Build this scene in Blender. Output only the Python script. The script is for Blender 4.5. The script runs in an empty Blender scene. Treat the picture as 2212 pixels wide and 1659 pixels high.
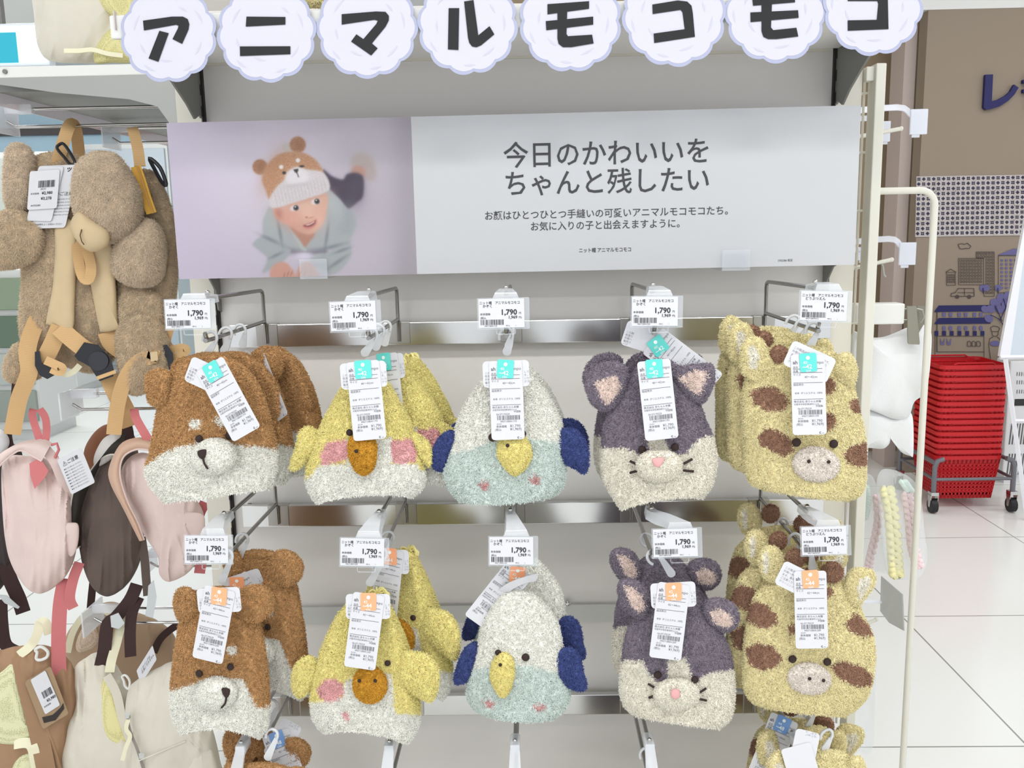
import bpy, bmesh, math, random
import numpy as np
from mathutils import Vector, Matrix

# ------------------------------------------------------------------ camera
W, H, F = 2212.0, 1659.0, 1950.0
CAM = np.array([0.0235, -1.7921, 1.35])
YAW, PITCH, ROLL = -0.0232, 0.1659, -0.0188
_cy, _sy, _cp, _sp, _cr, _sr = math.cos(YAW), math.sin(YAW), math.cos(PITCH), math.sin(PITCH), math.cos(ROLL), math.sin(ROLL)
FW = np.array([_sy * _cp, _cy * _cp, -_sp])
_r = np.array([_cy, -_sy, 0.0])
_u = np.cross(_r, FW)
RT = _r * _cr + _u * _sr
UP = -_r * _sr + _u * _cr
SC = bpy.context.scene
COL = SC.collection
cam = bpy.data.cameras.new('camera')
cam.sensor_fit = 'HORIZONTAL'; cam.sensor_width = 36.0; cam.lens = F / W * 36.0
cam.clip_start = 0.05; cam.clip_end = 100
camo = bpy.data.objects.new('camera', cam); COL.objects.link(camo)
mw = Matrix.Identity(4)
for i in range(3):
    mw[i][0] = RT[i]; mw[i][1] = UP[i]; mw[i][2] = -FW[i]; mw[i][3] = CAM[i]
camo.matrix_world = mw
SC.camera = camo
SC.view_settings.view_transform = 'Standard'
SC.view_settings.look = 'None'
SC.view_settings.gamma = 1.0
SC.view_settings.use_curve_mapping = False
SC.view_settings.exposure = 0.31

# ------------------------------------------------------------------ light
world = bpy.data.worlds.new('store_ambient'); SC.world = world; world.use_nodes = True
bg = world.node_tree.nodes['Background']
bg.inputs[0].default_value = (0.93, 0.96, 1.0, 1); bg.inputs[1].default_value = 1.0

def area_lamp(name, loc, sx, sy, power, color=(1, 1, 0.995), rot=(0, 0, 0)):
    l = bpy.data.lights.new(name, 'AREA'); l.shape = 'RECTANGLE'; l.size = sx; l.size_y = sy
    l.energy = power; l.color = color
    o = bpy.data.objects.new(name, l); o.location = loc; o.rotation_euler = rot; COL.objects.link(o)
    return o
CEIL = 2.95
for (x, y, p) in ((-1.1, -1.9, 13), (0.4, -1.9, 15), (1.9, -1.9, 13), (-1.1, -3.4, 15), (0.9, -3.4, 15)):
    area_lamp('ceiling_lamp', (x, y, CEIL - 0.06), 1.25, 0.22, p)
for (x, y, p) in ((-2.1, 0.9, 22), (-2.6, 3.2, 12), (-3.4, 5.2, 40), (2.2, 0.6, 21), (2.6, 1.9, 7), (4.6, 1.2, 14)):
    area_lamp('ceiling_lamp', (x, y, CEIL - 0.06), 1.25, 0.22, p)

# ------------------------------------------------------------------ mapping from the picture to the place
def ray(P):
    P = np.asarray(P, float)
    return (P[..., 0:1] - W / 2) / F * RT - (P[..., 1:2] - H / 2) / F * UP + FW
def atv(P, Y):
    d = ray(P); t = (Y - CAM[1]) / d[..., 1:2]
    return CAM + t * d
def at(x, y, Y): return Vector(atv(np.array([x, y]), Y))
def atx(x, y, X):
    d = ray(np.array([x, y])); t = (X - CAM[0]) / d[0]
    return Vector(CAM + t * d)
def atz(x, y, Z):
    d = ray(np.array([x, y])); t = (Z - CAM[2]) / d[2]
    return Vector(CAM + t * d)
def proj(V):
    d = np.asarray(V, float) - CAM; z = d @ FW
    return np.stack([W / 2 + F * (d @ RT) / z, H / 2 - F * (d @ UP) / z], -1)
def mpp(Y): return (Y - CAM[1]) / F * 1.01      # metres per pixel at depth Y

# ------------------------------------------------------------------ materials
def lin(c):
    return tuple((v / 255 / 12.92 if v / 255 <= 0.04045 else ((v / 255 + 0.055) / 1.055) ** 2.4) for v in c)
MATS = {}
def M(name, col, rough=0.55, metal=0.0, var=0.0, vscale=40.0, bump=0.0, bscale=200.0, sheen=0.0, spec=0.5, alpha=1.0, trans=0.0, emit=0.0, ior=1.45, coat=0.0, sss=0.0):
    if name in MATS: return MATS[name]
    m = bpy.data.materials.new(name); m.use_nodes = True
    nt = m.node_tree; b = nt.nodes['Principled BSDF']
    c = lin(col)
    b.inputs['Base Color'].default_value = (*c, 1); b.inputs['Roughness'].default_value = rough
    b.inputs['Metallic'].default_value = metal; b.inputs['Specular IOR Level'].default_value = spec
    b.inputs['IOR'].default_value = ior
    if sheen: b.inputs['Sheen Weight'].default_value = sheen; b.inputs['Sheen Roughness'].default_value = 0.5
    if trans: b.inputs['Transmission Weight'].default_value = trans
    if alpha < 1: b.inputs['Alpha'].default_value = alpha
    if coat: b.inputs['Coat Weight'].default_value = coat; b.inputs['Coat Roughness'].default_value = 0.15
    if emit:
        b.inputs['Emission Color'].default_value = (*c, 1); b.inputs['Emission Strength'].default_value = emit
    tc = None
    if var or bump:
        tc = nt.nodes.new('ShaderNodeTexCoord')
    if var:
        n = nt.nodes.new('ShaderNodeTexNoise'); n.inputs['Scale'].default_value = vscale; n.inputs['Detail'].default_value = 3
        nt.links.new(tc.outputs['Object'], n.inputs['Vector'])
        r = nt.nodes.new('ShaderNodeValToRGB')
        r.color_ramp.elements[0].position = 0.3; r.color_ramp.elements[1].position = 0.7
        r.color_ramp.elements[0].color = (*[v * (1 - var) for v in c], 1)
        r.color_ramp.elements[1].color = (*[min(1, v * (1 + var)) for v in c], 1)
        nt.links.new(n.outputs['Fac'], r.inputs[0]); nt.links.new(r.outputs[0], b.inputs['Base Color'])
    if bump:
        n2 = nt.nodes.new('ShaderNodeTexNoise'); n2.inputs['Scale'].default_value = bscale; n2.inputs['Detail'].default_value = 2
        nt.links.new(tc.outputs['Object'], n2.inputs['Vector'])
        bp = nt.nodes.new('ShaderNodeBump'); bp.inputs['Strength'].default_value = bump; bp.inputs['Distance'].default_value = 0.002
        nt.links.new(n2.outputs['Fac'], bp.inputs['Height']); nt.links.new(bp.outputs[0], b.inputs['Normal'])
    MATS[name] = m
    return m
def clear_mat(name, tint=(245, 248, 250), fac=0.32, rough=0.15):
    """thin clear or milky plastic: part see-through, part glossy white"""
    if name in MATS: return MATS[name]
    m = bpy.data.materials.new(name); m.use_nodes = True; nt = m.node_tree
    b = nt.nodes['Principled BSDF']; out = nt.nodes['Material Output']
    b.inputs['Base Color'].default_value = (*lin(tint), 1); b.inputs['Roughness'].default_value = rough
    t = nt.nodes.new('ShaderNodeBsdfTransparent'); mx = nt.nodes.new('ShaderNodeMixShader')
    t.inputs[0].default_value = (0.96, 0.97, 0.98, 1)
    mx.inputs[0].default_value = fac
    nt.links.new(t.outputs[0], mx.inputs[1]); nt.links.new(b.outputs[0], mx.inputs[2]); nt.links.new(mx.outputs[0], out.inputs[0])
    MATS[name] = m
    return m
def web_mat(name, col, scale=900.0, contrast=0.22, axis='Z'):
    """woven webbing or mesh: fine bands"""
    if name in MATS: return MATS[name]
    m = M(name, col, rough=0.8); nt = m.node_tree; b = nt.nodes['Principled BSDF']
    tc = nt.nodes.new('ShaderNodeTexCoord'); wv = nt.nodes.new('ShaderNodeTexWave')
    wv.bands_direction = axis; wv.inputs['Scale'].default_value = scale / 10; wv.inputs['Distortion'].default_value = 0.6
    nt.links.new(tc.outputs['Object'], wv.inputs['Vector'])
    r = nt.nodes.new('ShaderNodeValToRGB'); c = lin(col)
    r.color_ramp.elements[0].color = (*[v * (1 - contrast) for v in c], 1); r.color_ramp.elements[1].color = (*[min(1, v * (1 + contrast * 0.6)) for v in c], 1)
    nt.links.new(wv.outputs['Fac'], r.inputs[0]); nt.links.new(r.outputs[0], b.inputs['Base Color'])
    return m
def dot_mat(name, col, hole, scale=260.0):
    """sports mesh: rows of dark little holes"""
    if name in MATS: return MATS[name]
    m = M(name, col, rough=0.85); nt = m.node_tree; b = nt.nodes['Principled BSDF']
    tc = nt.nodes.new('ShaderNodeTexCoord'); v = nt.nodes.new('ShaderNodeTexVoronoi'); v.inputs['Scale'].default_value = scale; v.inputs['Randomness'].default_value = 0.25
    nt.links.new(tc.outputs['Object'], v.inputs['Vector'])
    r = nt.nodes.new('ShaderNodeValToRGB'); r.color_ramp.elements[0].position = 0.22; r.color_ramp.elements[1].position = 0.42
    r.color_ramp.elements[0].color = (*lin(hole), 1); r.color_ramp.elements[1].color = (*lin(col), 1)
    nt.links.new(v.outputs['Distance'], r.inputs[0]); nt.links.new(r.outputs[0], b.inputs['Base Color'])
    return m

# ------------------------------------------------------------------ mesh collector
class MB:
    def __init__(s): s.v = []; s.f = []; s.m = []; s.n = 0
    def add(s, V, Fs, mi=0):
        V = np.asarray(V, float).reshape(-1, 3)
        s.v.append(V)
        for f in Fs: s.f.append([i + s.n for i in f]); s.m.append(mi)
        s.n += len(V); return s
    def box(s, a, b, mi=0):
        x0, y0, z0 = [min(p, q) for p, q in zip(a, b)]; x1, y1, z1 = [max(p, q) for p, q in zip(a, b)]
        V = [(x0, y0, z0), (x1, y0, z0), (x1, y1, z0), (x0, y1, z0), (x0, y0, z1), (x1, y0, z1), (x1, y1, z1), (x0, y1, z1)]
        return s.add(V, [(0, 3, 2, 1), (4, 5, 6, 7), (0, 1, 5, 4), (1, 2, 6, 5), (2, 3, 7, 6), (3, 0, 4, 7)], mi)
    def rbox(s, a, b, r=0.003, mi=0, seg=2):
        bm = bmesh.new(); bmesh.ops.create_cube(bm, size=1.0)
        a = Vector([min(p, q) for p, q in zip(a, b)]); c = Vector(b)
        b2 = Vector([max(p, q) for p, q in zip(a, b)])
        for v in bm.verts:
            v.co = Vector([a[i] + (v.co[i] + 0.5) * (b2[i] - a[i]) for i in range(3)])
        r = min(r, min(b2[i] - a[i] for i in range(3)) * 0.45)
        bmesh.ops.bevel(bm, geom=list(bm.edges), offset=r, segments=seg, affect='EDGES', profile=0.5)
        bm.verts.index_update()
        s.add([v.co[:] for v in bm.verts], [[v.index for v in f.verts] for f in bm.faces], mi); bm.free(); return s
    def prism(s, poly, extrude, mi=0):
        """poly: 3-D points of a flat outline, pushed by the vector extrude"""
        P = np.asarray([tuple(p) for p in poly], float); e = np.asarray(tuple(extrude), float); n = len(P)
        nr = np.zeros(3)
        for i in range(n): nr += np.cross(P[i], P[(i + 1) % n])
        if nr @ e > 0: P = P[::-1]
        V = np.vstack([P, P + e])
        Fs = [list(range(n)), list(range(2 * n - 1, n - 1, -1))] + [[(i + 1) % n, i, n + i, n + (i + 1) % n] for i in range(n)]
        return s.add(V, Fs, mi)
    def tube(s, path, r, seg=8, mi=0, caps=True, closed=False, flat=None):
        """sweep a circle (or an ellipse: flat = second radius factor along flat_dir) along a path"""
        P = [Vector(p) for p in path]; n = len(P)
        rr = r if isinstance(r, (list, tuple)) else [r] * n
        V = []; prev = None
        for i in range(n):
            if closed: t = P[(i + 1) % n] - P[i - 1]
            else: t = P[min(i + 1, n - 1)] - P[max(i - 1, 0)]
            if t.length < 1e-9: t = Vector((0, 0, 1))
            t.normalize()
            if prev is None:
                a = Vector((0, 0, 1)) if abs(t.z) < 0.9 else Vector((1, 0, 0))
            else: a = prev
            u = (a - t * a.dot(t)); 
            if u.length < 1e-6: u = t.orthogonal()
            u.normalize(); w = t.cross(u); prev = u
            for k in range(seg):
                q = 2 * math.pi * k / seg
                V.append(tuple(P[i] + (u * math.cos(q) + w * math.sin(q)) * rr[i]))
        Fs = []
        for i in range(n if closed else n - 1):
            j = (i + 1) % n
            for k in range(seg):
                k2 = (k + 1) % seg
                Fs.append((i * seg + k, i * seg + k2, j * seg + k2, j * seg + k))
        if caps and not closed:
            Fs.append(list(range(seg - 1, -1, -1))); Fs.append(list(range((n - 1) * seg, n * seg)))
        return s.add(V, Fs, mi)
    def ribbon(s, path, width, thick, side, mi=0, twist=None):
        """flat strap along a path; side = direction of its width (or one per point)"""
        P = [Vector(p) for p in path]; n = len(P); V = []
        for i in range(n):
            t = (P[min(i + 1, n - 1)] - P[max(i - 1, 0)]).normalized()
            sd = Vector(side[i]) if isinstance(side, list) else Vector(side)
            sd = (sd - t * sd.dot(t)).normalized(); nn = t.cross(sd)
            w = width[i] if isinstance(width, list) else width
            for a, b in ((-1, -1), (1, -1), (1, 1), (-1, 1)):
                V.append(tuple(P[i] + sd * (a * w / 2) + nn * (b * thick / 2)))
        Fs = [(3, 2, 1, 0), tuple(range(4 * n - 4, 4 * n))]
        for i in range(n - 1):
            for k in range(4):
                k2 = (k + 1) % 4
                Fs.append((i * 4 + k, i * 4 + k2, i * 4 + 4 + k2, i * 4 + 4 + k))
        return s.add(V, Fs, mi)
    def ball(s, c, rx, ry=None, rz=None, seg=14, rings=8, mi=0):
        ry = rx if ry is None else ry; rz = rx if rz is None else rz
        V = []; Fs = []
        for i in range(rings + 1):
            a = math.pi * i / rings
            for k in range(seg):
                q = 2 * math.pi * k / seg
                V.append((c[0] + rx * math.sin(a) * math.cos(q), c[1] + ry * math.sin(a) * math.sin(q), c[2] + rz * math.cos(a)))
        for i in range(rings):
            for k in range(seg):
                k2 = (k + 1) % seg
                Fs.append((i * seg + k, (i + 1) * seg + k, (i + 1) * seg + k2, i * seg + k2))
        return s.add(V, Fs, mi)
    def grid(s, V, wrap=False, mi=0, thick=0):
        n, m = V.shape[:2]; Fs = []
        for i in range(n - 1):
            for j in range(m if wrap else m - 1):
                j2 = (j + 1) % m
                Fs.append((i * m + j, i * m + j2, (i + 1) * m + j2, (i + 1) * m + j))
        return s.add(V.reshape(-1, 3), Fs, mi)
    def build(s, name, mats, parent=None, smooth=False, loc=None):
        me = bpy.data.meshes.new(name)
        V = np.vstack(s.v)
        if parent is not None:
            im = np.array(world_mat(parent).inverted()); V = V @ im[:3, :3].T + im[:3, 3]
        elif loc is not None: V = V - np.array(tuple(loc))
        me.from_pydata(V.tolist(), [], s.f)
        for m in (mats if isinstance(mats, (list, tuple)) else [mats]): me.materials.append(m)
        me.polygons.foreach_set('material_index', s.m)
        if smooth:
            me.polygons.foreach_set('use_smooth', [True] * len(me.polygons))
            me.set_sharp_from_angle(angle=math.radians(smooth if smooth is not True else 40))
        me.update()
        o = bpy.data.objects.new(name, me); COL.objects.link(o)
        if parent is not None: o.parent = parent
        elif loc is not None: o.location = loc
        return o
def origin_of(o):
    p = Vector((0, 0, 0))
    while o is not None:
        p += o.location; o = o.parent
    return p
def world_mat(o):
    m = Matrix.Identity(4)
    while o is not None:
        m = o.matrix_basis @ m; o = o.parent
    return m
def thing(name, label, cat, loc=(0, 0, 0), group=None):
    o = bpy.data.objects.new(name, None); COL.objects.link(o); o.location = loc; o.empty_display_size = 0.03
    return tag(o, label, cat, group)
def tag(o, label, cat, group=None, kind=None):
    o['label'] = label; o['category'] = cat
    if group: o['group'] = group
    if kind: o['kind'] = kind
    return o
def struct(o):
    o['kind'] = 'structure'; return o
def kids(o): return [c for c in bpy.data.objects if c.parent == o]
CH = {}
def copy_thing(o, label=None, loc=None, rotz=None, recurse=None):
    c = o.copy(); COL.objects.link(c)
    if label: c['label'] = label
    if loc is not None: c.location = loc
    if rotz is not None: c.rotation_euler = (0, 0, rotz)
    def deep(src, dst):
        for ch in kids(src):
            if recurse and not recurse(ch): continue
            d = ch.copy(); COL.objects.link(d); d.parent = dst; deep(ch, d)
    deep(o, c)
    return c
def cat_rom(P, n, closed=False):
    """smooth curve through points, n samples"""
    P = np.asarray(P, float); k = len(P)
    T = np.linspace(0, k if closed else k - 1, n, endpoint=not closed)
    out = []
    for t in T:
        i = int(min(math.floor(t), (k - 1) if closed else k - 2)); f = t - i
        if closed: a, b, c, d = P[(i - 1) % k], P[i % k], P[(i + 1) % k], P[(i + 2) % k]
        else: a, b, c, d = P[max(i - 1, 0)], P[i], P[min(i + 1, k - 1)], P[min(i + 2, k - 1)]
        out.append(0.5 * ((2 * b) + (c - a) * f + (2 * a - 5 * b + 4 * c - d) * f * f + (3 * b - a - 3 * c + d) * f ** 3))
    return np.array(out)

# ------------------------------------------------------------------ writing
_tc = {}
def glyphs(s, size=1.0, bold=0.0, align='LEFT'):
    key = (s, round(size, 5), bold, align)
    if key in _tc: return _tc[key]
    c = bpy.data.curves.new('t', 'FONT'); c.body = s; c.size = size; c.align_x = align; c.offset = bold * size; c.resolution_u = 2
    o = bpy.data.objects.new('t', c); COL.objects.link(o)
    dg = bpy.context.evaluated_depsgraph_get()
    me = bpy.data.meshes.new_from_object(o.evaluated_get(dg))
    V = np.zeros(len(me.vertices) * 3); me.vertices.foreach_get('co', V); V = V.reshape(-1, 3)
    Fs = [list(p.vertices) for p in me.polygons]
    bpy.data.objects.remove(o); bpy.data.curves.remove(c); bpy.data.meshes.remove(me)
    _tc[key] = (V, Fs)
    return _tc[key]
def write(mb, items, origin, ex, ey, lift=None, mi=0):
    """items: (text, x, y, size, bold, align) in a page frame; ex, ey: the page's axes as 3-D vectors per unit"""
    o = np.array(tuple(origin)); ex = np.array(tuple(ex)); ey = np.array(tuple(ey))
    nn = np.cross(ex, ey); nn = nn / np.linalg.norm(nn)
    for it in items:
        s, x, y, size = it[:4]; bold = it[4] if len(it) > 4 else 0.0; al = it[5] if len(it) > 5 else 'LEFT'
        sq = it[6] if len(it) > 6 else 1.0
        V, Fs = glyphs(s, size, bold, al)
        if len(V) == 0: continue
        P = o + (V[:, :1] * sq + x) * ex + (V[:, 1:2] + y) * ey + nn * (lift or 0)
        mb.add(P, Fs, mi)
def barcode(mb, x, y, w, h, origin, ex, ey, lift=0, seed=1, mi=0):
    rg = random.Random(seed); o = np.array(tuple(origin)); ex = np.array(tuple(ex)); ey = np.array(tuple(ey))
    nn = np.cross(ex, ey); nn = nn / np.linalg.norm(nn) * lift
    t = 0.0; k = 0
    while t < w:
        b = rg.choice((0.011, 0.011, 0.02, 0.03)) * w
        if k % 2 == 0:
            a = x + t; c = min(x + t + b, x + w)
            mb.add([o + a * ex + y * ey + nn, o + c * ex + y * ey + nn, o + c * ex + (y + h) * ey + nn, o + a * ex + (y + h) * ey + nn], [(0, 1, 2, 3)], mi)
        t += b; k += 1
def rrect(w, h, r, n=4, x0=0.0, y0=0.0):
    pts = []
    for cx, cy, a in ((w - r, r, -90), (w - r, h - r, 0), (r, h - r, 90), (r, r, 180)):
        for i in range(n + 1):
            q = math.radians(a + 90 * i / n); pts.append((x0 + cx + r * math.cos(q), y0 + cy + r * math.sin(q)))
    return pts
# ------------------------------------------------------------------ fluffy knit
def nrmz(a): return a / np.maximum(np.linalg.norm(a, axis=-1, keepdims=True), 1e-9)
def sample_grid(V, P, zone, dens, rng, back_dir=None, back_w=0.35):
    """random points on a grid surface: positions, normals, picture coords"""
    a, b, c, d = V[:-1, :-1], V[:-1, 1:], V[1:, 1:], V[1:, :-1]
    pa, pb, pc, pd = P[:-1, :-1], P[:-1, 1:], P[1:, 1:], P[1:, :-1]
    f = lambda q: q.reshape(-1, q.shape[-1])
    a, b, c, d, pa, pb, pc, pd = map(f, (a, b, c, d, pa, pb, pc, pd))
    n = np.cross(c - a, d - b); ar = np.linalg.norm(n, axis=1) * 0.5; n = nrmz(n)
    cen = V.reshape(-1, 3).mean(0)
    if ((n * ((a + c) / 2 - cen)).sum(1) * ar).sum() < 0: n = -n
    w = ar.copy()
    if back_dir is not None: w *= np.where(n @ back_dir > -0.25, 1.0, back_w)
    N = int(w.sum() * dens)
    if N < 1: N = 1
    idx = rng.choice(len(w), N, p=w / w.sum())
    s = rng.random((N, 1)); t = rng.random((N, 1))
    bl = lambda A, B, C_, D: (A[idx] * (1 - s) + B[idx] * s) * (1 - t) + (D[idx] * (1 - s) + C_[idx] * s) * t
    return bl(a, b, c, d), n[idx], bl(pa, pb, pc, pd)
def tuft_arrays(p, n, L, R, rng, droop=0.25, curl=0.9):
    """short curled loops of yarn that stand on the knit"""
    N = len(p)
    tg = rng.normal(size=(N, 3)); tg = nrmz(tg - n * (tg * n).sum(1, keepdims=True))
    d1 = nrmz(n * rng.uniform(0.35, 1.0, (N, 1)) + tg * rng.uniform(0.4, 1.1, (N, 1)) + np.array([0, 0, -droop]))
    tg2 = rng.normal(size=(N, 3))
    d2 = nrmz(d1 + tg2 * 0.5 * curl + np.array([0, 0, -droop]) - n * rng.uniform(0.1, 0.7, (N, 1)))
    l = L * rng.uniform(0.65, 1.3, (N, 1)); r = R * rng.uniform(0.8, 1.2, (N, 1))
    p0 = p - n * R * 0.6; p1 = p0 + d1 * l * 0.5; p2 = p1 + d2 * l * 0.5
    u = nrmz(np.cross(d1, rng.normal(size=(N, 3)))); w = np.cross(d1, u)
    ring = [u * math.cos(q) + w * math.sin(q) for q in (0, 2.0944, 4.18879)]
    V = np.stack([p0 + k * r * 0.8 for k in ring] + [p1 + k * r for k in ring] + [p2 + k * r * 0.5 for k in ring], 1)
    base = np.arange(N)[:, None, None] * 9
    q = np.array([[0, 1, 4, 3], [1, 2, 5, 4], [2, 0, 3, 5], [3, 4, 7, 6], [4, 5, 8, 7], [5, 3, 6, 8]])[None]
    return V.reshape(-1, 3), (q + base).reshape(-1, 4)
def np_mesh(name, V, quads, tris, mq, mt, mats, org, smooth=True):
    me = bpy.data.meshes.new(name)
    me.vertices.add(len(V)); me.vertices.foreach_set('co', (V - org).astype(np.float32).ravel())
    nq, ntr = len(quads), len(tris)
    lv = np.concatenate([quads.ravel(), tris.ravel()]).astype(np.int32)
    me.loops.add(len(lv)); me.loops.foreach_set('vertex_index', lv)
    me.polygons.add(nq + ntr)
    me.polygons.foreach_set('loop_start', np.concatenate([np.arange(nq) * 4, nq * 4 + np.arange(ntr) * 3]).astype(np.int32))
    me.polygons.foreach_set('material_index', np.concatenate([mq, mt]).astype(np.int32))
    if smooth: me.polygons.foreach_set('use_smooth', np.ones(nq + ntr, bool))
    for m in mats: me.materials.append(m)
    me.update(calc_edges=True)
    return me
SEED = [7]
def fuzzy(name, parent, grids, mats, dens=520000, L=0.0045, R=0.00070, tufts=True, view=None, jitter=2.0, droop=0.2, curl=1.3, back_w=0.3):
    """grids: list of (V (n,m,3), P (n,m,2), zone). One mesh: the knit surface and the loops of yarn that stand on it."""
    SEED[0] += 1; rng = np.random.default_rng(SEED[0])
    org = np.array(origin_of(parent)); vs, qs, mq = [], [], []; k = 0
    for V, P, zone in grids:
        n, m = V.shape[:2]
        I = np.arange(n * m).reshape(n, m)
        q = np.stack([I[:-1, :-1], I[:-1, 1:], I[1:, 1:], I[1:, :-1]], -1).reshape(-1, 4)
        cP = (P[:-1, :-1] + P[1:, 1:]).reshape(-1, 2) / 2
        z = np.full(len(q), zone) if np.isscalar(zone) else zone(cP)
        vs.append(V.reshape(-1, 3)); qs.append(q + k); mq.append(z); k += n * m
        if tufts:
            bd = view
            p, nn, pp = sample_grid(V, P, zone, dens, rng, bd, back_w)
            zz = np.full(len(p), zone) if np.isscalar(zone) else zone(pp + rng.normal(size=pp.shape) * jitter)
            tv, tq = tuft_arrays(p, nn, L, R, rng, droop, curl)
            vs.append(tv); qs.append(tq + k); mq.append(np.repeat(zz, 6)); k += len(tv)
    Q = np.vstack(qs)
    me = np_mesh(name, np.vstack(vs), Q, np.zeros((0, 3), int), np.concatenate(mq), np.zeros(0), mats, org)
    o = bpy.data.objects.new(name, me); COL.objects.link(o); o.parent = parent
    return o
class Fr:
    """how the outline of a soft thing stands in the place: its plane at depth Y and the way it faces"""
    def __init__(s, x, y, Y):
        s.Y = Y; s.o = np.array(at(x, y, Y)); d = CAM - s.o; s.dir = d / np.linalg.norm(d)
    def __call__(s, P, dep=0.0):
        P = np.asarray(P, float); dep = np.asarray(dep, float)
        return atv(P, s.Y) + (dep[..., None] if dep.ndim else dep) * s.dir
def lump(P, a, seed, f=0.035):
    """slow folds of soft cloth"""
    rg = random.Random(seed); r = np.zeros(P.shape[:-1])
    for i in range(5):
        k = f * (0.6 + i * 0.45); q = rg.uniform(0, 6.28); ph = rg.uniform(0, 6.28)
        r = r + np.sin((P[..., 0] * math.cos(q) * 1.0 + P[..., 1] * math.sin(q) * 0.55) * k + ph) / (1 + i * 0.7)
    return a * r
def bag_loft(fr, rows, T, seed=1, nr=44, nt=56, top=0.3, power=2.4, fold=0.004, rib=None, inner=0.10, topT=0.45, botT=0.9, creases=()):
    """a hollow soft body open at the bottom. rows: (left x, left y, right x, right y[, sag])"""
    R = np.array([list(r) + [0] * (5 - len(r)) for r in rows], float)
    mid0 = (R[0, :2] + R[0, 2:4]) / 2; hw = R[0, 2:4] - R[0, :2]
    up = np.array([0, -1.0]) * np.linalg.norm(hw) * 0.16
    def cap(k, rise): 
        return np.concatenate([mid0 - hw * k / 2 + up * rise, mid0 + hw * k / 2 + up * rise, [0]])
    R = cat_rom(R, nr)
    caps = [cap(0.04, 1.0), cap(0.35, 0.93), cap(0.66, 0.72), cap(0.88, 0.38)]
    Tk = [0.02, 0.5, 0.8, 0.95]
    n0 = len(caps)
    prof = topT + (1 - topT) * np.clip(np.linspace(0, 1, nr) / 0.45, 0, 1) ** 0.7
    prof *= 1 - (1 - botT) * np.clip((np.linspace(0, 1, nr) - 0.7) / 0.3, 0, 1)
    rowsA = np.vstack([caps, R]); TT = np.concatenate([np.array(Tk) * topT, prof]) * T
    # the hem turns in
    last = R[-1]; hem = []
    m = (last[:2] + last[2:4]) / 2; h = (last[2:4] - last[:2]) / 2
    for k, rise, tf in ((0.985, -3, 0.97), (0.95, -1, 0.85), (0.92, 14, 0.75), (0.9, 60, 0.7)):
        hem.append((np.concatenate([m - h * k - [0, rise], m + h * k - [0, rise], [last[4]]]), TT[-1] * tf))
    rowsA = np.vstack([rowsA] + [h_[0][None] for h_ in hem]); TT = np.concatenate([TT, [h_[1] for h_ in hem]])
    th = np.linspace(0, 2 * math.pi, nt + 1)
    s = np.cos(th); sn = np.sin(th)
    s = np.sign(s) * np.abs(s) ** 0.85
    dprof = np.sign(sn) * (1 - np.abs(s) ** power) ** 0.5
    mid = (rowsA[:, None, :2] + rowsA[:, None, 2:4]) / 2; half = (rowsA[:, None, 2:4] - rowsA[:, None, :2]) / 2
    P = mid + half * s[None, :, None]
    P[..., 1] += rowsA[:, None, 4] * (1 - s[None] ** 2)
    dep = TT[:, None] * dprof[None]
    ff = np.concatenate([np.zeros(n0), np.ones(nr), np.ones(len(hem)) * 0.3])[:, None]
    dep = dep + lump(P, fold, seed) * ff * np.abs(sn)[None]
    for (x1, y1, x2, y2, wd, am) in creases:      # a fold line: raised or sunk band
        a = np.array([x1, y1.__float__()]); b = np.array([x2, float(y2)]); ab = b - a
        t = np.clip(((P - a) @ ab) / (ab @ ab), 0, 1); dd = np.linalg.norm(P - (a + t[..., None] * ab), axis=-1)
        dep = dep + am * np.exp(-(dd / wd) ** 2) * (sn[None] > 0) * ff
    if rib:
        y0, per, amp = rib
        k = np.clip((P[..., 1] - y0) / 12, 0, 1)
        dep = dep + amp * k * np.sin(P[..., 0] * 2 * math.pi / per) * np.sign(sn)[None] * np.minimum(1, np.abs(sn)[None] * 3)
    return fr(P, dep), P
def puff(fr, outline, t, off=0.0, n=44, rings=12, flat=0.3, smooth=True, power=2.0, seed=None, fold=0.0, wr=0.0):
    """a stuffed pad with the given outline, half thickness t, its middle off in front of the frame plane"""
    O = cat_rom(outline, n, True) if smooth else np.asarray(outline, float)
    n = len(O); c = O.mean(0)
    a = np.linspace(0, math.pi, rings * 2 + 1)
    r = np.sin(a) ** 0.9; d = np.cos(a) 
    P = c + (O[None] - c) * r[:, None, None]
    P = np.concatenate([P, P[:, :1]], 1)
    dep = off + t * np.sign(d)[:, None] * (np.abs(d)[:, None] ** 0.9) * np.ones(P.shape[:2])
    if fold: dep = dep + (lump(P, fold, seed or 3, 0.05) + lump(P * np.array([1.0, 0.6]), fold * 0.45, (seed or 3) + 9, 0.15) + wr * fold * (1 - np.abs(np.sin(lump(P * np.array([1.3, 0.5]), 2.2, (seed or 3) + 21, 0.05)))) ** 3) * np.sin(a)[:, None]
    return fr(P, dep), P
def ell(cx, cy, rx, ry, rot=0, n=16):
    q = np.linspace(0, 2 * math.pi, n, endpoint=False); c, s = math.cos(math.radians(rot)), math.sin(math.radians(rot))
    x, y = rx * np.cos(q), ry * np.sin(q)
    return np.stack([cx + x * c - y * s, cy + x * s + y * c], 1)
def inpoly(P, poly):
    poly = np.asarray(poly, float); x, y = P[..., 0], P[..., 1]; r = np.zeros(x.shape, bool); n = len(poly)
    for i in range(n):
        x1, y1 = poly[i]; x2, y2 = poly[(i + 1) % n]
        if y1 == y2: continue
        c = ((y1 > y) != (y2 > y)) & (x < (x2 - x1) * (y - y1) / (y2 - y1) + x1)
        r ^= c
    return r
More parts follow.
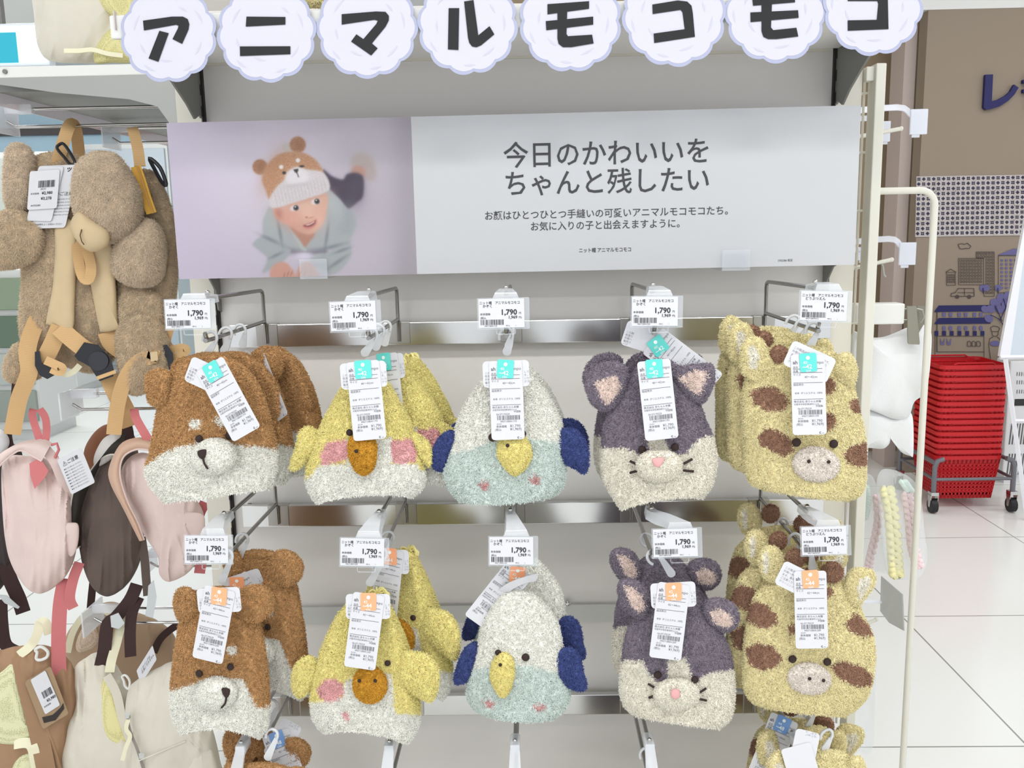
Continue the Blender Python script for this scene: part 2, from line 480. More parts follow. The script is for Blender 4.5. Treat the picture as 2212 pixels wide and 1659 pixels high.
def inell(P, cx, cy, rx, ry, rot=0):
    c, s = math.cos(math.radians(rot)), math.sin(math.radians(rot)); x = P[..., 0] - cx; y = P[..., 1] - cy
    return ((x * c + y * s) / rx) ** 2 + ((-x * s + y * c) / ry) ** 2 < 1
def below(P, line):
    l = np.asarray(line, float); return P[..., 1] > np.interp(P[..., 0], l[:, 0], l[:, 1])
def depth_at(V, P, fr, x, y):
    """how far in front of the frame plane the front of a soft body lies at a picture point"""
    n, m = V.shape[:2]
    dep = (V - atv(P, fr.Y)) @ fr.dir
    d = (P[..., 0] - x) ** 2 + (P[..., 1] - y) ** 2 + np.where(dep > -0.003, 0, 1e6)
    i = np.argsort(d.ravel())[:6]; j = np.nonzero(d.ravel() < 16.0)[0]
    return float(dep.ravel()[np.concatenate([i, j])].max())

def yarn(name, col, var=0.08, tr=0.0, vscale=160):
    """soft chenille"""
    if name in MATS: return MATS[name]
    m = M(name, col, 0.95, var=var, vscale=vscale); nt = m.node_tree; b = nt.nodes['Principled BSDF']; out = nt.nodes['Material Output']
    b.inputs['Specular IOR Level'].default_value = 0.1
    if not tr: return m
    t = nt.nodes.new('ShaderNodeBsdfTranslucent'); mx = nt.nodes.new('ShaderNodeMixShader'); mx.inputs[0].default_value = tr
    nt.links.new(b.inputs['Base Color'].links[0].from_socket, t.inputs[0])
    nt.links.new(b.outputs[0], mx.inputs[1]); nt.links.new(t.outputs[0], mx.inputs[2]); nt.links.new(mx.outputs[0], out.inputs[0])
    return m
FUR = dict(
    brown=yarn('yarn_caramel', (206, 162, 113), 0.16), white=yarn('yarn_white', (255, 252, 242), 0.05),
    yellow=yarn('yarn_lemon', (255, 239, 163), 0.07), pink=yarn('yarn_pink', (246, 192, 192), 0.09),
    mustard=yarn('yarn_mustard', (222, 166, 64), 0.14), mint=yarn('yarn_mint', (226, 237, 231), 0.07),
    navy=yarn('yarn_navy', (82, 94, 150), 0.15), plum=yarn('yarn_plum_grey', (150, 140, 152), 0.15),
    cream=yarn('yarn_cream', (254, 246, 232), 0.06), blush=yarn('yarn_blush', (248, 228, 218), 0.06),
    straw=yarn('yarn_straw', (252, 237, 188), 0.09), cocoa=yarn('yarn_cocoa', (172, 134, 112), 0.13),
    beak=yarn('yarn_pale_yellow', (255, 238, 160), 0.07))
STITCH = M('dark_stitch', (48, 32, 28), 0.7)
PINKST = M('pink_stitch', (226, 170, 168), 0.8)
PAPER = M('white_card', (214, 214, 218), 0.45)
INK = M('printing_ink', (46, 46, 50), 0.6)
INKG = M('grey_printing_ink', (140, 140, 148), 0.6)
STICK = dict(teal=M('teal_sticker', (92, 214, 204), 0.22, coat=0.6), orange=M('orange_sticker', (250, 172, 126), 0.3, coat=0.3), blue=M('blue_sticker', (120, 160, 216), 0.3, coat=0.3))
WHITEP = M('white_print', (240, 250, 250), 0.5)
HANG = M('white_hanger_plastic', (226, 228, 230), 0.3, trans=0.15, coat=0.2)
STRING = M('clear_thread', (205, 205, 205), 0.4)

# ------------------------------------------------------------------ hang tags of the hats (72 x 172 page units, origin at the hole, x to the reader's right, y up)
TAGS = {}
PX = mpp(-0.40)
def page(items): return items
def make_tag_meshes():
    k = PX
    ex, ey = np.array([k, 0, 0]), np.array([0, 0, k])
    def card(name, w, h, x0, ytop, th, y, mat, r=7):
        mb = MB(); mb.prism([(p[0] * k, y, p[1] * k) for p in rrect(w, h, r, 4, x0, ytop - h)], (0, th, 0))
        o = mb.build(name, mat); me = o.data; bpy.data.objects.remove(o); return me
    TAGS['long'] = card('price_label', 72, 172, -36, 12, 0.0004, 0, PAPER)
    TAGS['wide'] = card('care_label', 101, 57, -51, 12, 0.0004, 0.0012, PAPER, 9)
    for c in STICK: TAGS['st_' + c] = card('size_sticker', 36, 40, -18, 14, 0.0004, -0.0012, STICK[c], 4)
    for c, num in (('teal', ('40', '~42')), ('orange', ('42', '~44')), ('blue', ('44', '~48'))):
        mb = MB(); o = (0, -0.0012, 0)
        write(mb, [(num[0], -11, -9, 9, 0, 'LEFT'), (num[1], -13, -19, 13, 0.015, 'LEFT'), ('cm', -6, -26, 9, 0, 'LEFT')], o, ex, ey, 0.0003)
        ring = [(4.2 * math.cos(a), 4.2 * math.sin(a) + 4) for a in np.linspace(0, 6.28, 12, endpoint=False)]
        mb.prism([(p[0] * k, -0.00125, p[1] * k) for p in ring], (0, -0.0002, 0))
        b = mb.build('sticker_print', WHITEP); TAGS['sp_' + c] = b.data; bpy.data.objects.remove(b)
    for kind, rng_, code in (('teal', '40〜42cm', '4967158041193'), ('orange', '42〜44cm', '4967158041209')):
        mb = MB(); o = (0, 0, 0); L = 0.00025
        write(mb, [('ah', -32, -9, 11, 0.02), ('mpo', 17, -9, 9, 0.0), ('品名', -32, -18, 5.5), ('品番', -32, -26, 5.5), ('サイズ', -32, -34, 5.5), (rng_, -8, -39, 6.5),
                   ('組成表示', -32, -55, 5.5), ('本体', -30, -73, 5), ('ポリエステル', -17, -73, 5.2), ('100%', 17, -73, 5.6),
                   ('株式会社 赤ちゃん本舗', -32, -91, 5.6), ('大阪市中央区南本町3-3-21', -32, -96.5, 4.6), ('中国製', 14, -101, 5.2), ('06-07170229', -24, -106, 5.5),
                   (code, -16, -122, 5.6), ('25191', -24, -127, 4.6), ('本体価格', -25, -133, 5.8, 0.004), ('¥1,790', 5, -133, 8.2, 0.0), ('(税込', -28, -140, 6.2), ('¥1,969)', 5, -140, 8.2), ('c', 20, -158, 9, 0.03), ('oo', 26, -158, 4.2)], o, ex, ey, L)
        for y in (-20, -28, -49.5, -84.5):
            mb.add([(-32 * k, -L, y * k), (30 * k, -L, y * k), (30 * k, -L, (y + 0.9) * k), (-32 * k, -L, (y + 0.9) * k)], [(0, 1, 2, 3)])
        barcode(mb, -22, -117, 50, 10, o, ex, ey, L, 5)
        b = mb.build('label_print', M('label_ink', (98, 98, 106), 0.6)); TAGS['lp_' + kind] = b.data; bpy.data.objects.remove(b)
    mb = MB()
    write(mb, [('この製', -47, -16, 6), ('色落ち', -47, -23, 6), ('外側へ', -47, -30, 6), ('着用さ', -47, -37, 6), ('ージ', -47, -43, 6), ('して', 38, -16, 6), ('す。', 38, -23, 6), ('いり', 38, -30, 6), ('グラ', 38, -37, 6)], (0, 0.0012, 0), ex, ey, 0.0003)
    b = mb.build('care_print', INKG); TAGS['cp'] = b.data; bpy.data.objects.remove(b)
    # the same care text as a full card for tags seen turned round
    mb = MB()
    write(mb, [('この製品は色が落ちますので、', -44, -4, 6.2), ('外側へ色移りすることがあり', -44, -12, 6.2), ('ます。着用、洗濯の際は', -44, -20, 6.2), ('ご注意ください。タグは', -44, -28, 6.2), ('クリーニング前に外して', -44, -36, 6.2)], (0, 0.0012, 0), ex, ey, 0.0003)
    b = mb.build('care_print', INKG); TAGS['cpf'] = b.data; bpy.data.objects.remove(b)
make_tag_meshes()
def link_mesh(name, me, parent, M4=None):
    o = bpy.data.objects.new(name, me); COL.objects.link(o); o.parent = parent
    if M4 is not None: o.matrix_local = M4
    return o
def hang_tag(hat, x, y, Y, ang, kind='teal', yaw=0, tilt=0, sang=0, wang=0, wide=True, wfull=False, sticker=True, woff=(0, 0), scale=1.0, back=False):
    """tag whose hole is at picture point x, y at depth Y; ang turns it in its plane (degrees, + = foot to the right)"""
    o = bpy.data.objects.new('hang_tag', None); COL.objects.link(o); o.parent = hat; o.empty_display_size = 0.01
    p = at(x, y, Y)
    rot = Matrix.Rotation(math.radians(yaw), 4, 'Z') @ Matrix.Rotation(math.radians(tilt), 4, 'X') @ Matrix.Rotation(math.radians(-ang), 4, 'Y')
    o.matrix_local = world_mat(hat).inverted() @ Matrix.Translation(p) @ rot @ Matrix.Scale(scale, 4)
    link_mesh('price_label', TAGS['long'], o)
    if not back: link_mesh('label_print', TAGS['lp_' + ('teal' if kind == 'teal' else 'orange')], o)
    if sticker:
        r = Matrix.Rotation(math.radians(-sang), 4, 'Y')
        link_mesh('size_sticker', TAGS['st_' + kind], o, r); link_mesh('sticker_print', TAGS['sp_' + kind], o, r)
    if wide:
        r = Matrix.Translation((woff[0] * PX, 0, woff[1] * PX)) @ Matrix.Rotation(math.radians(-wang), 4, 'Y')
        link_mesh('care_label', TAGS['wide'], o, r); link_mesh('care_print', TAGS['cpf' if wfull else 'cp'], o, r)
    return o
def hanger(hat, x0, y0, x1, y1, Y, wire=None):
    """white plastic hanger: paddle from (x0, y0), its foot, up to the wire at (x1, y1) and over it"""
    a, b = at(x0, y0, Y), at(x1, y1, Y)
    d = (b - a); Ln = d.length; d.normalize(); side = Vector((1, 0, 0)); side = (side - d * side.dot(d)).normalized()
    if wire is not None:      # hangs from the hook wire: (which hook, which rail)
        w = Vector((HKX[wire[0]], Y, RZ[wire[1]] + 0.009)) + Vector((0.0095, 0, 0))
        d = (w - a); Ln = (d.length - 0.0065) / 0.8; d.normalize(); side = Vector((1, 0, 0)); side = (side - d * side.dot(d)).normalized()
    mb = MB(); th = 0.0022; nn = d.cross(side)
    # paddle outline tapers towards the hook
    pts = []
    w0, w1 = 0.0072, 0.0034
    for q in np.linspace(-math.pi / 2 - 1.4, -math.pi / 2 + 1.4, 7): pts.append(a + d * (w0 + w0 * math.sin(q)) + side * (w0 * math.cos(q)))
    pts = [a + side * (w0 * math.sin(q)) + d * (w0 - w0 * math.cos(q)) for q in np.linspace(-1.5, 1.5, 9)]
    pts += [a + d * Ln * 0.8 + side * w1, a + d * Ln * 0.8 - side * w1]
    mb.prism([tuple(p) for p in pts], tuple(nn * th))
    # hook over the wire
    R_ = 0.0105; c = a + d * Ln * 0.8 - side * (R_ - w1 * 0.3) + nn * th * 0.5
    path = [c + side * (R_ * math.cos(q)) + d * (R_ * 1.25 * math.sin(q)) for q in np.linspace(-0.1, 3.9, 14)]
    mb.tube(path, 0.0026, 8)
    ring = [a + d * w0 + nn * th * 1.1 + side * (0.0012 * math.cos(q)) + d * (0.0012 * math.sin(q)) for q in np.linspace(0, 6.28, 8)]
    o = mb.build('hanger_hook', HANG, hat, smooth=50)
    return o
# ------------------------------------------------------------------ the gondola: back panels, posts, top shelf, rails
PANEL = M('grey_shelf_paint', (231, 228, 224), 0.42, bump=0.12, bscale=700)
POSTM = M('cream_shelf_paint', (220, 216, 203), 0.4)
WHITE = M('white_paint', (226, 226, 222), 0.4)
DARK = M('dark_gap', (40, 38, 36), 0.7)
CHROME = M('brushed_rail_steel', (205, 205, 204), 0.2, metal=1.0)
WIRE = M('hook_steel', (150, 148, 146), 0.24, metal=1.0)
WIREB = M('bright_wire_chrome', (196, 194, 192), 0.16, metal=1.0)
GREYM = M('bracket_grey', (128, 128, 124), 0.45, metal=0.3)
CLEAR = clear_mat('clear_acrylic', (236, 240, 244), 0.20, 0.08)
CLEARW = clear_mat('milky_clear_plastic', (246, 248, 252), 0.48, 0.12)

g = thing('display_gondola', 'tall grey shop gondola whose back panels carry the animal hats', 'gondola', (0, 0, 0))
mb = MB()
zt = at(1100, 128, 0).z
zs = [0.12, at(1100, 1318, 0).z - 0.02, zt]
mb.box((-0.6, 0, 0.12), (0.6, 0.02, zs[1]))
mb.box((-0.6, 0, zs[1] + 0.002), (0.6, 0.02, zt + 0.1))
mb.build('back_panel', PANEL, g)
mb = MB(); mb.box((-0.6, -0.008, zs[1] - 0.004), (0.6, 0.001, zs[1] + 0.034)); mb.build('joint_strip', M('joint_strip_grey', (208, 209, 206), 0.4), g)
mb = MB(); mb.box((-0.596, -0.006, zt), (0.596, 0.001, zt + 0.014)); mb.build('panel_cap', POSTM, g)
for sx in (-1, 1):
    mb = MB(); mb.box((sx * 0.603, -0.015, 0.05), (sx * 0.650, 0.045, 2.3))
    mb.build('upright_post', POSTM, g)
    mb = MB()
    for k in range(46):
        z = 0.3 + k * 0.04
        mb.box((sx * 0.6005, -0.0152, z), (sx * 0.6035, -0.0148, z + 0.02))
    mb.box((sx * 0.5985, -0.0100, 0.1), (sx * 0.6028, 0.001, 2.2))
    mb.build('slot_strip', DARK, g)
mb = MB(); mb.box((-0.6, -0.42, 0.0), (0.6, 0.0, 0.12)); mb.build('base_deck', POSTM, g)
p = at(1226, 1303, -0.008)
mb = MB(); mb.ball((p.x, -0.009, p.z), 0.006, 0.003, 0.006); mb.build('screw_head', CHROME, g, smooth=60)

# top shelf on two brackets
YSH = -0.262
sh_z0 = at(1100, 66, YSH).z; sh_z1 = at(1100, 14, YSH).z
ts = thing('top_shelf', 'cream top shelf of the hat gondola behind the round letter signs', 'shelf', (0, -0.13, sh_z0))
mb = MB(); mb.rbox((-0.60, YSH + 0.004, sh_z0 + 0.012), (0.60, -0.02, sh_z1 - 0.004), 0.003); mb.build('shelf_board', POSTM, ts)
mb = MB(); mb.rbox((-0.652, YSH - 0.008, sh_z0), (0.618, YSH + 0.003, sh_z1), 0.003); mb.build('front_edge', WHITE, ts)
mb = MB(); mb.box((-0.598, YSH + 0.006, sh_z0 + 0.004), (0.598, -0.03, sh_z0 + 0.012)); mb.build('underside', PANEL, ts)
for sx in (-1, 1):
    zb = at(440, 262, -0.01).z
    pr = [(-0.005, sh_z0 + 0.02), (-0.235, sh_z0 + 0.02), (-0.235, sh_z0 - 0.014), (-0.15, sh_z0 - 0.048), (-0.085, sh_z0 - 0.078), (-0.05, sh_z0 - 0.100), (-0.025, zb + 0.01), (-0.005, zb)]
    mb = MB(); mb.prism([(sx * 0.606, y, z) for y, z in pr], (sx * -0.004, 0, 0)); mb.build('shelf_bracket', GREYM, ts)
# two small brackets under the poster
for sx in (-1, 1):
    z0 = at(440, 606, -0.05).z
    pr = [(-0.004, z0 + 0.03), (-0.11, z0 + 0.03), (-0.11, z0 + 0.018), (-0.06, z0 + 0.005), (-0.03, z0 - 0.02), (-0.02, z0 - 0.06), (-0.004, z0 - 0.065)]
    mb = MB(); mb.prism([(sx * 0.597, y, z) for y, z in pr], (sx * -0.003, 0, 0))
    b = mb.build('poster_bracket', GREYM)
    tag(b, 'grey curved bracket under the poster, beside the %s' % ('plush backpacks' if sx < 0 else 'white fleece cloth'), 'bracket', 'brackets that carry the poster')

# rails
for k, (y, nm) in enumerate(((692, 'upper'), (1085, 'middle'), (1500, 'bottom'))):
    zt_ = at(1100, y, -0.03).z; hh = 0.045
    t = thing('hook_rail', 'shiny steel hook rail crossing the gondola behind the %s row of hats' % nm, 'rail', (0, -0.02, zt_ - hh / 2), 'steel hook rails')
    mb = MB()
    a, b = -0.572, 0.604
    mb.rbox((a, -0.034, zt_ - hh), (b, -0.020, zt_), 0.0015); mb.build('rail_bar', CHROME, t)
    for x in (a + 0.006, b - 0.006):
        mb = MB(); mb.box((x - 0.003, -0.020, zt_ - hh + 0.004), (x + 0.003, -0.0, zt_ - 0.004)); mb.build('rail_end', GREYM, t)

# hooks with their price card holders
HKX = [at(576, 690, -0.03).x, at(862, 690, -0.03).x, at(1104, 690, -0.03).x, at(1363, 690, -0.03).x, at(1649, 690, -0.03).x]
RZ = [at(1100, 694, -0.03).z, at(1100, 1087, -0.03).z, at(1100, 1502, -0.03).z]
YT = -0.338; HW = at(1085, 634, YT).z - RZ[0]
def hook(x, z, label):
    t = thing('display_hook', label, 'hook', (x, -0.03, z), 'double wire hooks on the rails')
    mb = MB()
    mb.rbox((x - 0.021, -0.0370, z - 0.040), (x + 0.021, -0.0345, z + 0.003), 0.001); mb.rbox((x - 0.021, -0.0370, z + 0.0008), (x + 0.021, -0.016, z + 0.003), 0.001)
    mb.build('hook_plate', M('plate_steel', (176, 174, 170), 0.3, metal=0.9), t)
    mb = MB(); r = 0.0036
    pts = [(x, -0.039, z - 0.035), (x, -0.041, z - 0.002), (x, -0.048, z + 0.008), (x, -0.075, z + 0.009), (x, -0.345, z + 0.009), (x, -0.362, z + 0.012), (x, -0.370, z + 0.022)]
    mb.tube([tuple(q) for q in cat_rom(pts, 30)], r, 8)
    mb.build('lower_prong', WIRE, t, smooth=50)
    mb = MB()
    pts = [(x, -0.046, z + 0.008), (x, -0.046, z + HW - 0.015), (x, -0.049, z + HW - 0.008), (x, -0.058, z + HW - 0.005), (x, -0.30, z + HW), (x, YT, z + HW)]
    mb.tube([tuple(q) for q in pts], r, 8); mb.ball((x, YT, z + HW), 0.0042)
    mb.build('upper_wire', WIRE, t, smooth=50)
    return t
ROWN = ('upper', 'middle', 'bottom'); KIND = ('dog', 'chick', 'budgie', 'cat', 'giraffe')
h0 = None
for r in range(3):
    for c in range(5):
        lab = 'double wire hook carrying the %s hats on the %s rail' % (KIND[c], ROWN[r]) if (r < 2 or c in (0, 3, 4)) else 'empty double wire hook on the bottom rail below the %s hats' % KIND[c]
        if h0 is None: h0 = hook(HKX[c], RZ[r], lab)
        else: copy_thing(h0, lab, loc=(HKX[c], -0.03, RZ[r]))

# price cards
YC = -0.398
cardk = mpp(YC)
def price_print(code, zoo, seed):
    mb = MB(); ex, ey = (cardk, 0, 0), (0, 0, cardk); o = (0, 0, 0)
    B = 0.02
    write(mb, [('ニット帽　アニマルモコモコ', 2, -11.5, 7.2, 0.012, 'LEFT', 0.93), ('どうぶつえん' if zoo else 'かぞく', 9, -18.5, 7.2, 0.014), ('1,790', 47, -34.5, 16, 0.03), ('円', 86, -33.5, 5.4, 0.01),
               ('本体価格', 3, -35, 5.6, 0.006), ('(税込', 3.5, -43, 5.4, 0.006), ('1,969', 63, -43, 9, 0.025), ('円)', 85.5, -42.5, 5.2, 0.01), (code, 12, -59.6, 4.2, 0.0), ('9912', 58, -59.6, 4.2), ('1', 78, -59.6, 4.2)], o, ex, ey, 0.0003)
    barcode(mb, 4, -56, 50, 11.5, o, ex, ey, 0.0003, seed)
    b = mb.build('card_print', INK); me = b.data; bpy.data.objects.remove(b); return me
CODES = [['4967158041117', '4967158041193', '4967158041155', '4967158041230', '4967158039312'], ['4967158041124', '4967158041209', '4967158041162', '4967158041247', '4967158039329']]
CP_ = [[(355, 648, 453, 646, 360), (712, 653, 805, 649, 716), (1033, 646, 1128, 644, 1037), (1365, 641, 1463, 641, 1364), (1731, 628, 1829, 631, 1727)],
       [(399, 1157, 492, 1157, 400), (736, 1162, 830, 1164, 736), (1057, 1160, 1150, 1160, 1058), (1410, 1144, 1507, 1141, 1412), (1731, 1139, 1828, 1136, 1735)]]
me_card = me_hold = None
for r in range(2):
    for c in range(5):
        x0, y0, x1, y1, xb = CP_[r][c]
        p = at(x0, y0, YC); q = at(x1, y1, YC); roll = -math.atan2(q.z - p.z, q.x - p.x)
        if r == 0: roll = roll * 0.8
        t = thing('price_card', 'price card in a clear holder above the %s hats of the %s row' % (KIND[c], ROWN[r]), 'price card', tuple(p), 'price cards on the hooks')
        t.rotation_euler = (math.radians(-9 if r else -4), roll, 0)
        k = cardk
        if me_card is None:
            a = MB(); a.box((0, 0, 0), (98 * k, 0.0007, -62 * k)); o = a.build('printed_card', PAPER); me_card = o.data; bpy.data.objects.remove(o)
            a = MB()
            a.prism([(u * k, 0, v * k) for u, v in rrect(112, 66, 2, 3, -3, -64)], (0, 0.0006, 0))
            a.prism([(u * k, 0, v * k) for u, v in rrect(112, 66, 2, 3, -3, -64)], (0, -0.0006, 0)) if False else None
            a.rbox((-3 * k, -0.0012, -66 * k), (109 * k, 0.004, -63 * k), 0.0005)
            # hook-shaped catch under the holder
            lo = [(38, -66), (38, -74), (40, -76), (76, -76), (78, -74), (78, -66)]
            a.tube([(u * k, 0.001, v * k) for u, v in lo], 0.0009, 6)
            o = a.build('card_holder', CLEAR, smooth=40); me_hold = o.data; bpy.data.objects.remove(o)
        link_mesh('card_holder', me_hold, t, Matrix.Translation((0, 0.0014, 0)))
        cd = link_mesh('printed_card', me_card, t)
        link_mesh('card_print', price_print(CODES[r][c], c == 4, 3 + c + 7 * r), cd)
        # the milky arm that clips it to the hook's upper wire
        bpy.context.view_layer.update()
        hx, hz = HKX[c], RZ[r] + HW
        mb = MB()
        topc = at((x0 + x1) / 2 + 12, y0 + 2, YC)
        # a hollow tapering housing that slopes from the wire down to the card
        def sec(cx, cy, cz, w, h): return [(cx - w, cy, cz - h), (cx + w, cy, cz - h), (cx + w * 0.8, cy, cz + h), (cx - w * 0.8, cy, cz + h)]
        A_ = [sec(hx, YT + 0.022, hz - 0.001, 0.008, 0.006), sec(hx, YT - 0.012, hz + 0.001, 0.010, 0.008), sec(hx * 0.6 + topc.x * 0.4, YT - 0.030, hz * 0.6 + topc.z * 0.4 + 0.003, 0.013, 0.009), sec(topc.x, YC + 0.008, topc.z + 0.006, 0.021, 0.005), sec(topc.x, YC + 0.003, topc.z - 0.002, 0.026, 0.003)]
        V = np.array(A_).reshape(-1, 3); Fs = [(0, 1, 2, 3), (19, 18, 17, 16)]
        for a_ in range(4):
            for b_ in range(4): Fs.append((a_ * 4 + b_, a_ * 4 + 4 + b_, a_ * 4 + 4 + (b_ + 1) % 4, a_ * 4 + (b_ + 1) % 4))
        mb.add(V, Fs); pin = MB(); pin.ball((hx, YT - 0.006, hz + 0.010), 0.0042); pin.build('clip_pin', WIREB, t, smooth=60)
        mb.build('clip_arm', CLEARW, t, smooth=40)
# bare clips on the bottom row
for c, (lx, ly) in enumerate(((560, 1590), (815, 1595), (1160, 1600), (1462, 1600), (1790, 1590))):
    hx, hz = HKX[c], RZ[2] + HW
    t = thing('hook_clip', 'milky plastic clip at the tip of the bottom %s hook' % KIND[c], 'clip', (hx, YT, hz), 'clips on the bottom hooks')
    mb = MB(); mb.rbox((hx - 0.009, YT - 0.016, hz - 0.010), (hx + 0.009, YT + 0.024, hz + 0.009), 0.004)
    mb.prism([(hx - 0.008, YT - 0.008, hz + 0.004), (hx + 0.008, YT - 0.008, hz + 0.004), (hx + 0.011, YC + 0.01, hz - 0.03), (hx - 0.011, YC + 0.01, hz - 0.03)], (0, 0.004, -0.004))
    mb.build('clip_body', CLEARW, t, smooth=40)
    mb = MB(); mb.ball((hx, YT - 0.004, hz + 0.010), 0.0042); mb.build('clip_pin', WIREB, t, smooth=60)

# ------------------------------------------------------------------ round letter signs along the shelf edge
SIGNW = M('sign_paper_white', (209, 207, 219), 0.5)
SIGNB = M('sign_lavender_edge', (172, 176, 202), 0.45)
SIGNG = M('sign_pale_curl', (198, 197, 212), 0.45)
SIGNK = M('sign_black_print', (26, 26, 29), 0.6)
def A1(L): return [(240 + x / 2.514, y / 2.514) for x, y in L]
def A2(L): return [(1100 + x / 2.458, y / 2.458) for x, y in L]
LET = [
 ('a', (364, 74), 104, [A1([(173, 112), (330, 90), (390, 90), (415, 103), (424, 130), (420, 160), (385, 238), (333, 212), (362, 155), (366, 140), (352, 134), (178, 165)]), A1([(262, 167), (312, 180), (256, 335), (203, 317)])]),
 ('ni', (576, 71), 107, [A1([(735, 90), (946, 92), (946, 133), (731, 144)]), A1([(699, 252), (973, 251), (973, 294), (700, 304)])]),
 ('ma', (793, 60), 109, [A1([(1252, 77), (1440, 62), (1490, 64), (1508, 85), (1508, 110), (1490, 145), (1416, 235), (1447, 262), (1412, 301), (1303, 225), (1332, 186), (1370, 212), (1440, 130), (1448, 112), (1430, 107), (1252, 133)])]),
 ('ru', (1010, 53), 108, [A1([(1833, 44), (1890, 44), (1886, 271), (1829, 268)]), A1([(1917, 8), (1968, 0), (1994, 192), (2055, 142), (2081, 186), (2010, 245), (1985, 256), (1960, 252), (1945, 232), (1938, 205)])]),
 ('mo', (1232, 45), 110, [A2([(203, 22), (424, 6), (424, 46), (203, 76)]), A2([(194, 112), (446, 88), (446, 130), (197, 160)]), A2([(256, 60), (308, 60), (304, 180), (312, 192), (440, 184), (448, 230), (330, 250), (285, 250), (262, 232), (256, 205)])]),
 ('ko', (1456, 32), 112, [A2([(760, 24), (895, 2), (945, 8), (968, 30), (975, 70), (986, 195), (770, 228), (767, 178), (932, 155), (920, 65), (910, 52), (762, 74)])]),
 ('mo', (1675, 26), 110, [A2([(1290, -18), (1516, -25), (1518, 12), (1295, 30)]), A2([(1281, 66), (1534, 54), (1537, 94), (1282, 117)]), A2([(1340, 0), (1396, 0), (1390, 145), (1402, 160), (1525, 147), (1535, 193), (1420, 207), (1375, 207), (1350, 195), (1340, 165)])]),
 ('ko', (1886, 12), 108, [A2([(1798, -30), (2010, -30), (2014, 154), (1798, 163), (1798, 108), (1952, 105), (1960, 20), (1955, 5), (1798, 5)])]),
]
def scallop(cx, cy, R, n=12, d=0.055, ph=0.0):
    pts = []
    for i in range(n):
        for k in range(7):
            a = 2 * math.pi * (i + k / 7) / n + ph
            b = abs(math.sin(math.pi * k / 7)) ** 0.8
            r = R * (1 - d + d * b * 1.25)
            pts.append((cx + r * math.cos(a), cy + r * math.sin(a)))
    return pts
GLYPH_DESC = ['short bar over a hooked top stroke', 'two level bars', 'hooked top stroke crossing a short bar', 'two upright strokes, one turning up at its foot', 'two bars crossed by a stem', 'open box', 'crossed bars cut off by the frame', 'open box cut off by the frame']
for i, (nm, (cx, cy), R, polys) in enumerate(LET):
    Y = YSH - 0.016 - 0.0016 * (i % 2)
    t = thing('letter_sign', 'round scalloped white sign with black letter: %s' % GLYPH_DESC[i], 'sign', tuple(at(cx, cy, Y)), 'round letter signs on the shelf edge')
    ph = 0.13 * i
    to = lambda L, y: [tuple(atv(np.array(q, float), y)) for q in L]
    mb = MB(); mb.prism(to(scallop(cx, cy, R, 12, 0.055, ph), Y), (0, 0.0008, 0)); mb.build('sign_edge', SIGNB, t)
    mb = MB(); mb.prism(to(scallop(cx, cy - 0.5, R * 0.935, 12, 0.05, ph), Y - 0.0003), (0, 0.0002, 0))
    for a0, rr, da in ((200, .72, 28), (330, .74, 26), (150, .62, 22), (25, .70, 24), (255, .8, 18), (95, .56, 26), (120, .82, 18), (60, .82, 16), (300, .60, 20)):
        n = 9; arc = []
        for k in range(n + 1):
            a = math.radians(a0 - da / 2 + da * k / n + i * 9); arc.append((a, math.sin(math.pi * k / n)))
        o_ = [(cx + R * (rr + 0.022 * w) * math.cos(a), cy + R * (rr + 0.022 * w) * math.sin(a)) for a, w in arc]
        i_ = [(cx + R * (rr - 0.022 * w - 0.004) * math.cos(a), cy + R * (rr - 0.022 * w - 0.004) * math.sin(a)) for a, w in reversed(arc)]
        mb.prism(to(o_ + i_, Y - 0.0006), (0, 0.0002, 0), 1)
    mb.build('sign_face', [SIGNW, SIGNG], t)
    mb = MB()
    for n_, pl in enumerate(polys):
        mb.prism(to(pl, Y - 0.0016 - 0.0001 * n_), (0, 0.0006, 0))
    mb.build('letter', SIGNK, t)

t = thing('fluffy_plush', 'pale yellow fluffy plush edge just showing on the top shelf above the second sign', 'plush toy', tuple(at(675, 4, -0.2)))
fr = Fr(675, -20, -0.2); gz = puff(fr, [(640, -40), (676, -60), (712, -40), (708, 8), (676, 14), (644, 8)], 0.02); fuzzy('plush_body', t, [(gz[0], gz[1], 0)], [FUR['straw']], view=fr.dir)
mb = MB(); q0 = at(-0, 0, YSH); a, b = at(246, 24, YSH - 0.01), at(300, 64, YSH - 0.01)
mb.rbox((a.x, YSH - 0.014, b.z), (-0.64, YSH - 0.004, a.z), 0.003); mb.build('rail_end', M('pale_mauve_plastic', (200, 190, 188), 0.5), ts)
# ------------------------------------------------------------------ the poster board
YB = -0.115
tl, tr, br_, bl = (360, 267), (1862, 226), (1845, 573), (387, 602)
pts = [np.array(at(*q, YB)) for q in (tl, tr, br_, bl)]
ctr = sum(pts) / 4
exv = (pts[1] - pts[0]) + (pts[2] - pts[3]); BW = np.linalg.norm(exv) / 2; ex = exv / np.linalg.norm(exv)
BH = (np.linalg.norm(pts[0] - pts[3]) + np.linalg.norm(pts[1] - pts[2])) / 2
nn = np.array([0, -1.0, 0]); ey = np.cross(nn, ex) * 1.0
if ey[2] < 0: ey = -ey
O = ctr - ex * BW / 2 - ey * BH / 2          # lower corner
board = thing('poster_board', 'long printed poster board with baby photo and Japanese lettering', 'poster', tuple(ctr))
mb = MB()
mb.prism([O, O + ex * BW, O + ex * BW + ey * BH, O + ey * BH], (0, 0.004, 0))
mb.build('board', M('poster_white', (198, 199, 202), 0.35), board)
uP = ((np.array(at(894, 420, YB)) - O) @ ex)     # where the photo ends
